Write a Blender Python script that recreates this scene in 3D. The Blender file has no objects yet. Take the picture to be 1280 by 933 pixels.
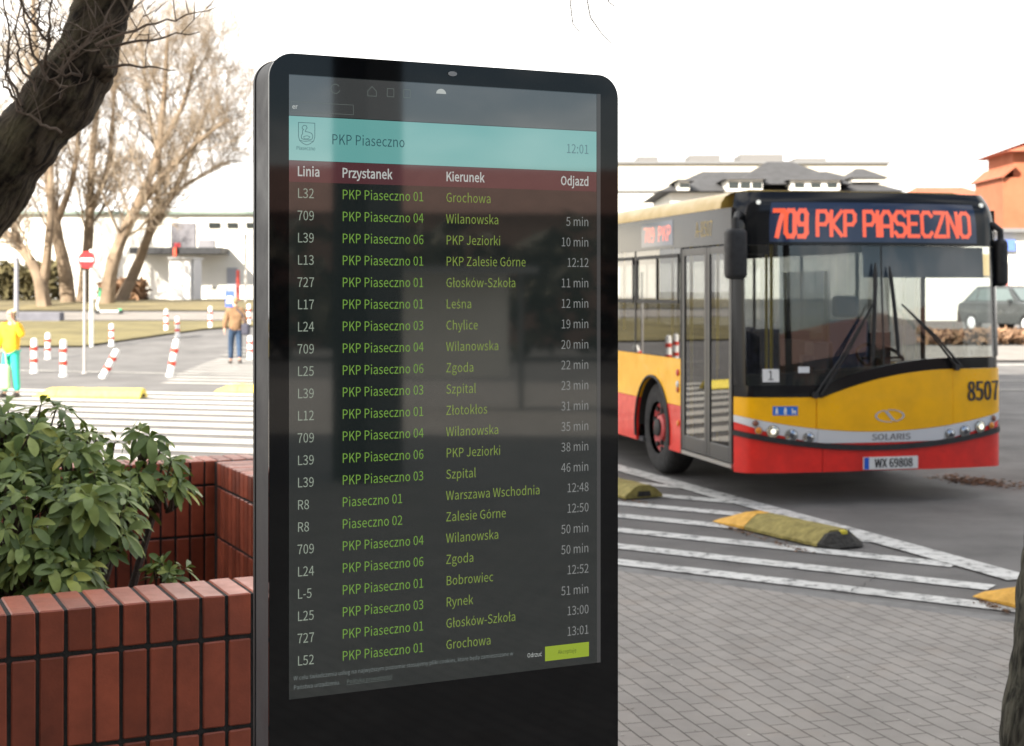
import bpy, bmesh, math, random
from mathutils import Vector, Matrix, noise

R = math.radians
C = bpy.context.scene.collection
sc = bpy.context.scene
random.seed(7)

# ------------------------------------------------------------------ camera, sky, sun, exposure
CAM_H = 1.9
cam_d = bpy.data.cameras.new("camera")
cam = bpy.data.objects.new("camera", cam_d)
C.objects.link(cam)
cam.location = (0, 0, CAM_H)
cam.rotation_euler = (R(90), 0, 0)
cam_d.sensor_width = 36
cam_d.lens = 52.28
cam_d.shift_y = -101.5 / 1280
cam_d.clip_start = 0.05
cam_d.clip_end = 3000
cam_d.dof.use_dof = True
cam_d.dof.focus_distance = 3.05
cam_d.dof.aperture_fstop = 8.0
sc.camera = cam

SUN_EL, SUN_DIR = R(31), Vector((-0.57, -0.82))     # direction towards the sun on the ground plan
world = bpy.data.worlds.new("World")
sc.world = world
world.use_nodes = True
nt = world.node_tree
nt.nodes.clear()
w_out = nt.nodes.new("ShaderNodeOutputWorld")
w_bg = nt.nodes.new("ShaderNodeBackground")
w_sky = nt.nodes.new("ShaderNodeTexSky")
w_sky.sky_type = 'NISHITA'
w_sky.sun_disc = False
w_sky.sun_elevation = SUN_EL
w_sky.sun_rotation = math.atan2(SUN_DIR.x, SUN_DIR.y)
w_sky.air_density = 1.0
w_sky.dust_density = 1.5
w_bg.inputs[1].default_value = 0.06
# bright broken cloud over the blue sky
w_tc = nt.nodes.new("ShaderNodeTexCoord")
w_map = nt.nodes.new("ShaderNodeMapping")
w_map.inputs['Scale'].default_value = (1.0, 1.0, 2.6)
w_map.inputs['Location'].default_value = (3.1, 1.7, 0.4)
w_noise = nt.nodes.new("ShaderNodeTexNoise")
w_noise.inputs['Scale'].default_value = 1.7
w_noise.inputs['Detail'].default_value = 9
w_noise.inputs['Roughness'].default_value = 0.58
w_ramp = nt.nodes.new("ShaderNodeValToRGB")
w_ramp.color_ramp.elements[0].position = 0.41
w_ramp.color_ramp.elements[1].position = 0.56
w_mix = nt.nodes.new("ShaderNodeMix")
w_mix.data_type = 'RGBA'
nt.links.new(w_tc.outputs['Generated'], w_map.inputs['Vector'])
nt.links.new(w_map.outputs[0], w_noise.inputs['Vector'])
w_sep = nt.nodes.new("ShaderNodeSeparateXYZ")        # more cloud towards the north, blue patches behind the viewer
nt.links.new(w_tc.outputs['Generated'], w_sep.inputs[0])
w_ma = nt.nodes.new("ShaderNodeMath"); w_ma.operation = 'MULTIPLY_ADD'
w_ma.inputs[1].default_value = 0.13
nt.links.new(w_sep.outputs[1], w_ma.inputs[0])
nt.links.new(w_noise.outputs['Fac'], w_ma.inputs[2])
nt.links.new(w_ma.outputs[0], w_ramp.inputs[0])
nt.links.new(w_ramp.outputs[0], w_mix.inputs[0])
nt.links.new(w_sky.outputs[0], w_mix.inputs[6])
w_mix.inputs[7].default_value = (10.5, 10.2, 9.7, 1)
nt.links.new(w_mix.outputs[2], w_bg.inputs[0])
nt.links.new(w_bg.outputs[0], w_out.inputs[0])

sun_d = bpy.data.lights.new("sun", 'SUN')
sun_d.energy = 4.2
sun_d.angle = R(0.5)
sun_d.color = (1.0, 0.93, 0.82)
sun = bpy.data.objects.new("sun", sun_d)
C.objects.link(sun)
to_sun = Vector((SUN_DIR.x, SUN_DIR.y, 0)).normalized() * math.cos(SUN_EL) + Vector((0, 0, math.sin(SUN_EL)))
sun.rotation_euler = to_sun.to_track_quat('Z', 'Y').to_euler()
sun.location = (-20, -30, 40)

EXPO = 1.9
sc.view_settings.view_transform = 'Standard'
sc.view_settings.look = 'None'
sc.view_settings.exposure = EXPO
sc.view_settings.gamma = 1.0
EM = 1.0 / (2 ** EXPO)          # emission strength that shows as the given linear colour

# ------------------------------------------------------------------ helpers: materials
def s2l(r, g, b):
    f = lambda c: (c / 255 / 12.92) if c / 255 <= 0.04045 else ((c / 255 + 0.055) / 1.055) ** 2.4
    return (f(r), f(g), f(b))

MATS = {}
def mat(name, col, rough=0.6, metal=0.0, var=0.0, vscale=6.0, bump=0.0, bscale=60.0, spec=0.5,
        emit=None, estr=1.0, coat=0.0, island=0.0, detail=6):
    """Principled material with noise driven colour variation (var), bump and per-island tint (island)."""
    if name in MATS:
        return MATS[name]
    m = bpy.data.materials.new(name)
    m.use_nodes = True
    n, l = m.node_tree.nodes, m.node_tree.links
    p = n['Principled BSDF']
    p.inputs['Base Color'].default_value = (*col, 1)
    p.inputs['Roughness'].default_value = rough
    p.inputs['Metallic'].default_value = metal
    p.inputs['Specular IOR Level'].default_value = spec
    if coat:
        p.inputs['Coat Weight'].default_value = coat
        p.inputs['Coat Roughness'].default_value = 0.04
    if emit:
        p.inputs['Emission Color'].default_value = (*emit, 1)
        p.inputs['Emission Strength'].default_value = estr
    if var or bump or island:
        tc = n.new('ShaderNodeTexCoord')
    last = None
    if var:
        nz = n.new('ShaderNodeTexNoise')
        nz.inputs['Scale'].default_value = vscale
        nz.inputs['Detail'].default_value = detail
        nz.inputs['Roughness'].default_value = 0.62
        l.new(tc.outputs['Object'], nz.inputs['Vector'])
        mr = n.new('ShaderNodeMapRange')
        mr.inputs[1].default_value = 0.3
        mr.inputs[2].default_value = 0.7
        mr.inputs[3].default_value = 1 - var
        mr.inputs[4].default_value = 1 + var
        l.new(nz.outputs['Fac'], mr.inputs[0])
        last = mr.outputs[0]
        rr = n.new('ShaderNodeMapRange')
        rr.inputs[1].default_value = 0.3
        rr.inputs[2].default_value = 0.7
        rr.inputs[3].default_value = min(1, rough + 0.12)
        rr.inputs[4].default_value = max(0.02, rough - 0.08)
        l.new(nz.outputs['Fac'], rr.inputs[0])
        l.new(rr.outputs[0], p.inputs['Roughness'])
    if island:
        g = n.new('ShaderNodeNewGeometry')
        mi = n.new('ShaderNodeMapRange')
        mi.inputs[3].default_value = 1 - island
        mi.inputs[4].default_value = 1 + island
        l.new(g.outputs['Random Per Island'], mi.inputs[0])
        if last:
            mu = n.new('ShaderNodeMath')
            mu.operation = 'MULTIPLY'
            l.new(last, mu.inputs[0])
            l.new(mi.outputs[0], mu.inputs[1])
            last = mu.outputs[0]
        else:
            last = mi.outputs[0]
    if last:
        vm = n.new('ShaderNodeVectorMath')
        vm.operation = 'SCALE'
        vm.inputs[0].default_value = col
        l.new(last, vm.inputs['Scale'])
        l.new(vm.outputs[0], p.inputs['Base Color'])
    if bump:
        nb = n.new('ShaderNodeTexNoise')
        nb.inputs['Scale'].default_value = bscale
        nb.inputs['Detail'].default_value = 5
        l.new(tc.outputs['Object'], nb.inputs['Vector'])
        b = n.new('ShaderNodeBump')
        b.inputs['Strength'].default_value = bump
        b.inputs['Distance'].default_value = 0.02
        l.new(nb.outputs['Fac'], b.inputs['Height'])
        l.new(b.outputs[0], p.inputs['Normal'])
    MATS[name] = m
    return m

def glass_mat(name, tint, ior=1.5, rough=0.0, refl=1.0):
    """Thin window glass: tinted see-through plus fresnel mirror."""
    if name in MATS:
        return MATS[name]
    m = bpy.data.materials.new(name)
    m.use_nodes = True
    n, l = m.node_tree.nodes, m.node_tree.links
    n.clear()
    o = n.new('ShaderNodeOutputMaterial')
    t = n.new('ShaderNodeBsdfTransparent')
    t.inputs[0].default_value = (*tint, 1)
    g = n.new('ShaderNodeBsdfGlossy')
    g.inputs['Roughness'].default_value = rough
    g.inputs['Color'].default_value = (refl, refl, refl, 1)
    f = n.new('ShaderNodeFresnel')
    f.inputs['IOR'].default_value = ior
    geo = n.new('ShaderNodeNewGeometry')          # the rear face of the pane only lets light through
    inv = n.new('ShaderNodeMath'); inv.operation = 'SUBTRACT'; inv.inputs[0].default_value = 1.0
    l.new(geo.outputs['Backfacing'], inv.inputs[1])
    fm_ = n.new('ShaderNodeMath'); fm_.operation = 'MULTIPLY'
    l.new(f.outputs[0], fm_.inputs[0]); l.new(inv.outputs[0], fm_.inputs[1])
    tm = n.new('ShaderNodeMix'); tm.data_type = 'RGBA'
    tm.inputs[6].default_value = (*tint, 1); tm.inputs[7].default_value = (1, 1, 1, 1)
    l.new(geo.outputs['Backfacing'], tm.inputs[0]); l.new(tm.outputs[2], t.inputs[0])
    mx = n.new('ShaderNodeMixShader')
    l.new(fm_.outputs[0], mx.inputs[0])
    l.new(t.outputs[0], mx.inputs[1])
    l.new(g.outputs[0], mx.inputs[2])
    l.new(mx.outputs[0], o.inputs[0])
    MATS[name] = m
    return m

def emit_mat(name, disp, k=1.0, spec=0.5, rough=0.03, base=(0.01, 0.01, 0.01)):
    return mat(name, base, rough=rough, emit=s2l(*disp), estr=EM * k, spec=spec)

# ------------------------------------------------------------------ helpers: objects
WORLD = {}        # thing -> its world matrix

def tag(o, label=None, cat=None, group=None, kind=None):
    if label: o['label'] = label
    if cat: o['category'] = cat
    if group: o['group'] = group
    if kind: o['kind'] = kind
    return o

def thing(name, label, cat, loc=(0, 0, 0), rz=0.0, group=None):
    o = bpy.data.objects.new(name, None)
    o.empty_display_size = 0.2
    o.location = loc
    o.rotation_euler = (0, 0, rz)
    C.objects.link(o)
    WORLD[o] = Matrix.Translation(loc) @ Matrix.Rotation(rz, 4, 'Z')
    return tag(o, label, cat, group)

class MB:
    def __init__(s):
        s.v, s.f = [], []
    def add(s, vs, fs):
        b = len(s.v)
        s.v += [tuple(x) for x in vs]
        s.f += [tuple(i + b for i in f) for f in fs]
        return s
    def box(s, c, d, rot=None):
        x, y, z = d[0] / 2, d[1] / 2, d[2] / 2
        vs = [Vector((i, j, k)) for k in (-z, z) for j in (-y, y) for i in (-x, x)]
        if rot is not None:
            vs = [rot @ q for q in vs]
        c = Vector(c)
        return s.add([q + c for q in vs], [(0, 2, 3, 1), (4, 5, 7, 6), (0, 1, 5, 4), (2, 6, 7, 3), (0, 4, 6, 2), (1, 3, 7, 5)])
    def bx(s, x0, x1, y0, y1, z0, z1):
        return s.box(((x0 + x1) / 2, (y0 + y1) / 2, (z0 + z1) / 2), (abs(x1 - x0), abs(y1 - y0), abs(z1 - z0)))
    def tube(s, pts, rad, n=8, cap=True):
        pts = [Vector(p) for p in pts]
        if not isinstance(rad, (list, tuple)):
            rad = [rad] * len(pts)
        rings = []
        prev = None
        for i, p in enumerate(pts):
            d = (pts[min(i + 1, len(pts) - 1)] - pts[max(i - 1, 0)])
            d = d.normalized() if d.length > 1e-9 else Vector((0, 0, 1))
            if prev is None:
                a = d.cross(Vector((0, 0, 1)))
                if a.length < 1e-3:
                    a = d.cross(Vector((0, 1, 0)))
            else:
                a = prev - d * prev.dot(d)
                if a.length < 1e-6:
                    a = d.orthogonal()
            a = a.normalized()
            prev = a
            b = d.cross(a)
            rings.append([p + (a * math.cos(2 * math.pi * k / n) + b * math.sin(2 * math.pi * k / n)) * rad[i] for k in range(n)])
        vs = [q for r in rings for q in r]
        fs = []
        for i in range(len(pts) - 1):
            for k in range(n):
                k2 = (k + 1) % n
                fs.append((i * n + k, i * n + k2, (i + 1) * n + k2, (i + 1) * n + k))
        if cap:
            fs.append(tuple(range(n - 1, -1, -1)))
            fs.append(tuple((len(pts) - 1) * n + k for k in range(n)))
        return s.add(vs, fs)
    def prism(s, poly, axis, a0, a1):
        """Extrude a 2-D polygon along 'x', 'y' or 'z' from a0 to a1."""
        def P(q, a):
            return (a, q[0], q[1]) if axis == 'x' else (q[0], a, q[1]) if axis == 'y' else (q[0], q[1], a)
        n = len(poly)
        vs = [P(q, a0) for q in poly] + [P(q, a1) for q in poly]
        fs = [tuple(range(n - 1, -1, -1)), tuple(range(n, 2 * n))]
        fs += [(i, (i + 1) % n, n + (i + 1) % n, n + i) for i in range(n)]
        return s.add(vs, fs)
    def lathe(s, prof, c=(0, 0, 0), n=24, axis='z', cap=True):
        vs = []
        for r, h in prof:
            for k in range(n):
                a = 2 * math.pi * k / n
                p = (r * math.cos(a), r * math.sin(a), h)
                if axis == 'x': p = (p[2], p[0], p[1])
                if axis == 'y': p = (p[0], p[2], p[1])
                vs.append((p[0] + c[0], p[1] + c[1], p[2] + c[2]))
        fs = []
        for i in range(len(prof) - 1):
            for k in range(n):
                k2 = (k + 1) % n
                fs.append((i * n + k, i * n + k2, (i + 1) * n + k2, (i + 1) * n + k))
        if cap:
            fs.append(tuple(range(n - 1, -1, -1)))
            fs.append(tuple((len(prof) - 1) * n + k for k in range(n)))
        return s.add(vs, fs)
    def grid(s, fn, nu, nv):
        vs = [fn(i / nu, j / nv) for j in range(nv + 1) for i in range(nu + 1)]
        fs = [(j * (nu + 1) + i, j * (nu + 1) + i + 1, (j + 1) * (nu + 1) + i + 1, (j + 1) * (nu + 1) + i)
              for j in range(nv) for i in range(nu)]
        return s.add(vs, fs)
    def slab(s, fn, fn2, nu, nv):
        """Closed slab between two parametric sheets."""
        b = len(s.v)
        s.grid(fn, nu, nv)
        b2 = len(s.v)
        s.grid(fn2, nu, nv)
        n = b2 - b
        fl = s.f[-nu * nv:]
        s.f[-nu * nv:] = [tuple(reversed(f)) for f in fl]
        W = nu + 1
        edge = [i for i in range(W)] + [j * W + nu for j in range(1, nv + 1)] + [nv * W + i for i in range(nu - 1, -1, -1)] + [j * W for j in range(nv - 1, 0, -1)]
        for k in range(len(edge)):
            a, c = edge[k], edge[(k + 1) % len(edge)]
            s.f.append((b + c, b + a, b2 + a, b2 + c))
        return s
    def build(s, name, m, parent=None, world=False, smooth=False, bevel=0.0, seg=2, auto=None, recalc=True):
        me = bpy.data.meshes.new(name)
        vs = s.v
        if world and parent is not None:
            inv = WORLD[parent].inverted()
            vs = [inv @ Vector(q) for q in vs]
        me.from_pydata([tuple(q) for q in vs], [], s.f)
        bm = bmesh.new()
        bm.from_mesh(me)
        if recalc:
            bmesh.ops.recalc_face_normals(bm, faces=bm.faces)
        if bevel:
            es = [e for e in bm.edges if len(e.link_faces) == 2 and e.calc_face_angle(0) > 0.5]
            bmesh.ops.bevel(bm, geom=es, offset=bevel, segments=seg, affect='EDGES', profile=0.5, clamp_overlap=True)
        if smooth:
            for f in bm.faces: f.smooth = True
            for e in bm.edges:
                if len(e.link_faces) == 2 and e.calc_face_angle(0) > (auto if auto else R(40)):
                    e.smooth = False
        bm.to_mesh(me)
        bm.free()
        for mm in (m if isinstance(m, (list, tuple)) else [m]):
            me.materials.append(mm)
        o = bpy.data.objects.new(name, me)
        C.objects.link(o)
        if parent is not None:
            o.parent = parent
            if parent in WORLD:
                WORLD[o] = WORLD[parent]
        return o

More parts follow.
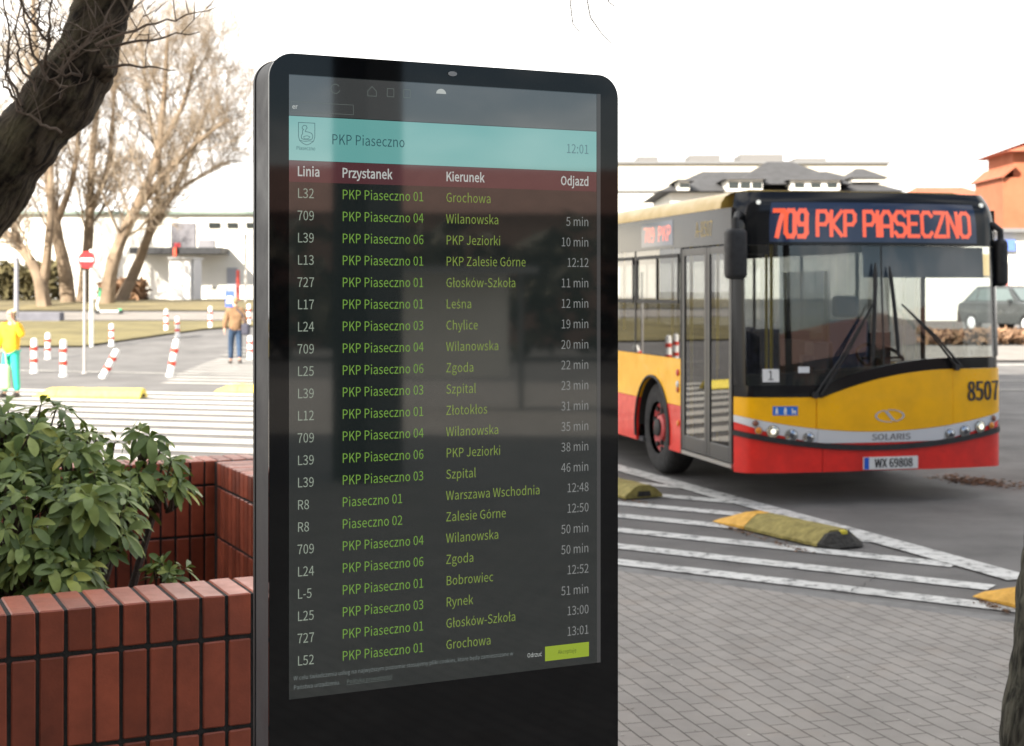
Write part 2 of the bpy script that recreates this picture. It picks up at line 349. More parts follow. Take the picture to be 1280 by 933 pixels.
# outlines of a plain grotesque face, triangulated: character|advance|x y ...|triangles (1000 units per em-size)
SPACE_ADV = 220
GLYPHS = """
,|273|74 -187 179 -105 217 19 197 96 141 124 94 107 74 61 93 15 139 -2 150 -1 124 -79 52 -134|5 3 4 6 3 5 6 2 3 7 2 6 7 9 2 9 1 2 8 9 7 10 1 9 11 1 10 11 0 1
-|341|45 241 297 241 297 309 45 309|0 2 3 0 1 2
.|273|137 -13 182 6 201 55 182 105 137 124 90 105 72 55 90 6|5 3 4 6 3 5 6 2 3 7 2 6 7 1 2 7 0 1
0|545|273 -13 436 81 497 362 436 641 273 733 110 641 49 362 110 81 273 60 174 132 136 362 174 591 273 662 372 591 411 362 372 132|5 12 4 12 3 4 5 11 12 13 3 12 6 11 5 13 2 3 6 10 11 14 2 13 7 10 6 7 9 10 15 2 14 15 1 2 7 8 9 8 1 15 8 0 1 0 8 7
1|545|86 0 481 0 481 75 337 75 337 720 268 720 203 690 119 669 119 612 248 612 248 75 86 75|6 4 5 6 9 4 9 3 4 7 9 6 8 9 7 10 3 9 0 10 11 0 3 10 0 2 3 0 1 2
2|545|43 0 496 0 496 78 297 78 238 75 179 71 384 302 462 522 405 675 251 733 133 704 39 628 91 577 159 636 241 660 340 620 373 518 293 313 43 53|10 8 9 11 14 10 14 8 10 14 15 8 15 7 8 11 13 14 11 12 13 16 7 15 16 6 7 17 6 16 18 6 17 18 5 6 4 2 3 4 1 2 5 1 4 18 1 5 0 1 18
3|545|258 -13 422 42 490 193 446 313 338 375 338 380 430 444 466 553 406 686 255 733 145 708 55 647 103 590 172 641 252 660 342 629 374 546 331 448 175 409 175 340 349 300 399 195 358 98 252 62 149 87 75 144 28 86 119 17|10 8 9 11 8 10 11 14 8 14 15 8 15 7 8 11 13 14 12 13 11 16 7 15 16 6 7 17 6 16 18 6 17 18 5 6 19 5 18 19 4 5 19 3 4 20 3 19 20 2 3 21 2 20 22 2 21 22 1 2 26 24 25 23 1 22 26 23 24 27 23 26 27 1 23 27 0 1
4|545|334 0 418 0 418 198 515 198 515 270 418 270 418 720 319 720 20 257 20 198 334 198 334 270 113 270 277 516 307 569 335 622 339 622 336 556 334 491|8 6 7 8 15 6 15 16 6 16 5 6 8 14 15 17 5 16 8 13 14 18 5 17 8 12 13 11 5 18 8 11 12 8 5 11 8 4 5 8 3 4 9 3 8 10 3 9 0 2 10 2 3 10 0 1 2
5|545|257 -13 421 52 493 234 429 408 276 464 218 456 168 435 187 643 458 643 458 720 108 720 84 384 133 354 190 385 252 396 361 353 402 232 357 107 249 62 144 86 72 141 27 83 118 17|11 7 10 7 9 10 7 8 9 11 6 7 5 3 4 6 3 5 11 3 6 11 14 3 14 15 3 15 2 3 11 13 14 11 12 13 16 2 15 16 1 2 17 1 16 21 19 20 18 1 17 21 18 19 22 18 21 22 1 18 22 0 1
6|545|296 -13 441 52 503 221 448 391 303 447 217 424 139 360 196 593 325 659 388 644 439 604 490 659 419 712 321 733 136 644 55 344 124 76 141 289 216 360 288 380 385 337 417 221 382 103 296 58 188 117|14 12 13 14 8 12 8 11 12 14 7 8 9 11 8 9 10 11 15 7 14 15 6 7 5 3 4 6 19 5 19 3 5 19 20 3 20 2 3 6 18 19 15 18 6 15 17 18 16 17 15 21 2 20 16 24 17 22 2 21 22 1 2 16 23 24 23 1 22 0 23 16 0 1 23
7|545|194 0 288 0 334 358 499 666 499 720 48 720 48 643 398 643 248 350|6 4 5 6 3 4 6 7 3 7 2 3 8 2 7 8 1 2 0 1 8
8|545|275 -13 438 41 500 173 463 291 379 362 379 367 443 438 474 541 422 678 277 731 136 680 80 548 109 450 177 382 177 378 86 301 45 179 110 41 324 391 211 450 161 548 194 632 276 664 366 627 398 536 379 460 276 54 168 92 125 187 153 280 224 350 358 284 415 176 377 88|10 8 9 11 21 10 21 22 10 22 8 10 22 23 8 23 7 8 11 20 21 24 7 23 12 20 11 12 19 20 24 6 7 25 6 24 18 6 25 13 19 12 13 18 19 18 5 6 13 5 18 14 5 13 15 30 14 30 5 14 30 4 5 30 3 4 15 29 30 31 3 30 16 29 15 31 2 3 32 2 31 16 28 29 16 27 28 17 27 16 33 2 32 33 1 2 17 26 27 26 1 33 17 1 26 0 1 17
9|545|231 -13 412 80 492 391 423 648 249 733 104 669 43 499 97 330 242 273 331 297 408 360 350 128 228 62 161 76 106 117 57 61 130 8 407 436 332 362 256 340 160 383 128 499 163 618 250 663 359 605|5 23 4 23 3 4 6 22 5 22 23 5 24 3 23 24 2 3 6 21 22 17 2 24 7 21 6 7 20 21 18 2 17 18 10 2 10 1 2 7 19 20 19 10 18 19 9 10 11 1 10 7 9 19 8 9 7 12 1 11 15 13 14 12 0 1 15 12 13 15 0 12 16 0 15
:|273|137 -13 182 6 201 55 182 105 137 124 90 105 72 55 90 6 137 383 182 402 201 452 182 501 137 521 90 501 72 452 90 402|13 11 12 14 11 13 14 10 11 15 10 14 15 9 10 8 9 15 5 3 4 6 3 5 6 2 3 7 2 6 7 1 2 7 0 1
A|597|4 0 95 0 165 220 428 220 497 0 593 0 349 720 248 720 188 292 223 403 260 523 295 646 299 646 334 524 371 403 406 292|0 11 7 11 6 7 11 12 6 12 5 6 0 10 11 13 5 12 14 5 13 0 9 10 0 8 9 15 5 14 0 2 8 2 15 8 2 3 15 3 5 15 0 1 2 4 5 3
B|645|99 0 328 0 525 53 601 211 560 328 455 383 455 388 533 447 560 544 491 680 312 720 99 720 190 415 190 648 301 648 428 622 471 532 430 446 297 415 190 73 190 344 315 344 461 312 512 214 460 107 315 73|0 13 11 13 10 11 13 9 10 13 14 9 14 15 9 15 8 9 0 12 13 16 8 15 16 7 8 17 7 16 17 6 7 18 6 17 0 20 12 20 18 12 20 6 18 20 5 6 20 21 5 21 4 5 0 19 20 22 4 21 22 3 4 23 3 22 24 3 23 24 2 3 25 2 24 0 25 19 0 2 25 0 1 2
C|627|370 -13 494 14 591 90 541 148 466 88 374 67 211 146 150 362 213 575 377 653 460 634 525 585 574 644 492 706 376 733 148 633 57 360 146 86|15 13 14 15 9 13 9 12 13 15 8 9 10 12 9 10 11 12 16 8 15 16 7 8 16 6 7 17 6 16 4 2 3 17 5 6 4 1 2 5 1 4 0 5 17 0 1 5
G|677|382 -13 512 11 604 71 604 373 367 373 367 298 521 298 521 109 464 78 391 67 213 146 150 362 216 575 390 653 481 633 545 585 594 644 513 705 387 733 151 633 57 360 148 86|19 17 18 19 13 17 13 16 17 19 12 13 14 16 13 14 15 16 20 12 19 20 11 12 5 3 4 5 6 3 6 2 3 20 10 11 21 10 20 7 2 6 21 9 10 8 2 7 0 9 21 9 2 8 9 1 2 0 1 9
I|288|99 0 190 0 190 720 99 720|0 2 3 0 1 2
J|526|233 -13 385 52 431 211 431 720 340 720 340 220 311 103 224 67 154 86 99 148 34 101 115 16|5 3 4 5 2 3 6 2 5 6 1 2 10 8 9 7 1 6 11 8 10 11 7 8 11 1 7 11 0 1
K|635|99 0 190 0 190 228 313 375 529 0 631 0 370 447 596 720 493 720 192 359 190 359 190 720 99 720|0 11 12 0 10 11 9 7 8 9 6 7 9 3 6 3 5 6 9 2 3 4 5 3 0 9 10 0 2 9 0 1 2
L|533|99 0 505 0 505 78 190 78 190 720 99 720|0 4 5 0 3 4 0 2 3 0 1 2
N|710|99 0 185 0 185 378 181 492 174 603 178 603 255 455 518 0 611 0 611 720 525 720 525 346 529 231 537 118 532 118 455 266 192 720 99 720|0 4 17 4 16 17 4 5 16 5 15 16 11 9 10 11 8 9 0 3 4 6 15 5 0 2 3 7 15 6 0 1 2 12 8 11 7 14 15 13 8 12 7 13 14 7 8 13
O|729|364 -13 586 88 672 362 586 634 364 733 143 634 57 362 143 88 364 67 209 147 150 362 209 575 364 653 520 575 579 362 520 147|5 12 4 12 3 4 5 11 12 13 3 12 6 11 5 13 2 3 6 10 11 14 2 13 7 10 6 7 9 10 15 2 14 15 1 2 7 8 9 8 1 15 8 0 1 0 8 7
P|622|99 0 190 0 190 287 308 287 500 341 574 509 499 673 305 720 99 720 190 360 190 646 293 646 436 617 483 509 437 396 297 360|0 10 8 10 7 8 10 6 7 10 11 6 11 12 6 12 5 6 0 9 10 13 5 12 14 5 13 14 4 5 15 4 14 0 2 9 2 15 9 2 4 15 2 3 4 0 1 2
R|624|190 378 190 646 310 646 440 618 485 519 440 413 310 378 494 0 596 0 414 315 531 383 576 519 505 675 324 720 99 720 99 0 190 0 190 305 319 305|15 1 14 1 13 14 1 12 13 1 2 12 2 3 12 3 11 12 15 0 1 4 11 3 5 11 4 5 10 11 6 10 5 6 9 10 15 17 0 17 6 0 17 9 6 17 18 9 18 8 9 15 16 17 7 8 18
S|585|299 -13 477 47 543 192 500 314 395 384 293 428 212 471 173 549 210 625 307 653 398 635 471 586 519 644 426 708 307 733 145 679 81 542 129 421 227 358 330 312 416 265 451 184 411 99 300 67 192 91 101 156 47 93 158 16|15 13 14 15 12 13 16 8 15 8 9 15 9 12 15 10 12 9 10 11 12 16 7 8 16 6 7 17 6 16 17 5 6 17 4 5 18 4 17 18 3 4 19 3 18 19 20 3 20 2 3 21 2 20 21 1 2 22 1 21 26 24 25 23 1 22 27 24 26 27 23 24 27 1 23 27 0 1
W|862|178 0 286 0 393 434 411 517 429 598 433 598 450 517 469 434 578 0 688 0 836 720 749 720 672 328 652 212 633 94 627 94 601 212 576 328 475 720 392 720 293 328 266 212 242 94 238 94 216 212 194 328 119 720 26 720|0 26 27 0 25 26 20 18 19 20 4 18 4 5 18 5 17 18 12 10 11 12 9 10 20 3 4 6 17 5 20 2 3 7 17 6 20 1 2 8 17 7 0 24 25 21 1 20 8 16 17 13 9 12 8 15 16 0 23 24 22 1 21 14 9 13 0 22 23 0 1 22 8 14 15 8 9 14
X|563|17 0 113 0 216 194 244 250 274 311 278 311 311 250 340 194 447 0 547 0 336 367 532 720 437 720 341 536 316 487 290 430 286 430 256 487 229 536 131 720 30 720 227 372|21 19 20 21 18 19 13 11 12 13 10 11 21 17 18 14 10 13 21 16 17 15 10 14 21 15 16 21 10 15 0 4 21 4 10 21 4 5 10 5 9 10 0 3 4 6 9 5 0 2 3 7 9 6 0 1 2 8 9 7
Z|592|49 0 546 0 546 78 161 78 541 666 541 720 83 720 83 643 429 643 49 55|7 5 6 7 4 5 7 8 4 8 3 4 9 3 8 9 2 3 9 1 2 0 1 9
a|553|213 -13 307 10 390 64 393 64 401 0 474 0 474 328 431 487 290 547 171 524 81 477 115 415 188 455 275 472 363 431 385 338 136 272 58 138 102 27 239 60 172 79 144 144 197 229 385 278 385 130 312 77|9 7 8 10 7 9 10 13 7 13 14 7 14 6 7 11 12 10 12 13 10 15 6 14 16 6 15 16 23 6 23 5 6 16 22 23 24 5 23 17 22 16 17 21 22 17 20 21 18 20 17 25 3 24 3 5 24 18 19 20 19 2 25 2 3 25 19 1 2 4 5 3 18 1 19 0 1 18
b|607|325 -13 487 63 557 275 502 473 345 547 257 525 177 472 181 568 181 782 90 782 90 0 162 0 170 55 174 55 248 5 310 63 250 75 181 118 181 399 254 453 322 471 431 417 464 274 420 119|10 8 9 10 7 8 10 6 7 5 3 4 6 3 5 6 20 3 20 21 3 21 2 3 10 18 6 18 19 6 19 20 6 22 2 21 10 17 18 22 1 2 23 1 22 15 1 23 10 12 17 12 16 17 12 15 16 12 1 15 12 13 1 13 0 1 10 11 12 14 0 13
c|501|301 -13 393 5 473 54 434 115 377 77 308 62 189 118 143 266 191 415 311 471 368 459 417 425 463 484 397 528 307 547 128 473 51 266 123 60|15 13 14 15 12 13 15 9 12 9 10 12 10 11 12 16 8 15 8 9 15 16 7 8 17 7 16 17 6 7 17 5 6 4 2 3 5 2 4 17 2 5 0 2 17 0 1 2
d|609|272 -13 362 10 434 63 437 63 445 0 519 0 519 782 428 782 428 577 433 485 364 531 283 547 122 471 52 266 112 60 292 63 183 117 144 267 189 415 299 471 363 459 428 415 428 136 362 81|8 6 7 8 5 6 9 5 8 12 10 11 12 9 10 12 19 9 19 20 9 20 21 9 21 5 9 13 18 12 18 19 12 22 5 21 13 17 18 13 16 17 14 16 13 23 3 22 3 5 22 14 15 16 15 3 23 14 2 15 2 3 15 14 1 2 4 5 3 0 1 14
e|544|306 -13 403 3 481 41 450 101 388 70 316 59 192 110 139 246 499 246 502 269 503 297 448 479 290 547 125 472 51 266 125 61 138 309 191 432 292 475 389 433 424 309|13 11 12 13 18 11 18 19 11 19 10 11 13 17 18 14 17 13 20 10 19 14 16 17 14 20 16 14 10 20 14 9 10 14 8 9 15 7 14 7 8 14 15 6 7 15 5 6 4 2 3 5 2 4 0 5 15 0 2 5 0 1 2
g|554|270 -246 467 -190 540 -61 493 36 355 66 249 66 176 82 156 124 166 160 191 188 229 174 269 169 408 219 465 355 453 418 421 465 530 465 530 533 345 533 311 543 269 547 129 496 70 357 91 271 139 213 139 209 99 169 81 110 94 57 129 23 129 18 71 -37 50 -103 111 -209 269 230 190 264 156 357 189 448 269 481 350 448 383 357 349 264 283 -184 169 -158 129 -90 141 -44 183 0 219 -6 251 -8 344 -8 424 -23 452 -76 406 -150|21 19 20 21 18 19 21 17 18 21 16 17 22 37 21 37 38 21 38 16 21 39 15 38 15 16 38 39 14 15 22 36 37 40 14 39 40 13 14 23 36 22 23 35 36 41 13 40 41 12 13 24 35 23 24 34 35 34 12 41 24 12 34 24 11 12 25 11 24 26 9 25 9 11 25 26 8 9 10 11 9 27 8 26 27 7 8 27 6 7 28 6 27 28 5 6 28 4 5 28 3 4 29 3 28 29 49 3 49 50 3 50 2 3 30 49 29 31 46 30 46 49 30 31 45 46 47 49 46 48 49 47 51 2 50 32 45 31 32 44 45 51 1 2 52 1 51 32 43 44 33 43 32 42 1 52 33 42 43 33 1 42 33 0 1
h|596|90 0 181 0 181 387 253 448 326 469 403 435 427 326 427 0 517 0 517 338 477 493 354 547 256 521 177 458 181 568 181 782 90 782|0 15 16 0 14 15 0 13 14 12 10 11 13 10 12 13 4 10 4 5 10 5 9 10 13 3 4 0 2 13 2 3 13 6 9 5 0 1 2 6 8 9 7 8 6
i|270|136 643 179 660 195 703 179 745 136 761 93 745 77 703 93 660 90 0 181 0 181 533 90 533|8 10 11 8 9 10 5 3 4 6 3 5 6 2 3 7 2 6 7 1 2 0 1 7
j|270|136 643 178 660 195 703 178 745 136 761 92 745 76 703 92 660 34 -238 147 -190 181 -61 181 533 91 533 91 -61 78 -138 26 -166 -2 -163 -26 -156 -43 -224 -9 -234|13 11 12 13 10 11 14 10 13 14 9 10 15 9 14 18 16 17 18 15 16 18 9 15 18 8 9 19 8 18 5 3 4 6 3 5 6 2 3 7 2 6 7 1 2 0 1 7
k|542|90 0 179 0 179 140 279 257 435 0 532 0 331 318 509 533 409 533 183 252 179 252 179 782 90 782|0 11 12 0 10 11 9 7 8 9 6 7 9 3 6 3 5 6 9 2 3 4 5 3 0 9 10 0 2 9 0 1 2
l|279|185 -13 215 -10 237 -5 224 64 213 62 205 62 188 71 181 100 181 782 90 782 90 106 112 18|10 8 9 10 7 8 11 7 10 11 6 7 11 5 6 4 2 3 5 2 4 11 2 5 0 2 11 0 1 2
m|910|90 0 181 0 181 387 250 448 314 469 389 435 414 326 414 0 503 0 503 387 574 448 637 469 713 435 737 326 737 0 826 0 826 338 786 493 665 547 573 519 488 445 437 520 341 547 252 521 175 456 173 456 164 533 90 533|23 21 22 19 17 18 0 26 27 0 25 26 24 21 23 24 4 21 4 20 21 20 17 19 20 11 17 11 12 17 12 16 17 24 3 4 5 20 4 20 10 11 0 24 25 0 2 24 2 3 24 20 9 10 5 9 20 6 9 5 13 16 12 0 1 2 6 8 9 13 15 16 7 8 6 14 15 13
n|599|90 0 181 0 181 387 253 448 326 469 403 435 427 326 427 0 517 0 517 338 477 493 354 547 256 521 175 456 173 456 164 533 90 533|12 10 11 0 15 16 0 14 15 13 10 12 13 4 10 4 5 10 5 9 10 13 3 4 0 13 14 0 2 13 2 3 13 6 9 5 0 1 2 6 8 9 7 8 6
o|595|298 -13 470 60 544 266 470 473 298 547 125 473 51 266 125 60 298 62 186 118 143 266 186 415 298 471 410 415 453 266 410 118|5 3 4 6 11 5 11 12 5 12 3 5 12 13 3 13 2 3 6 10 11 14 2 13 7 10 6 7 9 10 15 2 14 15 1 2 8 1 15 7 8 9 7 1 8 0 1 7
p|609|90 -225 181 -225 181 -44 178 49 251 3 325 -13 487 63 557 275 502 473 345 547 255 524 175 471 173 471 164 533 90 533 310 63 250 75 181 118 181 399 254 453 322 471 431 417 464 274 420 119|10 8 9 0 13 14 0 12 13 11 8 10 11 20 8 20 21 8 21 7 8 0 11 12 0 18 11 18 19 11 19 20 11 22 7 21 0 17 18 22 6 7 23 6 22 15 6 23 0 3 17 3 16 17 3 15 16 3 6 15 3 5 6 0 2 3 4 5 3 0 1 2
r|381|90 0 181 0 181 343 244 439 314 467 342 464 366 458 383 535 357 545 326 547 242 517 175 436 173 436 164 533 90 533|10 8 9 10 7 8 10 6 7 0 13 14 0 12 13 11 4 10 4 5 10 5 6 10 11 3 4 11 2 3 0 11 12 0 2 11 0 1 2
s|460|230 -13 374 34 423 145 371 253 261 307 181 343 146 400 171 454 246 477 310 464 366 430 410 486 337 529 245 547 109 503 61 396 111 295 216 242 299 203 338 140 312 81 233 57 147 75 75 121 31 61 121 8|14 12 13 14 11 12 15 7 14 7 8 14 8 11 14 8 9 11 9 10 11 15 6 7 15 5 6 16 5 15 16 4 5 16 3 4 17 3 16 17 18 3 18 2 3 19 2 18 19 1 2 20 1 19 24 22 23 21 1 20 24 21 22 25 21 24 25 1 21 25 0 1
t|370|257 -13 308 -7 357 7 339 75 309 64 278 60 214 87 195 162 195 461 341 461 341 533 195 533 195 684 121 684 111 533 27 528 27 461 106 461 106 165 139 36|14 12 13 14 11 12 15 11 14 15 10 11 15 9 10 16 9 15 17 9 16 18 8 17 8 9 17 18 7 8 19 7 18 19 6 7 19 5 6 4 2 3 5 2 4 19 2 5 0 2 19 0 1 2
u|596|247 -13 343 14 422 83 425 83 432 0 507 0 507 533 417 533 417 155 347 86 273 65 196 98 173 206 173 533 83 533 83 195 122 40|15 13 14 15 12 13 8 6 7 8 5 6 15 11 12 16 11 15 9 3 8 3 5 8 16 10 11 10 2 9 2 3 9 10 1 2 4 5 3 16 1 10 0 1 16
w|788|175 0 279 0 355 286 374 362 391 441 396 441 414 363 432 288 509 0 618 0 762 533 676 533 598 225 582 150 566 77 561 77 542 150 524 225 440 533 353 533 269 225 251 150 234 77 229 77 213 150 197 225 118 533 27 533|0 26 27 0 25 26 20 18 19 20 4 18 4 5 18 5 17 18 12 10 11 12 9 10 20 3 4 6 17 5 7 17 6 20 2 3 8 17 7 20 1 2 0 24 25 21 1 20 8 16 17 13 9 12 0 23 24 22 1 21 8 15 16 14 9 13 0 22 23 0 1 22 8 14 15 8 9 14
y|512|99 -230 225 -177 299 -45 499 533 412 533 315 238 294 162 272 86 267 86 240 163 214 238 106 533 13 533 227 -1 215 -41 169 -123 95 -156 73 -153 54 -147 36 -219 65 -227|13 11 12 13 10 11 5 3 4 5 2 3 13 9 10 6 2 5 13 8 9 7 2 6 13 7 8 13 2 7 14 2 13 15 2 14 15 1 2 16 1 15 19 17 18 19 16 17 19 1 16 19 0 1 20 0 19
z|467|34 0 438 0 438 73 147 73 429 485 429 533 65 533 65 461 315 461 34 48|7 5 6 7 4 5 7 8 4 8 3 4 9 3 8 9 2 3 9 1 2 0 1 9
ó|595|298 -13 470 60 544 266 470 473 298 547 125 473 51 266 125 60 298 62 186 118 143 266 186 415 298 471 410 415 453 266 410 118 248 597 298 597 398 737 318 737|5 3 4 6 11 5 11 12 5 12 3 5 12 13 3 13 2 3 6 10 11 14 2 13 7 10 6 7 9 10 15 2 14 15 1 2 8 1 15 7 8 9 7 1 8 0 1 7 16 17 18 16 18 19
ą|553|213 -13 307 10 390 64 393 64 401 0 474 0 474 328 431 487 290 547 171 524 81 477 115 415 188 455 275 472 363 431 385 338 136 272 58 138 102 27 239 60 172 79 144 144 197 229 385 278 385 130 312 77 286 0 346 0 316 -130 236 -130 236 -130 316 -130 386 -170 326 -190|9 7 8 10 7 9 10 13 7 13 14 7 14 6 7 11 12 10 12 13 10 15 6 14 16 6 15 16 23 6 23 5 6 16 22 23 24 5 23 17 22 16 17 21 22 17 20 21 18 20 17 25 3 24 3 5 24 18 19 20 19 2 25 2 3 25 19 1 2 4 5 3 18 1 19 0 1 18 26 27 28 26 28 29 30 31 32 30 32 33
ć|501|301 -13 393 5 473 54 434 115 377 77 308 62 189 118 143 266 191 415 311 471 368 459 417 425 463 484 397 528 307 547 128 473 51 266 123 60 212 597 262 597 362 737 282 737|15 13 14 15 12 13 15 9 12 9 10 12 10 11 12 16 8 15 8 9 15 16 7 8 17 7 16 17 6 7 17 5 6 4 2 3 5 2 4 17 2 5 0 2 17 0 1 2 18 19 20 18 20 21
ę|544|306 -13 403 3 481 41 450 101 388 70 316 59 192 110 139 246 499 246 502 269 503 297 448 479 290 547 125 472 51 266 125 61 138 309 191 432 292 475 389 433 424 309 297 0 357 0 327 -130 247 -130 247 -130 327 -130 397 -170 337 -190|13 11 12 13 18 11 18 19 11 19 10 11 13 17 18 14 17 13 20 10 19 14 16 17 14 20 16 14 10 20 14 9 10 14 8 9 15 7 14 7 8 14 15 6 7 15 5 6 4 2 3 5 2 4 0 5 15 0 2 5 0 1 2 21 22 23 21 23 24 25 26 27 25 27 28
ł|279|185 -13 215 -10 237 -5 224 64 213 62 205 62 188 71 181 100 181 782 90 782 90 106 112 18 44 300 284 440 284 510 44 370|10 8 9 10 7 8 11 7 10 11 6 7 11 5 6 4 2 3 5 2 4 11 2 5 0 2 11 0 1 2 12 13 14 12 14 15
ń|599|90 0 181 0 181 387 253 448 326 469 403 435 427 326 427 0 517 0 517 338 477 493 354 547 256 521 175 456 173 456 164 533 90 533 254 597 304 597 404 737 324 737|12 10 11 0 15 16 0 14 15 13 10 12 13 4 10 4 5 10 5 9 10 13 3 4 0 13 14 0 2 13 2 3 13 6 9 5 0 1 2 6 8 9 7 8 6 17 18 19 17 19 20
ś|460|230 -13 374 34 423 145 371 253 261 307 181 343 146 400 171 454 246 477 310 464 366 430 410 486 337 529 245 547 109 503 61 396 111 295 216 242 299 203 338 140 312 81 233 57 147 75 75 121 31 61 121 8 177 597 227 597 327 737 247 737|14 12 13 14 11 12 15 7 14 7 8 14 8 11 14 8 9 11 9 10 11 15 6 7 15 5 6 16 5 15 16 4 5 16 3 4 17 3 16 17 18 3 18 2 3 19 2 18 19 1 2 20 1 19 24 22 23 21 1 20 24 21 22 25 21 24 25 1 21 25 0 1 26 27 28 26 28 29
ż|467|34 0 438 0 438 73 147 73 429 485 429 533 65 533 65 461 315 461 34 48 191 603 281 603 281 693 191 693|7 5 6 7 4 5 7 8 4 8 3 4 9 3 8 9 2 3 9 1 2 0 1 9 10 11 12 10 12 13
"""
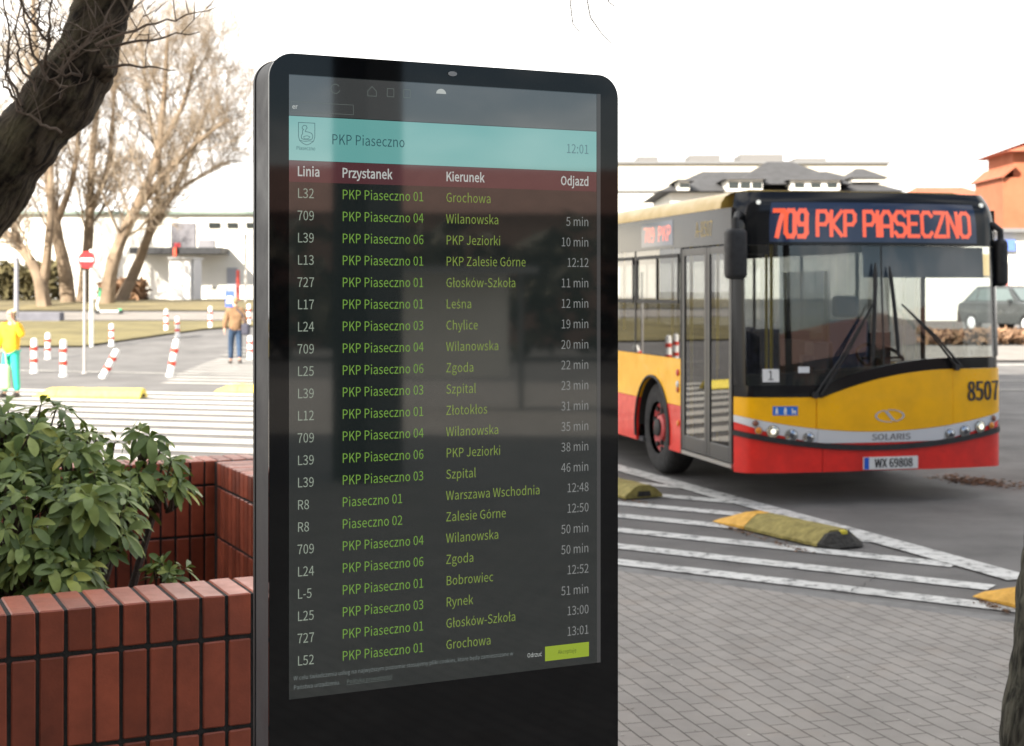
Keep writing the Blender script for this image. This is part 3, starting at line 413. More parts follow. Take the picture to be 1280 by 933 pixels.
GLYPHS_BOLD = """
K|635|209 740 209 378 182 378 484 740 638 740 394 445 665 -20 518 -20 310 341 209 221 209 -20 80 -20 80 740|11 0 12 11 2 0 2 1 0 2 4 3 2 5 4 2 8 5 8 6 5 11 9 2 9 8 2 7 6 8 11 10 9
L|533|209 740 209 97 525 97 525 -20 80 -20 80 740|4 0 5 4 1 0 4 2 1 4 3 2
O|729|127 649 364 754 602 649 692 362 602 74 364 -34 127 74 36 362 503 562 364 631 225 562 171 362 225 161 364 89 503 161 558 362|0 2 1 7 10 0 10 9 0 9 2 0 9 8 2 8 3 2 7 11 10 15 3 8 6 11 7 15 4 3 6 12 11 14 4 15 6 13 12 13 4 14 6 4 13 6 5 4
P|622|307 740 513 690 595 509 515 324 311 267 209 267 209 -20 80 -20 80 740 423 413 462 508 422 600 291 627 209 627 209 380 294 380|7 13 8 13 0 8 13 1 0 13 12 1 12 11 1 11 2 1 7 14 13 10 2 11 10 3 2 9 3 10 15 3 9 7 5 14 5 15 14 5 3 15 5 4 3 7 6 5
a|553|124 289 361 352 346 417 273 452 194 436 107 389 54 486 164 543 292 568 448 502 494 331 494 -20 383 -20 376 44 396 44 315 -9 212 -33 87 11 36 140 365 253 210 212 166 143 186 96 239 80 303 96 365 140|7 9 8 6 9 7 6 3 9 3 2 9 2 10 9 5 4 6 4 3 6 1 10 2 0 10 1 0 19 10 19 11 10 18 20 0 20 19 0 25 11 19 18 21 20 18 22 21 17 22 18 24 14 25 14 11 25 23 14 24 17 23 22 17 13 23 13 14 23 17 15 13 15 12 13 15 11 14 16 15 17 12 11 15
d|609|106 486 280 568 372 549 411 523 409 576 409 802 538 802 538 -20 428 -20 420 43 441 43 370 -9 270 -33 96 46 31 267 409 405 356 440 302 451 206 401 165 267 200 130 294 84 353 99 409 145|4 6 5 4 7 6 3 7 4 0 2 1 0 3 2 0 17 3 17 16 3 16 15 3 15 7 3 14 18 0 18 17 0 23 7 15 14 19 18 14 20 19 13 20 14 22 10 23 10 7 23 13 21 20 21 10 22 13 10 21 12 9 13 9 10 13 12 11 9 11 8 9 11 7 10 8 7 11
e|544|109 486 290 569 464 493 523 299 521 267 516 226 168 226 207 125 319 79 381 89 458 127 508 33 410 -16 304 -33 110 46 30 266 373 419 292 454 206 417 168 329 398 329|0 2 1 0 17 2 17 16 2 16 3 2 15 18 0 18 17 0 20 3 16 15 19 18 15 20 19 15 3 20 15 4 3 15 5 4 14 6 15 6 5 15 14 7 6 9 11 10 14 8 7 8 11 9 14 11 8 13 11 14 13 12 11
i|270|78 760 136 782 194 761 217 703 194 644 136 622 78 645 56 703 200 553 200 -20 71 -20 71 553|10 8 11 10 9 8 0 2 1 0 3 2 7 3 0 7 4 3 6 4 7 5 4 6
j|270|77 761 136 782 193 761 217 703 194 644 136 622 77 644 55 703 -39 -132 2 -144 22 -146 61 -125 72 -59 72 553 200 553 200 -63 164 -205 37 -258 -13 -253 -67 -238|12 14 13 12 15 14 11 15 12 11 16 15 10 16 11 19 9 8 19 10 9 19 16 10 19 17 16 18 17 19 0 2 1 0 3 2 7 3 0 7 4 3 6 4 7 6 5 4
k|542|198 802 198 272 173 272 399 553 551 553 355 317 568 -20 424 -20 276 224 198 133 198 -20 71 -20 71 802|11 0 12 11 2 0 2 1 0 2 4 3 2 5 4 2 8 5 8 6 5 11 9 2 9 8 2 7 6 8 11 10 9
n|599|182 553 190 475 168 475 247 538 355 568 494 508 536 340 536 -20 408 -20 408 324 386 421 325 448 262 430 200 378 200 -20 71 -20 71 553|3 5 4 15 0 16 15 2 0 2 1 0 2 5 3 2 11 5 11 10 5 10 6 5 15 13 2 13 12 2 12 11 2 9 6 10 15 14 13 9 7 6 8 7 9
r|381|182 553 191 456 166 456 231 534 323 567 361 564 406 548 381 433 339 445 317 447 257 423 200 337 200 -20 71 -20 71 553|3 5 4 3 6 5 13 0 14 13 2 0 2 1 0 3 7 6 2 9 3 9 8 3 8 7 3 13 11 2 11 10 2 10 9 2 13 12 11
s|460|70 147 155 93 232 77 298 98 316 139 285 188 208 224 96 280 39 395 95 519 243 567 344 548 439 492 371 404 303 445 246 457 185 438 169 401 195 359 270 325 386 268 445 146 388 18 231 -33 114 -10 3 55|9 11 10 9 12 11 8 15 9 15 12 9 15 14 12 14 13 12 8 16 15 8 17 16 8 18 17 7 18 8 7 19 18 7 20 19 6 20 7 6 21 20 5 21 6 4 21 5 25 1 0 4 22 21 3 22 4 2 22 3 25 2 1 25 22 2 24 22 25 24 23 22
t|370|86 441 7 441 7 547 93 552 102 703 215 703 215 553 360 553 360 441 215 441 215 164 230 101 281 80 305 84 353 100 380 -7 312 -26 255 -33 123 22 86 163|3 5 4 3 6 5 3 7 6 3 8 7 2 8 3 1 8 2 0 8 1 19 9 0 9 8 0 19 10 9 19 11 10 18 11 19 18 12 11 13 15 14 12 15 13 18 15 12 17 15 18 17 16 15
u|596|63 553 193 553 193 208 214 112 274 86 337 104 398 163 398 553 526 553 526 -20 414 -20 407 64 430 64 352 -4 245 -34 106 26 63 193|16 1 0 16 2 1 6 8 7 6 9 8 16 3 2 15 3 16 5 12 6 12 9 6 15 4 3 4 12 5 15 11 4 11 12 4 13 9 12 15 13 11 13 10 11 14 13 15 10 9 13
y|512|40 -122 77 -134 92 -136 155 -108 197 -34 206 -2 -16 553 120 553 233 244 258 170 281 106 257 106 275 168 297 243 397 553 527 553 317 -53 239 -192 102 -250 61 -246 13 -233|5 7 6 5 8 7 13 15 14 13 16 15 5 9 8 12 16 13 5 11 9 11 10 9 11 16 12 5 16 11 4 16 5 3 16 4 3 17 16 2 17 3 20 1 0 20 2 1 20 17 2 20 18 17 19 18 20
z|467|278 441 45 441 45 553 449 553 449 479 185 92 458 92 458 -20 15 -20 15 54|1 3 2 1 4 3 1 0 4 0 5 4 9 5 0 9 6 5 9 7 6 8 7 9
"""

def _load(txt):
    d = {}
    for ln in txt.strip().split("\n"):
        c, a, v, t = ln.split("|")
        v = [int(q) / 1000 for q in v.split()]
        t = [int(q) for q in t.split()]
        d[c] = (int(a) / 1000, list(zip(v[::2], v[1::2])), [tuple(t[k:k + 3]) for k in range(0, len(t), 3)])
    return d
FONT, FONT_B = _load(GLYPHS), _load(GLYPHS_BOLD)

def text_mesh(body, size=1.0, align='LEFT', bold=0.0, sx=1.0):
    """Lettering as flat triangles: verts 2-D, faces. Cap height is 0.72 of the size."""
    vs, fs, x = [], [], 0.0
    for ch in body:
        if ch == " ":
            x += SPACE_ADV / 1000
            continue
        a, v, f = (FONT_B if bold and ch in FONT_B else FONT)[ch]
        b0 = len(vs)
        vs += [(p[0] + x, p[1]) for p in v]
        fs += [tuple(i + b0 for i in t) for t in f]
        x += a
    sh = -x if align == 'RIGHT' else -x / 2 if align == 'CENTER' else 0.0
    return [((p[0] + sh) * size * sx, p[1] * size) for p in vs], fs

def copy_tree(o, parent=None):
    c = o.copy()
    C.objects.link(c)
    if parent is not None:
        c.parent = parent
    for ch in list(o.children):
        copy_tree(ch, c)
    return c

F_PX = 1859.0
def g2(u, v, h=0.0):
    """Ground point seen at a photo pixel (measuring helper)."""
    y = (CAM_H - h) * F_PX / (v - 365.0)
    return ((u - 640.0) / F_PX * y, y)
def at(u, v, y):
    return Vector(((u - 640.0) / F_PX * y, y, CAM_H - (v - 365.0) / F_PX * y))

KN = [(-1e4, 0), (42, 0), (52, .55), (66, .75), (74, 1.3), (90, 1.45), (200, 1.7), (1e4, 1.7)]
def gh(y):
    for (a, ha), (b, hb) in zip(KN, KN[1:]):
        if a <= y <= b:
            return ha + (hb - ha) * (y - a) / (b - a)
    return 0.0

# ------------------------------------------------------------------ ground
def asphalt_mat():
    m = mat("asphalt", (0.150, 0.145, 0.141), rough=0.85, var=0.24, vscale=0.9, bump=0.6, bscale=150, spec=0.3, detail=10)
    return m

def make_paver_mat():
    m = bpy.data.materials.new("concrete_pavers")
    m.use_nodes = True
    n, l = m.node_tree.nodes, m.node_tree.links
    p = n['Principled BSDF']
    p.inputs['Roughness'].default_value = 0.85
    p.inputs['Specular IOR Level'].default_value = 0.3
    tc = n.new('ShaderNodeTexCoord')
    mp = n.new('ShaderNodeMapping')
    mp.inputs['Rotation'].default_value = (0, 0, R(73.0))
    # small wobble so that the courses are not ruler straight
    wob = n.new('ShaderNodeTexNoise')
    wob.inputs['Scale'].default_value = 1.3
    wm = n.new('ShaderNodeVectorMath'); wm.operation = 'SCALE'; wm.inputs['Scale'].default_value = 0.045
    wa = n.new('ShaderNodeVectorMath'); wa.operation = 'ADD'
    l.new(tc.outputs['Object'], wob.inputs['Vector'])
    l.new(wob.outputs['Color'], wm.inputs[0])
    l.new(tc.outputs['Object'], wa.inputs[0])
    l.new(wm.outputs[0], wa.inputs[1])
    l.new(wa.outputs[0], mp.inputs['Vector'])
    b = n.new('ShaderNodeTexBrick')
    b.offset = 0.5
    b.inputs['Color1'].default_value = (0.285, 0.266, 0.246, 1)
    b.inputs['Color2'].default_value = (0.245, 0.230, 0.214, 1)
    b.inputs['Mortar'].default_value = (0.06, 0.053, 0.046, 1)
    b.inputs['Scale'].default_value = 1.0
    b.inputs['Mortar Size'].default_value = 0.0037
    b.inputs['Mortar Smooth'].default_value = 0.3
    b.inputs['Bias'].default_value = -0.2
    b.inputs['Brick Width'].default_value = 0.2
    b.inputs['Row Height'].default_value = 0.1
    l.new(mp.outputs[0], b.inputs['Vector'])
    nz = n.new('ShaderNodeTexNoise')
    nz.inputs['Scale'].default_value = 2.2
    nz.inputs['Detail'].default_value = 10
    nz.inputs['Roughness'].default_value = 0.65
    l.new(tc.outputs['Object'], nz.inputs['Vector'])
    mr = n.new('ShaderNodeMapRange')
    mr.inputs[1].default_value = 0.3; mr.inputs[2].default_value = 0.7
    mr.inputs[3].default_value = 0.84; mr.inputs[4].default_value = 1.14
    l.new(nz.outputs['Fac'], mr.inputs[0])
    vm = n.new('ShaderNodeVectorMath'); vm.operation = 'SCALE'
    l.new(b.outputs['Color'], vm.inputs[0])
    l.new(mr.outputs[0], vm.inputs['Scale'])
    # a few pinkish bricks
    nz2 = n.new('ShaderNodeTexNoise'); nz2.inputs['Scale'].default_value = 3.5
    l.new(tc.outputs['Object'], nz2.inputs['Vector'])
    rp = n.new('ShaderNodeMapRange')
    rp.inputs[1].default_value = 0.55; rp.inputs[2].default_value = 0.75; rp.inputs[3].default_value = 0; rp.inputs[4].default_value = 0.5
    l.new(nz2.outputs['Fac'], rp.inputs[0])
    mx = n.new('ShaderNodeMix'); mx.data_type = 'RGBA'; mx.blend_type = 'MULTIPLY'
    mx.inputs[7].default_value = (1.0, 0.93, 0.87, 1)
    l.new(rp.outputs[0], mx.inputs[0])
    l.new(vm.outputs[0], mx.inputs[6])
    l.new(mx.outputs[2], p.inputs['Base Color'])
    bp = n.new('ShaderNodeBump')
    bp.inputs['Strength'].default_value = 0.7
    bp.inputs['Distance'].default_value = 0.004
    bp.invert = True
    l.new(b.outputs['Fac'], bp.inputs['Height'])
    nb = n.new('ShaderNodeTexNoise'); nb.inputs['Scale'].default_value = 220
    l.new(tc.outputs['Object'], nb.inputs['Vector'])
    bp2 = n.new('ShaderNodeBump'); bp2.inputs['Strength'].default_value = 0.25; bp2.inputs['Distance'].default_value = 0.003
    l.new(nb.outputs['Fac'], bp2.inputs['Height'])
    l.new(bp.outputs[0], bp2.inputs['Normal'])
    l.new(bp2.outputs[0], p.inputs['Normal'])
    return m

def worn_paint(name, col, wear=0.5):
    """Road paint worn through to the asphalt in patches."""
    m = bpy.data.materials.new(name)
    m.use_nodes = True
    n, l = m.node_tree.nodes, m.node_tree.links
    p = n['Principled BSDF']
    p.inputs['Roughness'].default_value = 0.75
    p.inputs['Specular IOR Level'].default_value = 0.3
    tc = n.new('ShaderNodeTexCoord')
    a = n.new('ShaderNodeTexNoise'); a.inputs['Scale'].default_value = 9; a.inputs['Detail'].default_value = 12; a.inputs['Roughness'].default_value = 0.75
    l.new(tc.outputs['Object'], a.inputs['Vector'])
    r = n.new('ShaderNodeValToRGB')
    r.color_ramp.elements[0].position = 0.30 * wear + 0.12
    r.color_ramp.elements[1].position = 0.30 * wear + 0.25
    l.new(a.outputs['Fac'], r.inputs[0])
    b = n.new('ShaderNodeTexNoise'); b.inputs['Scale'].default_value = 1.5; b.inputs['Detail'].default_value = 8
    l.new(tc.outputs['Object'], b.inputs['Vector'])
    mr = n.new('ShaderNodeMapRange'); mr.inputs[1].default_value = 0.3; mr.inputs[2].default_value = 0.7
    mr.inputs[3].default_value = 0.8; mr.inputs[4].default_value = 1.05
    l.new(b.outputs['Fac'], mr.inputs[0])
    vm = n.new('ShaderNodeVectorMath'); vm.operation = 'SCALE'; vm.inputs[0].default_value = col
    l.new(mr.outputs[0], vm.inputs['Scale'])
    mx = n.new('ShaderNodeMix'); mx.data_type = 'RGBA'
    mx.inputs[6].default_value = (0.12, 0.12, 0.12, 1)
    l.new(r.outputs[0], mx.inputs[0])
    l.new(vm.outputs[0], mx.inputs[7])
    l.new(mx.outputs[2], p.inputs['Base Color'])
    return m

gm = MB()
ys = [-400, -150, -60, -20, 0, 10, 20, 30, 38, 42, 44, 47, 52, 58, 66, 70, 74, 80, 90, 120, 200, 400, 900, 1800]
xs = [-1500, -500, -150, -60, -30, -15, -6, 0, 6, 15, 30, 60, 150, 500, 1500]
gv = [(x, y, gh(y)) for y in ys for x in xs]
W = len(xs)
gm.add(gv, [(j * W + i, j * W + i + 1, (j + 1) * W + i + 1, (j + 1) * W + i) for j in range(len(ys) - 1) for i in range(W - 1)])
tag(gm.build("road", asphalt_mat()), kind='structure')

def strip(name, m, xl, xr, y0, y1, lift, n=14, kind='structure'):
    """Ground-hugging sheet between two edges given as x(y)."""
    b = MB()
    yy = sorted(set([y0 + (y1 - y0) * i / n for i in range(n + 1)] + [k for k, _ in KN if y0 < k < y1]))
    vs = []
    for y in yy:
        vs += [(xl(y), y, gh(y) + lift), (xr(y), y, gh(y) + lift)]
    b.add(vs, [(2 * i, 2 * i + 1, 2 * i + 3, 2 * i + 2) for i in range(len(yy) - 1)])
    return tag(b.build(name, m), kind=kind)

# brick pavement on the near side of the road
EDGE = Vector((0.806, -0.592))            # direction of the pavement edge on the ground plan
E0 = Vector((0.71, 10.10))
pv = MB()
pA, pB = E0 - EDGE * 30, E0 + EDGE * 30
pv.add([(pA.x, pA.y, 0.006), (pB.x, pB.y, 0.006), (pB.x - 12, pB.y - 26, 0.006), (pA.x - 12, pA.y - 40, 0.006)], [(0, 3, 2, 1)])
tag(pv.build("pavement", make_paver_mat(), recalc=False), kind='structure')
# narrow concrete gutter strip along the pavement edge
gk = MB()
nrm2 = Vector((0.592, 0.806))
q0, q1 = pA + nrm2 * 0.16, pB + nrm2 * 0.16
gk.add([(pA.x, pA.y, 0.0045), (pB.x, pB.y, 0.0045), (q1.x, q1.y, 0.0045), (q0.x, q0.y, 0.0045)], [(0, 1, 2, 3)])
tag(gk.build("gutter", mat("gutter_concrete", (0.17, 0.168, 0.165), 0.85, var=0.2, vscale=5, bump=0.3, bscale=90)), kind='structure')

# hatched island: boundary stripe and diagonal stripes
WP = worn_paint("white_road_paint", (0.60, 0.60, 0.58), 0.85)
WP2 = worn_paint("white_crossing_paint", (0.52, 0.50, 0.46), 0.5)
hb = MB()
def stripe(b, p, q, w, z):
    p, q = Vector(p), Vector(q)
    d = (q - p).normalized()
    n_ = Vector((-d.y, d.x)) * (w / 2)
    b.add([(*(p - n_), z), (*(q - n_), z), (*(q + n_), z), (*(p + n_), z)], [(0, 1, 2, 3)])
BD = Vector((0.337, -0.9415))
B0 = Vector((1.12, 16.05))
stripe(hb, B0 - BD * 14, B0 + BD * 6.65, 0.24, 0.012)
stripe_dir = Vector((0.826, -0.563))
for yk in (10.39, 11.07, 11.86, 12.66, 13.43, 14.22, 15.0):
    p = Vector((0.8, yk))
    # meet the boundary line
    det = stripe_dir.x * (-BD.y) - stripe_dir.y * (-BD.x)
    dx, dy = B0.x - p.x, B0.y - p.y
    t = (dx * (-BD.y) - dy * (-BD.x)) / det
    t = min(t, 2.75)
    stripe(hb, p - stripe_dir * 2.0, p + stripe_dir * t, 0.20, 0.008)
tag(hb.build("hatched_road_marking", WP), kind='structure')

# sunlit crossing on the far left
zb = MB()
zd = Vector((0.962, -0.272))
for k in range(11):
    c = Vector((-5.0, 17.2 + k * 1.02))
    stripe(zb, c - zd * 9, c + zd * 4.2, 0.52, 0.009)
for k in range(14):
    y = 31.0 + k * 1.1
    c = Vector(((205 + (y - 31) * 6 - 640) / F_PX * y, y))
    e = c + zd * 5.5
    z0 = max(gh(y), gh(e.y)) + 0.01
    stripe(zb, c, e, 0.36, z0)
tag(zb.build("crossing_marking", WP2), kind='structure')
lm = MB()
for (a, b_, w) in (((-13, 36.2), (-5.5, 33.6), .18), ((7.5, 38.3), (40, 38.8), .5), ((7, 31.6), (40, 31.8), .16), ((7, 28.6), (40, 29.2), .14)):
    stripe(lm, a, b_, w, 0.013)
tag(lm.build("lane_marking", WP2), kind='structure')

GRASS = mat("dry_grass", (0.15, 0.125, 0.05), 0.95, var=0.4, vscale=0.7, bump=0.8, bscale=14, detail=12)
GRASS2 = mat("grass_bank", (0.16, 0.13, 0.06), 0.95, var=0.4, vscale=0.5, bump=0.8, bscale=10, detail=12)
strip("grass_verge", GRASS, lambda y: -60, lambda y: -13.0 + (y - 46) * 0.36, 45.5, 60, 0.06)
strip("grass_bank", GRASS2, lambda y: -90, lambda y: -2.0, 69.5, 86, 0.05)
PAVL = mat("pale_footway", (0.22, 0.20, 0.18), 0.85, var=0.15, vscale=1.5, bump=0.2)
strip("footway", PAVL, lambda y: -60, lambda y: 2.0, 62, 68.5, 0.03)
strip("far_footway", PAVL, lambda y: 8, lambda y: 70, 40.2, 45.5, 0.05)

# ------------------------------------------------------------------ things behind the camera that cast the shade / show in the glass
def facade_mat(name, wall, win):
    m = bpy.data.materials.new(name)
    m.use_nodes = True
    n, l = m.node_tree.nodes, m.node_tree.links
    p = n['Principled BSDF']
    p.inputs['Roughness'].default_value = 0.8
    tc = n.new('ShaderNodeTexCoord')
    nz = n.new('ShaderNodeTexNoise'); nz.inputs['Scale'].default_value = 0.8; nz.inputs['Detail'].default_value = 8
    l.new(tc.outputs['Object'], nz.inputs['Vector'])
    mr = n.new('ShaderNodeMapRange'); mr.inputs[3].default_value = 0.8; mr.inputs[4].default_value = 1.2
    l.new(nz.outputs['Fac'], mr.inputs[0])
    vm = n.new('ShaderNodeVectorMath'); vm.operation = 'SCALE'; vm.inputs[0].default_value = wall
    l.new(mr.outputs[0], vm.inputs['Scale'])
    l.new(vm.outputs[0], p.inputs['Base Color'])
    return m

blk = thing("office_block", "tall grey block behind the viewer whose shadow covers the pavement", "building", (-5, -10, 0))
b = MB(); b.bx(-18, 5.4, -18, -6.4, 0.004, 29); b.build("wall", facade_mat("block_render", (0.34, 0.33, 0.31), None), blk, world=True)
b = MB(); b.bx(-18.3, 5.7, -18.3, -6.1, 29, 29.5); b.build("roof", mat("bitumen_roof", (0.06, 0.06, 0.06), 0.9, var=0.2), blk, world=True)
DARKGLASS = mat("dark_window_glass", (0.015, 0.018, 0.02), 0.05)
for fl in range(9):
    b = MB(); b.bx(-17.6, 5.0, -6.42, -6.36, 1.4 + fl * 2.95, 3.0 + fl * 2.95); b.build("window_band", DARKGLASS, blk, world=True)
stn = thing("station_hall", "grey station hall wing with dark corner column behind the viewer", "building", (6.8, -8, 0))
b = MB(); b.bx(5.45, 7.7, -13, -6.7, 0.004, 8.5); b.build("wall", facade_mat("hall_render", (0.27, 0.27, 0.27), None), stn, world=True)
b = MB(); b.bx(5.45, 9.0, -13.4, -5.2, 8.5, 8.9); b.build("roof", MATS["bitumen_roof"], stn, world=True)
b = MB(); b.bx(8.0, 8.5, -5.9, -5.4, 0.004, 8.5); b.build("column", mat("dark_column", (0.02, 0.02, 0.022), 0.5), stn, world=True)

hall = thing("brick_hall", "long low red brick hall across the square behind the viewer", "building", (38, -34, 0), rz=R(41))
b = MB(); b.bx(-26, 26, -5, 5, 0.004, 4.6); b.build("wall", mat("hall_brick", (0.28, 0.16, 0.12), 0.85, var=0.2, vscale=1.0), hall)
b = MB(); b.prism([(-5.4, 4.6), (5.4, 4.6), (0, 6.6)], 'x', -26.5, 26.5); b.build("roof", mat("hall_roof_tiles", (0.24, 0.13, 0.10), 0.8, var=0.25, vscale=2), hall)
hdg = MB()
for i in range(2600):
    t = random.uniform(-1, 1) * 30
    base = Vector((28, -24, 0)) + Vector((0.64, 0.77, 0)) * t
    top = 3.3 + 1.4 * noise.noise(Vector((t * .23, 2.0, 0))) + .8 * noise.noise(Vector((t * .9, 5.0, 0)))
    c = base + Vector((random.uniform(-1.2, 1.2), random.uniform(-1.2, 1.2), 0.15 + top * random.random() ** .8))
    s_ = random.uniform(0.3, 0.7)
    rot = Matrix.Rotation(random.uniform(0, 6), 3, Vector((random.random(), random.random(), random.random() + .1)).normalized())
    vs = [c + rot @ Vector(q) * s_ for q in ((-1, 0, 0), (0, -.5, .2), (1, 0, 0), (0, .5, .2))]
    hdg.add(vs, [(0, 1, 2, 3)])
tag(hdg.build("hedge", mat("hedge_leaves", (0.085, 0.075, 0.05), 0.8, island=0.5), recalc=False), "dark evergreen hedge before the brick hall behind the viewer", "hedge")
shl = thing("bus_shelter", "small white panelled bus shelter on the square behind the viewer", "shelter", (15.6, -11.2, 0), rz=R(41))
b = MB(); b.bx(-1.0, 1.0, -0.08, 0.0, 0.5, 2.2); b.build("back_panel", mat("white_panel", (0.8, 0.78, 0.72), 0.5), shl)
b = MB(); b.bx(-1.3, 1.3, -0.3, 1.1, 2.2, 2.3); b.build("roof", mat("shelter_roof", (0.3, 0.3, 0.3), 0.5), shl)
for sx in (-1.2, 1.2):
    b = MB(); b.bx(sx - .04, sx + .04, -0.04, 0.04, 0.004, 2.2); b.build("post", mat("shelter_post", (0.2, 0.2, 0.2), 0.5), shl)

# ------------------------------------------------------------------ information kiosk
KA = Vector((0.905, 0.4254, 0)); KN_ = Vector((-0.4254, 0.905, 0))   # along the face / away from the viewer
K_RZ = math.atan2(KA.y, KA.x)
k_org = KA * 0.794 + KN_ * 2.787                    # lower left corner of the face on the ground
kiosk = thing("information_kiosk", "tall black freestanding touchscreen kiosk listing bus departures", "kiosk",
              (k_org.x, k_org.y, 0.006), rz=K_RZ)
K0 = 0.006
KW, KH, KD = 0.767, 2.362 - K0, 0.115
def rrect(x0, x1, z0, z1, r, n=10, low=True):
    pts = []
    for (cx, cz, a0) in ((x1 - r, z1 - r, 0), (x0 + r, z1 - r, 90)):
        for i in range(n + 1):
            a = R(a0 + 90 * i / n)
            pts.append((cx + r * math.cos(a), cz + r * math.sin(a)))
    if low:
        return pts + [(x0, z0), (x1, z0)]
    for (cx, cz, a0) in ((x0 + r, z0 + r, 180), (x1 - r, z0 + r, 270)):
        for i in range(n + 1):
            a = R(a0 + 90 * i / n)
            pts.append((cx + r * math.cos(a), cz + r * math.sin(a)))
    return pts
b = MB(); b.prism(rrect(0.002, KW - 0.002, 0, KH - 0.002, 0.046), 'y', 0.007, KD - 0.012)
b.build("casing", mat("kiosk_grey_metal", (0.05, 0.05, 0.054), 0.5, metal=0.0, var=0.03, vscale=8, bump=0.04, bscale=300), kiosk, smooth=True)
b = MB(); b.prism(rrect(0.0, KW, 0, KH, 0.048), 'y', KD - 0.012 + 0.0005, KD)
b.build("back_cover", mat("kiosk_black_metal", (0.02, 0.02, 0.022), 0.5), kiosk, smooth=True)
b = MB(); b.prism(rrect(0.0, KW, 0, KH, 0.048), 'y', 0.0, 0.0065)
KGL = mat("kiosk_front_glass", (0.004, 0.005, 0.006), 0.035, spec=0.36, var=0.0)
front = b.build("front_glass", KGL, kiosk, smooth=True)
# screen, 0.685 x 1.21 m, laid flush behind the glass
SX0, SX1 = 0.039, 0.039 + 0.685
SZ0, SZ1 = 1.111 - K0, 2.321 - K0
def quad(b, x0, x1, z0, z1, y):
    b.add([(x0, y, z0), (x1, y, z0), (x1, y, z1), (x0, y, z1)], [(0, 1, 2, 3)])
b = MB(); quad(b, SX0, SX1, SZ0, SZ1, -0.0006)
SCR = emit_mat("screen_dark", (17, 24, 23), 1.0, spec=1.15, rough=0.035, base=(0.012, 0.013, 0.013))
screen = b.build("screen", SCR, kiosk, recalc=False)
def sz(world_z):
    return world_z - K0
def rect(name, x0, x1, z0, z1, y, m):
    b = MB(); quad(b, SX0 + x0, SX0 + x1, sz(z0), sz(z1), y)
    return b.build(name, m, screen, recalc=False)
TEAL = emit_mat("screen_teal", (96, 156, 152), 1.0, spec=1.4, rough=0.035)
RED_ = emit_mat("screen_maroon", (78, 44, 48), 1.0, spec=.9, rough=0.035)
rect("browser_bar", 0.0, 0.675, 2.242, 2.3195, -0.0009, emit_mat("screen_bar", (56, 58, 58), 1.0, spec=1.4, rough=0.035))
rect("title_band", 0.0, 0.675, 2.155, 2.2405, -0.0009, TEAL)
rect("column_heading_band", 0.0, 0.675, 2.113, 2.1545, -0.0009, RED_)
def words(b, body, x, zc, size, align='LEFT', bold=0.0, sx=1.0, y=-0.0012):
    vs, fs = text_mesh(body, size, align, bold, sx)
    z = sz(zc) - size * 0.36
    b.add([(SX0 + x + p[0], y, z + p[1]) for p in vs], fs)
T_GREY = emit_mat("screen_text_grey", (138, 148, 134), 1.0, rough=0.035)
T_GREEN = emit_mat("screen_text_green", (108, 146, 62), 1.0, rough=0.035)
T_OLIVE = emit_mat("screen_text_olive", (118, 138, 64), 1.0, rough=0.035)
T_TIME = emit_mat("screen_text_time", (124, 126, 124), 1.0, rough=0.035)
T_HEAD = emit_mat("screen_text_head", (176, 180, 176), 1.0, rough=0.035)
T_DARK = emit_mat("screen_text_dark", (45, 82, 88), 1.0, rough=0.035)
T_DARK2 = emit_mat("screen_text_slate", (88, 122, 128), 1.0, rough=0.035)
T_FAINT = emit_mat("screen_icon_faint", (92, 100, 96), 1.0, rough=0.035)
T_SMALL = emit_mat("screen_text_small", (112, 120, 118), 1.0, rough=0.035)
P = "PKP Piaseczno "
rows = [("L32", P + "01", "Grochowa", ""), ("709", P + "04", "Wilanowska", "5 min"), ("L39", P + "06", "PKP Jeziorki", "10 min"),
        ("L13", P + "01", "PKP Zalesie Górne", "12:12"), ("727", P + "01", "Głosków-Szkoła", "11 min"), ("L17", P + "01", "Leśna", "12 min"),
        ("L24", P + "03", "Chylice", "19 min"), ("709", P + "04", "Wilanowska", "20 min"), ("L25", P + "06", "Zgoda", "22 min"),
        ("L39", P + "03", "Szpital", "23 min"), ("L12", P + "01", "Złotokłos", "31 min"), ("709", P + "04", "Wilanowska", "35 min"),
        ("L39", P + "06", "PKP Jeziorki", "38 min"), ("L39", P + "03", "Szpital", "46 min"), ("R8", "Piaseczno 01", "Warszawa Wschodnia", "12:48"),
        ("R8", "Piaseczno 02", "Zalesie Górne", "12:50"), ("709", P + "04", "Wilanowska", "50 min"), ("L24", P + "06", "Zgoda", "50 min"),
        ("L-5", P + "01", "Bobrowiec", "12:52"), ("L25", P + "03", "Rynek", "51 min"), ("727", P + "01", "Głosków-Szkoła", "13:00"),
        ("L52", P + "01", "Grochowa", "13:01")]
FS = 0.0258
TX = 0.172 / (max(p[0] for p in text_mesh('PKP Piaseczno 01', FS)[0]))
for i, (a, s_, k_, t_) in enumerate(rows):
    zc = 2.0915 - i * 0.0432
    b = MB(); words(b, a, 0.016, zc, FS, sx=TX); b.build("line_number", T_GREY, screen, recalc=False)
    b = MB(); words(b, s_, 0.107, zc, FS, sx=TX); b.build("stop_name", T_GREEN, screen, recalc=False)
    b = MB(); words(b, k_, 0.328, zc, FS, sx=TX); b.build("destination_name", T_OLIVE, screen, recalc=False)
    if t_:
        b = MB(); words(b, t_, 0.657, zc, FS, 'RIGHT', sx=TX); b.build("departure_time", T_TIME, screen, recalc=False)
for w_, x_, al_ in (("Linia", .016, 'LEFT'), ("Przystanek", .107, 'LEFT'), ("Kierunek", .328, 'LEFT'), ("Odjazd", .657, 'RIGHT')):
    b = MB(); words(b, w_, x_, 2.134, 0.0255, al_, bold=1, sx=TX * .98); b.build("column_heading", T_HEAD, screen, recalc=False)
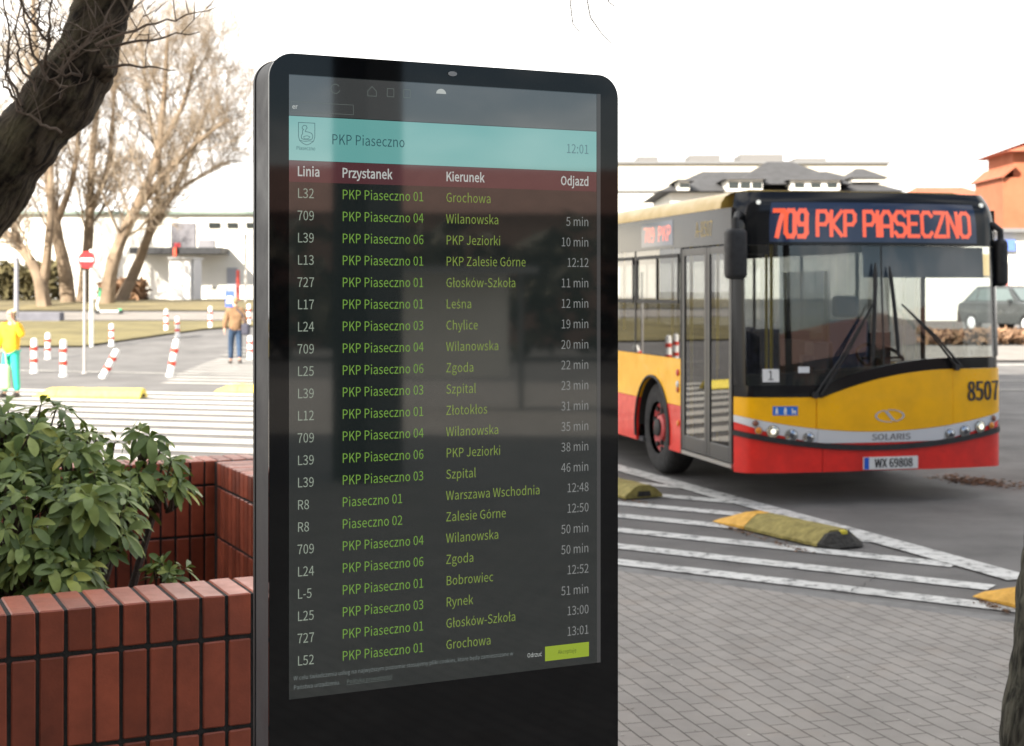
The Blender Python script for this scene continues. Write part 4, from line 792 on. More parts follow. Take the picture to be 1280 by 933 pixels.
b = MB(); words(b, "PKP Piaseczno", 0.0855, 2.199, 0.0275, sx=TX * 1.0); b.build("title_text", T_DARK, screen, recalc=False)
b = MB(); words(b, "12:01", 0.657, 2.202, 0.0265, 'RIGHT', sx=TX); b.build("clock", T_DARK2, screen, recalc=False)
def poly_line(b, pts, w, y=-0.0012, closed=False):
    pts = [Vector((p[0], p[1])) for p in pts]
    n = len(pts)
    for i in range(n if closed else n - 1):
        p, q = pts[i], pts[(i + 1) % n]
        d = q - p
        if d.length < 1e-7: continue
        d.normalize()
        m_ = Vector((-d.y, d.x)) * w / 2
        p, q = p - d * w * .3, q + d * w * .3
        yy = y - 0.00002 * (i % 2)
        b.add([(c.x, yy, c.y) for c in (p - m_, q - m_, q + m_, p + m_)], [(0, 1, 2, 3)])
# town crest: shield with a lamb, drawn in thin lines
b = MB()
cx, cz = SX0 + 0.0355, sz(2.2075)
sh = [(-.0165, .021), (.0165, .021), (.0165, -.006), (.014, -.014), (.007, -.0195), (0, -.022), (-.007, -.0195), (-.014, -.014), (-.0165, -.006)]
poly_line(b, [(cx + p[0], cz + p[1]) for p in sh], 0.0011, closed=True)
lamb = [(-.009, .012), (-.006, .016), (-.001, .0155), (.001, .011), (-.0015, .008), (-.003, .004), (.004, .003), (.010, .001), (.0125, -.004), (.011, -.010),
        (.006, -.012), (-.004, -.012), (-.010, -.010), (-.011, -.005), (-.008, .000), (-.0085, .005), (-.006, .008), (-.009, .009)]
poly_line(b, [(cx + p[0], cz + p[1]) for p in lamb], 0.0011, closed=True)
poly_line(b, [(cx - .006, cz - .006), (cx + .001, cz - .004), (cx + .007, cz - .006), (cx + .003, cz - .010), (cx - .005, cz - .010)], 0.0009, closed=True)
poly_line(b, [(cx - .014, cz - .0135), (cx - .004, cz - .0155), (cx + .006, cz - .0140), (cx + .0135, cz - .0145)], 0.0009)
words(b, "Piaseczno", 0.0145, 2.179, 0.0100, sx=TX)
b.build("town_crest", T_DARK, screen, recalc=False)
# browser icons
b = MB()
ic = SX0 + 0.094; izz = sz(2.298)
circ = [(ic + .009 * math.cos(R(a)), izz + .009 * math.sin(R(a))) for a in range(40, 350, 20)]
poly_line(b, circ, 0.0014)
hx = SX0 + 0.170
poly_line(b, [(hx - .009, izz), (hx, izz + .009), (hx + .009, izz), (hx + .009, izz - .010), (hx - .009, izz - .010)], 0.0013, closed=True)
for q in (0.209, 0.244):
    poly_line(b, [(SX0 + q - .007, izz + .007), (SX0 + q + .007, izz + .007), (SX0 + q + .007, izz - .009), (SX0 + q - .007, izz - .009)], 0.0013, closed=True)
poly_line(b, [(SX0 + .004, sz(2.268)), (SX0 + .131, sz(2.268)), (SX0 + .131, sz(2.249)), (SX0 + .004, sz(2.249))], 0.001, closed=True)
b.build("browser_icons", T_FAINT, screen, recalc=False)
b = MB(); words(b, "er", 0.006, 2.259, 0.012, bold=0.02); b.build("tab_text", T_HEAD, screen, recalc=False)
b = MB()
cl = SX0 + 0.318
b.add([(cl + .011 * math.cos(R(a)), -0.0012, izz + .003 + .010 * math.sin(R(a))) for a in range(0, 181, 20)], [tuple(range(10))])
b.build("cloud_icon", T_HEAD, screen, recalc=False)
COOK = .470 / max(p[0] for p in text_mesh("W celu świadczenia usług na najwyższym poziomie stosujemy pliki cookies, które będą zamieszczane w", .0112)[0])
b = MB()
words(b, "W celu świadczenia usług na najwyższym poziomie stosujemy pliki cookies, które będą zamieszczane w", 0.009, 1.1515, 0.0112, sx=COOK)
words(b, "Państwa urządzeniu.", 0.009, 1.1335, 0.0112, sx=COOK)
b.build("cookie_notice", T_SMALL, screen, recalc=False)
b = MB(); words(b, "Polityka prywatności", 0.117, 1.1330, 0.0112, sx=COOK)
poly_line(b, [(SX0 + .117, sz(1.127)), (SX0 + .212, sz(1.127))], 0.0007)
b.build("privacy_link", T_FAINT, screen, recalc=False)
b = MB(); words(b, "Odrzuć", 0.5115, 1.1435, 0.0125, sx=TX); b.build("reject_button", T_HEAD, screen, recalc=False)
bt = rect("accept_button", 0.553, 0.657, 1.127, 1.1575, -0.0010, emit_mat("screen_button", (140, 160, 44), 1.0, rough=0.035))
b = MB(); words(b, "Akceptuję", 0.605, 1.143, 0.0115, 'CENTER', sx=TX, y=-0.0013)
b.build("button_text", emit_mat("screen_button_text", (70, 84, 30), 1.0), bt, recalc=False)
# thin lighter frame line of the display edge on the right and the little camera above it
b = MB(); quad(b, SX0 + 0.676, SX0 + 0.685, SZ0, SZ1, -0.0009); b.build("scroll_strip", emit_mat("screen_scroll", (66, 66, 66), 1.0, rough=0.035), screen, recalc=False)
b = MB(); b.prism([(SX0 + .343 + .010 * math.cos(R(a)) * 1.0, KH - .019 + .005 * math.sin(R(a))) for a in range(0, 360, 30)], 'y', -0.0018, 0.0)
b.build("camera_window", mat("camera_window_grey", (0.35, 0.36, 0.37), 0.2), kiosk)

# ------------------------------------------------------------------ brick planter
BRICK = mat("clinker_brick", (0.345, 0.084, 0.045), 0.38, var=0.28, vscale=7, bump=0.08, bscale=140, island=0.32)
MORT = mat("dark_mortar", (0.028, 0.028, 0.026), 0.95, var=0.3, vscale=30, bump=0.4, bscale=120)
PL_RZ = math.atan2(0.4254, 0.905)
a0 = 0.463
# local axes: x along the front wall, y away from the viewer; origin on the front face line at n=4.259
pl_o = KA * a0 + KN_ * 4.259
planter = thing("brick_planter", "raised planter of dark red clinker bricks holding the rhododendron", "planter", (pl_o.x, pl_o.y, 0.006), rz=PL_RZ)
PH = 1.014
XI = 1.89 - a0            # inner face of the right wall
YI = 7.678 - 4.259        # inner face of the back wall
TH = 0.25
XL = -3.6                 # left end, out of frame
PITCH, BW, JO = 0.0755, 0.065, 0.0105
bk, mo = MB(), MB()
def brick_box(x0, x1, y0, y1, z0, z1):
    j = lambda: random.uniform(-.0012, .0012)
    q = 0.004
    b_ = bmesh.new()
    bmesh.ops.create_cube(b_, size=1.0)
    for v in b_.verts:
        v.co = Vector(((x0 + x1) / 2 + v.co.x * (x1 - x0) + j(), (y0 + y1) / 2 + v.co.y * (y1 - y0) + j(), (z0 + z1) / 2 + v.co.z * (z1 - z0) + j()))
    bmesh.ops.bevel(b_, geom=b_.edges[:], offset=q, segments=1, affect='EDGES')
    b_.verts.index_update()
    bk.add([v.co.copy() for v in b_.verts], [tuple(v.index for v in f.verts) for f in b_.faces])
    b_.free()
HDR = 0.120
ROWS = [(PH - HDR - 0.012 - 0.25 * (r + 1) - 0.0125 * r, PH - HDR - 0.012 - 0.25 * r - 0.0125 * r) for r in range(4)]
# front wall
mo.bx(XL, XI + TH - .006, 0.006, TH - 0.006, 0, PH - 0.004)
x = XI + TH
while x - BW > -2.6:
    brick_box(x - BW, x, 0.0, TH, PH - HDR, PH)
    for (z0, z1) in ROWS[:3]:
        brick_box(x - BW, x, 0.0, 0.06, z0, z1)
    x -= PITCH
# right wall
mo.bx(XI + 0.006, XI + TH - 0.006, TH - 0.006, YI + TH - 0.006, 0, PH - 0.005)
y = TH + JO
while y + BW < YI - 0.002:
    brick_box(XI, XI + TH, y, y + BW, PH - HDR, PH)
    for (z0, z1) in ROWS[:3]:
        brick_box(XI, XI + 0.06, y, y + BW, z0, z1)
        brick_box(XI + TH - .06, XI + TH, y, y + BW, z0, z1)
    y += PITCH
# back wall
mo.bx(XL, XI + TH - 0.006, YI + 0.006, YI + TH - 0.006, 0, PH - 0.006)
x = XI + TH
while x - BW > -2.6:
    brick_box(x - BW, x, YI, YI + TH, PH - HDR, PH)
    for (z0, z1) in ROWS[:3]:
        brick_box(x - BW, x, YI, YI + 0.06, z0, z1)
    x -= PITCH
mo.bx(XL, XL + TH, TH - 0.006, YI + 0.006, 0, PH - 0.007)
bk.build("bricks", BRICK, planter)
mo.build("mortar", MORT, planter)
b = MB()
b.grid(lambda u, v: (XL + TH + (XI - XL - TH) * u, TH - .01 + (YI - TH + .02) * v, 0.34 + 0.05 * noise.noise(Vector((u * 30, v * 30, 0)))), 40, 30)
b.build("soil", mat("planter_soil", (0.035, 0.024, 0.016), 0.95, var=0.5, vscale=12, bump=1.0, bscale=40), planter, smooth=True)

# ------------------------------------------------------------------ rhododendron
def leaf_mat():
    m = bpy.data.materials.new("rhododendron_leaf")
    m.use_nodes = True
    n, l = m.node_tree.nodes, m.node_tree.links
    p = n['Principled BSDF']
    p.inputs['Roughness'].default_value = 0.42
    p.inputs['Specular IOR Level'].default_value = 0.32
    g = n.new('ShaderNodeNewGeometry')
    r = n.new('ShaderNodeValToRGB')
    els = r.color_ramp.elements
    els[0].position = 0.0; els[0].color = (0.075, 0.12, 0.035, 1)
    els[1].position = 1.0; els[1].color = (0.42, 0.43, 0.09, 1)
    for pos, c in ((0.35, (0.135, 0.20, 0.06, 1)), (0.7, (0.225, 0.295, 0.085, 1)), (0.93, (0.28, 0.34, 0.08, 1))):
        e = els.new(pos); e.color = c
    l.new(g.outputs['Random Per Island'], r.inputs[0])
    mx = n.new('ShaderNodeMix'); mx.data_type = 'RGBA'
    mx.inputs[7].default_value = (0.30, 0.32, 0.08, 1)
    l.new(g.outputs['Backfacing'], mx.inputs[0])
    l.new(r.outputs[0], mx.inputs[6])
    tc = n.new('ShaderNodeTexCoord')
    nz = n.new('ShaderNodeTexNoise'); nz.inputs['Scale'].default_value = 40; nz.inputs['Detail'].default_value = 4
    l.new(tc.outputs['Object'], nz.inputs['Vector'])
    mr = n.new('ShaderNodeMapRange'); mr.inputs[3].default_value = 0.7; mr.inputs[4].default_value = 1.3
    l.new(nz.outputs['Fac'], mr.inputs[0])
    vm = n.new('ShaderNodeVectorMath'); vm.operation = 'SCALE'
    l.new(mx.outputs[2], vm.inputs[0]); l.new(mr.outputs[0], vm.inputs['Scale'])
    l.new(vm.outputs[0], p.inputs['Base Color'])
    # leaves let some light through
    tr = n.new('ShaderNodeBsdfTranslucent')
    tr.inputs[0].default_value = (0.10, 0.16, 0.03, 1)
    ms = n.new('ShaderNodeMixShader'); ms.inputs[0].default_value = 0.18
    l.new(p.outputs[0], ms.inputs[1]); l.new(tr.outputs[0], ms.inputs[2])
    out = n['Material Output']
    l.new(ms.outputs[0], out.inputs[0])
    return m
LEAF = leaf_mat()
STEM = mat("shrub_stem", (0.085, 0.06, 0.045), 0.85, var=0.3, vscale=30, bump=0.3, bscale=90)

def leaf(b, base, d, up, L, Wd, droop):
    """One elongated leaf: 5 cross sections, folded along the midrib and drooping to the tip."""
    d = d.normalized()
    side = d.cross(up)
    if side.length < 1e-3: side = d.orthogonal()
    side.normalize()
    nrm = side.cross(d).normalized()
    prof = [(0, .10), (.12, .13), (.28, .62), (.52, .98), (.74, .98), (.90, .66), (1.0, .10)]
    vs, fs = [], []
    roll = random.uniform(-.25, .25)
    for i, (t, w) in enumerate(prof):
        p = base + d * (L * t * (1 - .25 * droop * t)) - Vector((0, 0, 1)) * (L * droop * t * t) + nrm * 0.0
        fold = 0.22 * w * Wd / 2
        s2 = (side + nrm * roll * t).normalized()
        vs += [p - s2 * (w * Wd / 2) + nrm * fold, p, p + s2 * (w * Wd / 2) + nrm * fold]
    for i in range(len(prof) - 1):
        a = i * 3
        fs += [(a, a + 1, a + 4, a + 3), (a + 1, a + 2, a + 5, a + 4)]
    b.add(vs, fs)

def whorl(b, p, axis, n, L, droop):
    axis = axis.normalized()
    o = axis.orthogonal().normalized()
    q = axis.cross(o)
    ph = random.uniform(0, 6.28)
    for k in range(n):
        a = ph + 2 * math.pi * k / n + random.uniform(-.25, .25)
        el = random.uniform(-.15, .55) if k % 3 else random.uniform(.4, 1.0)
        d = (o * math.cos(a) + q * math.sin(a)) * math.cos(el) + axis * math.sin(el)
        Lk = L * random.uniform(.65, 1.15)
        leaf(b, p + axis * random.uniform(-.012, .012), d, axis, Lk, Lk * random.uniform(.27, .35), droop * random.uniform(.4, 1.4))

def shrub(name, label, blobs, root, nwh, leafL, droop):
    t = thing(name, label, "shrub", root)
    fo, st = MB(), MB()
    tot = sum(w for *_, w in blobs)
    for (c, r, w) in blobs:
        m = int(nwh * w / tot)
        for i in range(m):
            d = Vector((random.gauss(0, 1), random.gauss(0, 1), random.gauss(0, 1)))
            d.normalize()
            if d.y > .55 and random.random() < .7: d.y *= -1
            k = random.uniform(.55, 1.0) ** .5
            p = Vector((c.x + d.x * r[0] * k, c.y + d.y * r[1] * k, c.z + d.z * r[2] * k))
            ax = Vector((d.x * .7, d.y * .7 - .15, abs(d.z) * .6 + .55)).normalized()
            whorl(fo, p, ax, random.randint(5, 11), leafL * random.uniform(.55, 1.2), droop)
            # twig from inside the shrub to this whorl
            inner = Vector((c.x + (p.x - c.x) * .25, c.y + (p.y - c.y) * .25, c.z + (p.z - c.z) * .1 - .12))
            mid = (p + inner) / 2 + Vector((random.uniform(-.03, .03), random.uniform(-.03, .03), -.03))
            st.tube([inner, mid, p], [.007, .005, .003], 5, cap=False)
        rt = Vector(root) + Vector((random.uniform(-.12, .12), random.uniform(-.12, .12), 0))
        m1 = rt.lerp(c, .5) + Vector((random.uniform(-.08, .08), random.uniform(-.08, .08), -.03))
        st.tube([rt, m1, c], [.022, .017, .010], 7, cap=False)
    fo.build("foliage", LEAF, t, world=True, smooth=True, recalc=False, auto=R(80))
    st.build("stems", STEM, t, world=True, smooth=True)
    return t

def blob(u, v, y, ru, rv, ry, w):
    k = y / F_PX
    return (at(u, v, y), (ru * k, ry, rv * k), w)
shrub("rhododendron", "big rhododendron shrub with long green leaves filling the brick planter",
      [blob(10, 560, 5.25, 75, 50, .30, 34), blob(95, 585, 5.3, 62, 50, .28, 34), blob(20, 655, 5.0, 95, 75, .30, 52), blob(110, 645, 5.05, 60, 60, .24, 34),
       blob(165, 590, 5.4, 40, 32, .18, 16), blob(205, 597, 5.4, 32, 28, .14, 10), blob(185, 545, 5.5, 24, 18, .08, 4), blob(55, 715, 4.85, 70, 35, .16, 26),
       blob(-60, 620, 5.2, 70, 110, .3, 40), blob(48, 540, 5.35, 50, 34, .22, 24), blob(-5, 545, 5.3, 45, 40, .22, 20), blob(150, 625, 5.2, 30, 30, .14, 9)],
      (at(60, 720, 5.3).x, 5.3, 0.35), 395, 0.108, 0.5)
shrub("rhododendron_sapling", "small low rhododendron shoot in the planter corner near the front wall",
      [blob(212, 712, 5.05, 20, 12, .07, 10)], (at(205, 735, 5.05).x, 5.05, 0.35), 10, 0.07, 0.2)

# ------------------------------------------------------------------ trees
def furrowed_bark(name, dark, light, patch_col, axis_rot):
    """Bark with long furrows running along the trunk and paler patches."""
    m = bpy.data.materials.new(name)
    m.use_nodes = True
    n, l = m.node_tree.nodes, m.node_tree.links
    p = n['Principled BSDF']
    p.inputs['Roughness'].default_value = 0.95
    p.inputs['Specular IOR Level'].default_value = 0.2
    tc = n.new('ShaderNodeTexCoord')
    mp = n.new('ShaderNodeMapping')
    mp.vector_type = 'TEXTURE'
    mp.inputs['Rotation'].default_value = axis_rot
    mp.inputs['Scale'].default_value = (1, 1, 4.5)
    l.new(tc.outputs['Object'], mp.inputs['Vector'])
    a = n.new('ShaderNodeTexNoise'); a.inputs['Scale'].default_value = 34; a.inputs['Detail'].default_value = 6; a.inputs['Distortion'].default_value = .6
    l.new(mp.outputs[0], a.inputs['Vector'])
    r = n.new('ShaderNodeValToRGB')
    r.color_ramp.elements[0].position = .40; r.color_ramp.elements[0].color = (*dark, 1)
    r.color_ramp.elements[1].position = .62; r.color_ramp.elements[1].color = (*light, 1)
    l.new(a.outputs['Fac'], r.inputs[0])
    c = n.new('ShaderNodeTexNoise'); c.inputs['Scale'].default_value = 5; c.inputs['Detail'].default_value = 9; c.inputs['Roughness'].default_value = .7
    l.new(tc.outputs['Object'], c.inputs['Vector'])
    r2 = n.new('ShaderNodeValToRGB')
    r2.color_ramp.elements[0].position = .50; r2.color_ramp.elements[0].color = (0, 0, 0, 1)
    r2.color_ramp.elements[1].position = .68; r2.color_ramp.elements[1].color = (.75, .75, .75, 1)
    l.new(c.outputs['Fac'], r2.inputs[0])
    mx = n.new('ShaderNodeMix'); mx.data_type = 'RGBA'
    mx.inputs[7].default_value = (*patch_col, 1)  # paler tone mixed in as random patches
    l.new(r2.outputs[0], mx.inputs[0]); l.new(r.outputs[0], mx.inputs[6])
    mu = n.new('ShaderNodeMix'); mu.data_type = 'RGBA'; mu.blend_type = 'MULTIPLY'; mu.inputs[0].default_value = .7
    l.new(mx.outputs[2], mu.inputs[6]); l.new(r.outputs[0], mu.inputs[7])
    m2 = n.new('ShaderNodeMix'); m2.data_type = 'RGBA'; m2.inputs[0].default_value = .75
    l.new(mu.outputs[2], m2.inputs[6]); l.new(mx.outputs[2], m2.inputs[7])
    l.new(m2.outputs[2], p.inputs['Base Color'])
    b = n.new('ShaderNodeBump'); b.inputs['Strength'].default_value = 1.0; b.inputs['Distance'].default_value = .03
    l.new(a.outputs['Fac'], b.inputs['Height'])
    l.new(b.outputs[0], p.inputs['Normal'])
    return m
BARK_LEAN = furrowed_bark("furrowed_bark", (0.018, 0.014, 0.011), (0.11, 0.088, 0.062), (0.17, 0.15, 0.085), (0, R(32), 0))
BARK_NEAR = mat("dark_bark", (0.075, 0.06, 0.045), 0.95, var=0.45, vscale=7, bump=1.0, bscale=22, detail=12)
BARK_SUN = mat("tan_bark", (0.21, 0.155, 0.105), 0.95, var=0.35, vscale=1.2, bump=0.8, bscale=8, detail=10)
TWIG_SUN = mat("tan_twigs", (0.27, 0.215, 0.155), 0.95, island=0.35)

def knobbly(b, pts, rad, n=16, amp=.16, freq=3.0, sub=8):
    """Tube with lumpy bark outline; centre line resampled smoothly."""
    P_ = [Vector(p) for p in pts]
    out, rr = [], []
    for i in range(len(P_) - 1):
        p0, p1, p2, p3 = P_[max(i - 1, 0)], P_[i], P_[i + 1], P_[min(i + 2, len(P_) - 1)]
        for k in range(sub):
            t = k / sub
            q = 0.5 * ((2 * p1) + (p2 - p0) * t + (2 * p0 - 5 * p1 + 4 * p2 - p3) * t * t + (3 * p1 - p0 - 3 * p2 + p3) * t ** 3)
            out.append(q); rr.append(rad[i] + (rad[i + 1] - rad[i]) * t)
    out.append(P_[-1]); rr.append(rad[-1])
    s = len(b.v)
    b.tube(out, rr, n)
    for i in range(s, len(b.v)):
        v = Vector(b.v[i])
        j = (i - s) // n
        c = out[j] if j < len(out) else out[-1]
        d = v - c
        k = 1 + amp * noise.noise(v * freq) + amp * .5 * noise.noise(v * freq * 3.1) + amp * .35 * noise.noise(v * freq * 8)
        b.v[i] = tuple(c + d * k)
    return b

def twig(b, p, d, L, r, depth, rnd, up=.12, wig=.35, kids=(6, 5, 4), n=3):
    seg = 4 if depth > 1 else 3
    pts, rr = [p.copy()], [r]
    dd = d.normalized()
    for i in range(seg):
        dd = (dd + Vector((rnd.uniform(-wig, wig), rnd.uniform(-wig, wig), rnd.uniform(-wig, wig) + up)) * .55).normalized()
        pts.append(pts[-1] + dd * (L / seg)); rr.append(r * (1 - .8 * (i + 1) / seg))
    b.tube(pts, rr, n, cap=False)
    if depth <= 0:
        return
    for k in range(kids[min(depth, len(kids)) - 1]):
        t = rnd.uniform(.2, 1.0) * seg
        i = min(int(t), seg - 1)
        q = pts[i].lerp(pts[i + 1], t - i)
        ax = (pts[i + 1] - pts[i]).normalized()
        o = Vector((rnd.gauss(0, 1), rnd.gauss(0, 1), rnd.gauss(0, 1)))
        o = (o - ax * o.dot(ax))
        if o.length < 1e-3: continue
        nd = ax * rnd.uniform(.5, 1.0) + o.normalized() * rnd.uniform(.5, 1.0) + Vector((0, 0, .15))
        twig(b, q, nd, L * rnd.uniform(.35, .6), max(r * .5, .0092 if r > .02 or L > .5 else .0028), depth - 1, rnd, up, wig, kids, n)

def bg_tree(label, y, limbs, seed, spawn=13, len1=3.4, group="bare trees on the grass bank", kids=(5, 6, 7)):
    """limbs: list of pixel polylines (measured) with radii in metres; the depth of each limb wanders round y."""
    rnd = random.Random(seed)
    base = at(limbs[0][0][0][0], 380, y)
    t = thing("bare_tree", label, "tree", (base.x, y, gh(y) - .05), group=group)
    tr, cr = MB(), MB()
    for (pix, r0, r1) in limbs:
        pts = []
        off = 0
        for i, (u, v) in enumerate(pix):
            q = at(u, v, y)
            if pix is limbs[0][0] and i == 0:
                q.z = gh(y) - .05
            else:
                off += rnd.uniform(-.5, .5)
            q.y += off
            pts.append(q)
        rad = [.87 * (r0 + (r1 - r0) * i / (len(pts) - 1)) for i in range(len(pts))]
        knobbly(tr, pts, rad, n=9, amp=.12, freq=1.2, sub=5)
        total = len(pts) - 1
        for k in range(spawn):
            s = rnd.uniform(.28, 1.0) * total
            i = min(int(s), total - 1)
            q = pts[i].lerp(pts[i + 1], s - i)
            ax = (pts[i + 1] - pts[i]).normalized()
            o = Vector((rnd.gauss(0, 1), rnd.gauss(0, .8), rnd.gauss(0, .6)))
            d = ax * .8 + o.normalized() * .9 + Vector((0, 0, .35))
            twig(cr, q, d, len1 * rnd.uniform(.6, 1.3), max(.03, rad[i] * .3), 3, rnd, kids=kids)
    tr.build("trunk", BARK_SUN, t, world=True, smooth=True)
    cr.build("crown", TWIG_SUN, t, world=True, recalc=False)
    return t

bg_tree("leaning bare tree forking low, leftmost on the bank behind the yellow jacket", 72,
        [([(55, 385), (48, 345), (30, 315), (8, 295), (-20, 285)], .42, .14), ([(52, 360), (62, 315), (70, 255), (66, 170), (40, 80)], .30, .08), ([(25, 312), (5, 250), (-5, 150), (-10, 40)], .2, .06)], 11)
bg_tree("thick straight bare tree just left of the no entry sign", 76,
        [([(85, 385), (82, 340), (70, 290), (60, 235), (54, 150), (48, 50), (45, -40)], .46, .10), ([(68, 280), (95, 210), (100, 120), (92, 20)], .22, .06)], 12)
bg_tree("bare tree rising directly behind the no entry sign", 78,
        [([(103, 385), (109, 335), (112, 275), (114, 200), (120, 115), (128, 20)], .42, .08), ([(112, 270), (140, 210), (150, 120), (160, 30)], .22, .06)], 13)
bg_tree("bare tree leaning right beside the green scooter", 74,
        [([(134, 380), (142, 335), (156, 292), (172, 255), (194, 195), (204, 120), (210, 40)], .45, .10), ([(172, 255), (212, 215), (250, 178), (288, 150)], .24, .06), ([(194, 195), (226, 130), (245, 70)], .2, .05)], 14, spawn=18)
bg_tree("bare tree with the widest lean, in front of the white wall", 80,
        [([(150, 378), (168, 335), (188, 290), (216, 240), (240, 190), (262, 120)], .40, .08), ([(188, 290), (200, 220), (188, 140), (180, 50)], .22, .06), ([(216, 240), (255, 215), (285, 200)], .16, .04)], 15, spawn=16)

for (src_seed, dx, dy, lab) in ((0, -13.0, -6.0, "bare tree standing left of the view, mirrored in the bus side windows"), (1, -8.0, 5.0, "bare tree farther left behind the bank, outside the view"), (2, -22.0, -10.0, "bare tree nearest the road left of the view, mirrored in the bus door")):
    src = [o for o in C.objects if o.name.startswith("bare_tree") and o.parent is None][src_seed]
    c_ = copy_tree(src)
    c_.location = (src.location.x + dx, src.location.y + dy, src.location.z - .1)
    c_['label'] = lab
# dark near tree leaning over the planter
nt_y = 6.3
tn = thing("leaning_tree", "dark rough barked tree trunk leaning across the upper left corner", "tree", (at(-170, 700, nt_y).x, nt_y, 0.5))
b = MB()
px = [(-175, 735), (-150, 600), (-110, 430), (-55, 300), (10, 205), (50, 150), (88, 105), (112, 60), (128, 10), (150, -60), (190, -180), (250, -330)]
pr = [.22, .19, .175, .165, .152, .138, .150, .128, .118, .112, .10, .08]
knobbly(b, [at(u, v, nt_y) for u, v in px], pr, n=26, amp=.20, freq=4.0, sub=10)
# swelling where an old limb was cut
knobbly(b, [at(108, 88, nt_y - .02), at(128, 84, nt_y - .04), at(143, 84, nt_y - .05)], [.10, .075, .035], n=14, amp=.3, freq=8, sub=4)
b.build("trunk", BARK_LEAN, tn, world=True, smooth=True)
b = MB()
rn = random.Random(3)
sprigs = [((28, 135), (10, 90), (12, 30), (0, -40)), ((55, 95), (60, 50), (64, 10), (66, -40)), ((45, 115), (25, 80), (20, 40), (30, -30)), ((60, 100), (40, 60), (30, 10), (10, -40)),
          ((90, 70), (115, 45), (150, 25), (180, 0)), ((120, 55), (170, 36), (220, 24), (272, 8)), ((70, 90), (110, 55), (145, 0)), ((100, 92), (75, 92), (80, 75), (60, 60)),
          ((75, 165), (50, 155), (25, 137), (12, 105), (0, 80)), ((30, 140), (10, 115), (0, 100), (-10, 95)), ((130, 82), (175, 83), (220, 88)), ((130, 60), (190, 50), (250, 40)),
          ((85, 110), (62, 103), (95, 70), (130, 55)), ((62, 60), (45, 30), (55, -10)), ((52, 40), (30, 15), (20, -20))]
for s in sprigs:
    pts = [at(u, v, nt_y - .16 - .02 * i + rn.uniform(-.05, .05)) for i, (u, v) in enumerate(s)]
    fine = []
    for i in range(len(pts) - 1):
        for k in range(4):
            fine.append(pts[i].lerp(pts[i + 1], k / 4) + Vector((rn.gauss(0, .0045), rn.gauss(0, .005), rn.gauss(0, .0055))))
    pts = fine + [pts[-1]]
    n_ = len(pts)
    b.tube(pts, [.0075 * (1 - .8 * i / n_) for i in range(n_)], 6, cap=False)
    for i in range(n_ - 1):
        for k in range(1 if rn.random() < .4 else 0):
            q = pts[i].lerp(pts[i + 1], rn.random())
            twig(b, q, Vector((rn.uniform(-1, 1), rn.uniform(-.4, .2), rn.uniform(.1, 1))), rn.uniform(.12, .4), .0026, 1, rn, kids=(2,), n=4)
b.build("twigs", mat("grey_brown_twig", (0.16, 0.12, 0.09), 0.9, island=0.3), tn, world=True, smooth=True)

# tree at the right edge; one limb hangs over the top of the view
rt_y = 5.6
tr_ = thing("edge_tree", "mossy dark tree trunk cut off by the right edge", "tree", (at(1290, 1010, rt_y).x, rt_y, 0.006))
b = MB()
rpx = [(1301, 1012), (1300, 930), (1310, 840), (1323, 720), (1333, 610), (1348, 450), (1366, 250), (1370, 0), (1340, -200)]
rpr = [.165, .145, .142, .14, .135, .13, .125, .12, .10]
knobbly(b, [at(u, v, rt_y) for u, v in rpx], rpr, n=26, amp=.10, freq=5, sub=10)
knobbly(b, [at(1366, -20, rt_y), at(1250, -110, rt_y), at(1050, -150, rt_y), at(880, -120, rt_y), at(760, -70, rt_y)], [.07, .05, .035, .02, .012], n=10, amp=.1, freq=5, sub=5)
b.build("trunk", furrowed_bark("mossy_bark", (0.03, 0.03, 0.024), (0.12, 0.115, 0.09), (0.17, 0.17, 0.13), (0, R(5), 0)), tr_, world=True, smooth=True)
b = MB()
for s in (((760, -70), (730, -20), (738, 22), (752, 42), (764, 54)), ((770, -72), (718, -30), (713, 5), (716, 30), (726, 42)), ((800, -90), (770, -20), (760, 2), (768, 8)),
          ((900, -124), (930, -60), (925, -20)), ((1050, -150), (1040, -80), (1060, -30))):
    pts = [at(u, v, rt_y + .05 * i) for i, (u, v) in enumerate(s)]
    b.tube(pts, [.004 - .0005 * i for i in range(len(pts))], 5)
b.build("hanging_twigs", mat("pale_twig", (0.25, 0.23, 0.2), 0.9), tr_, world=True)

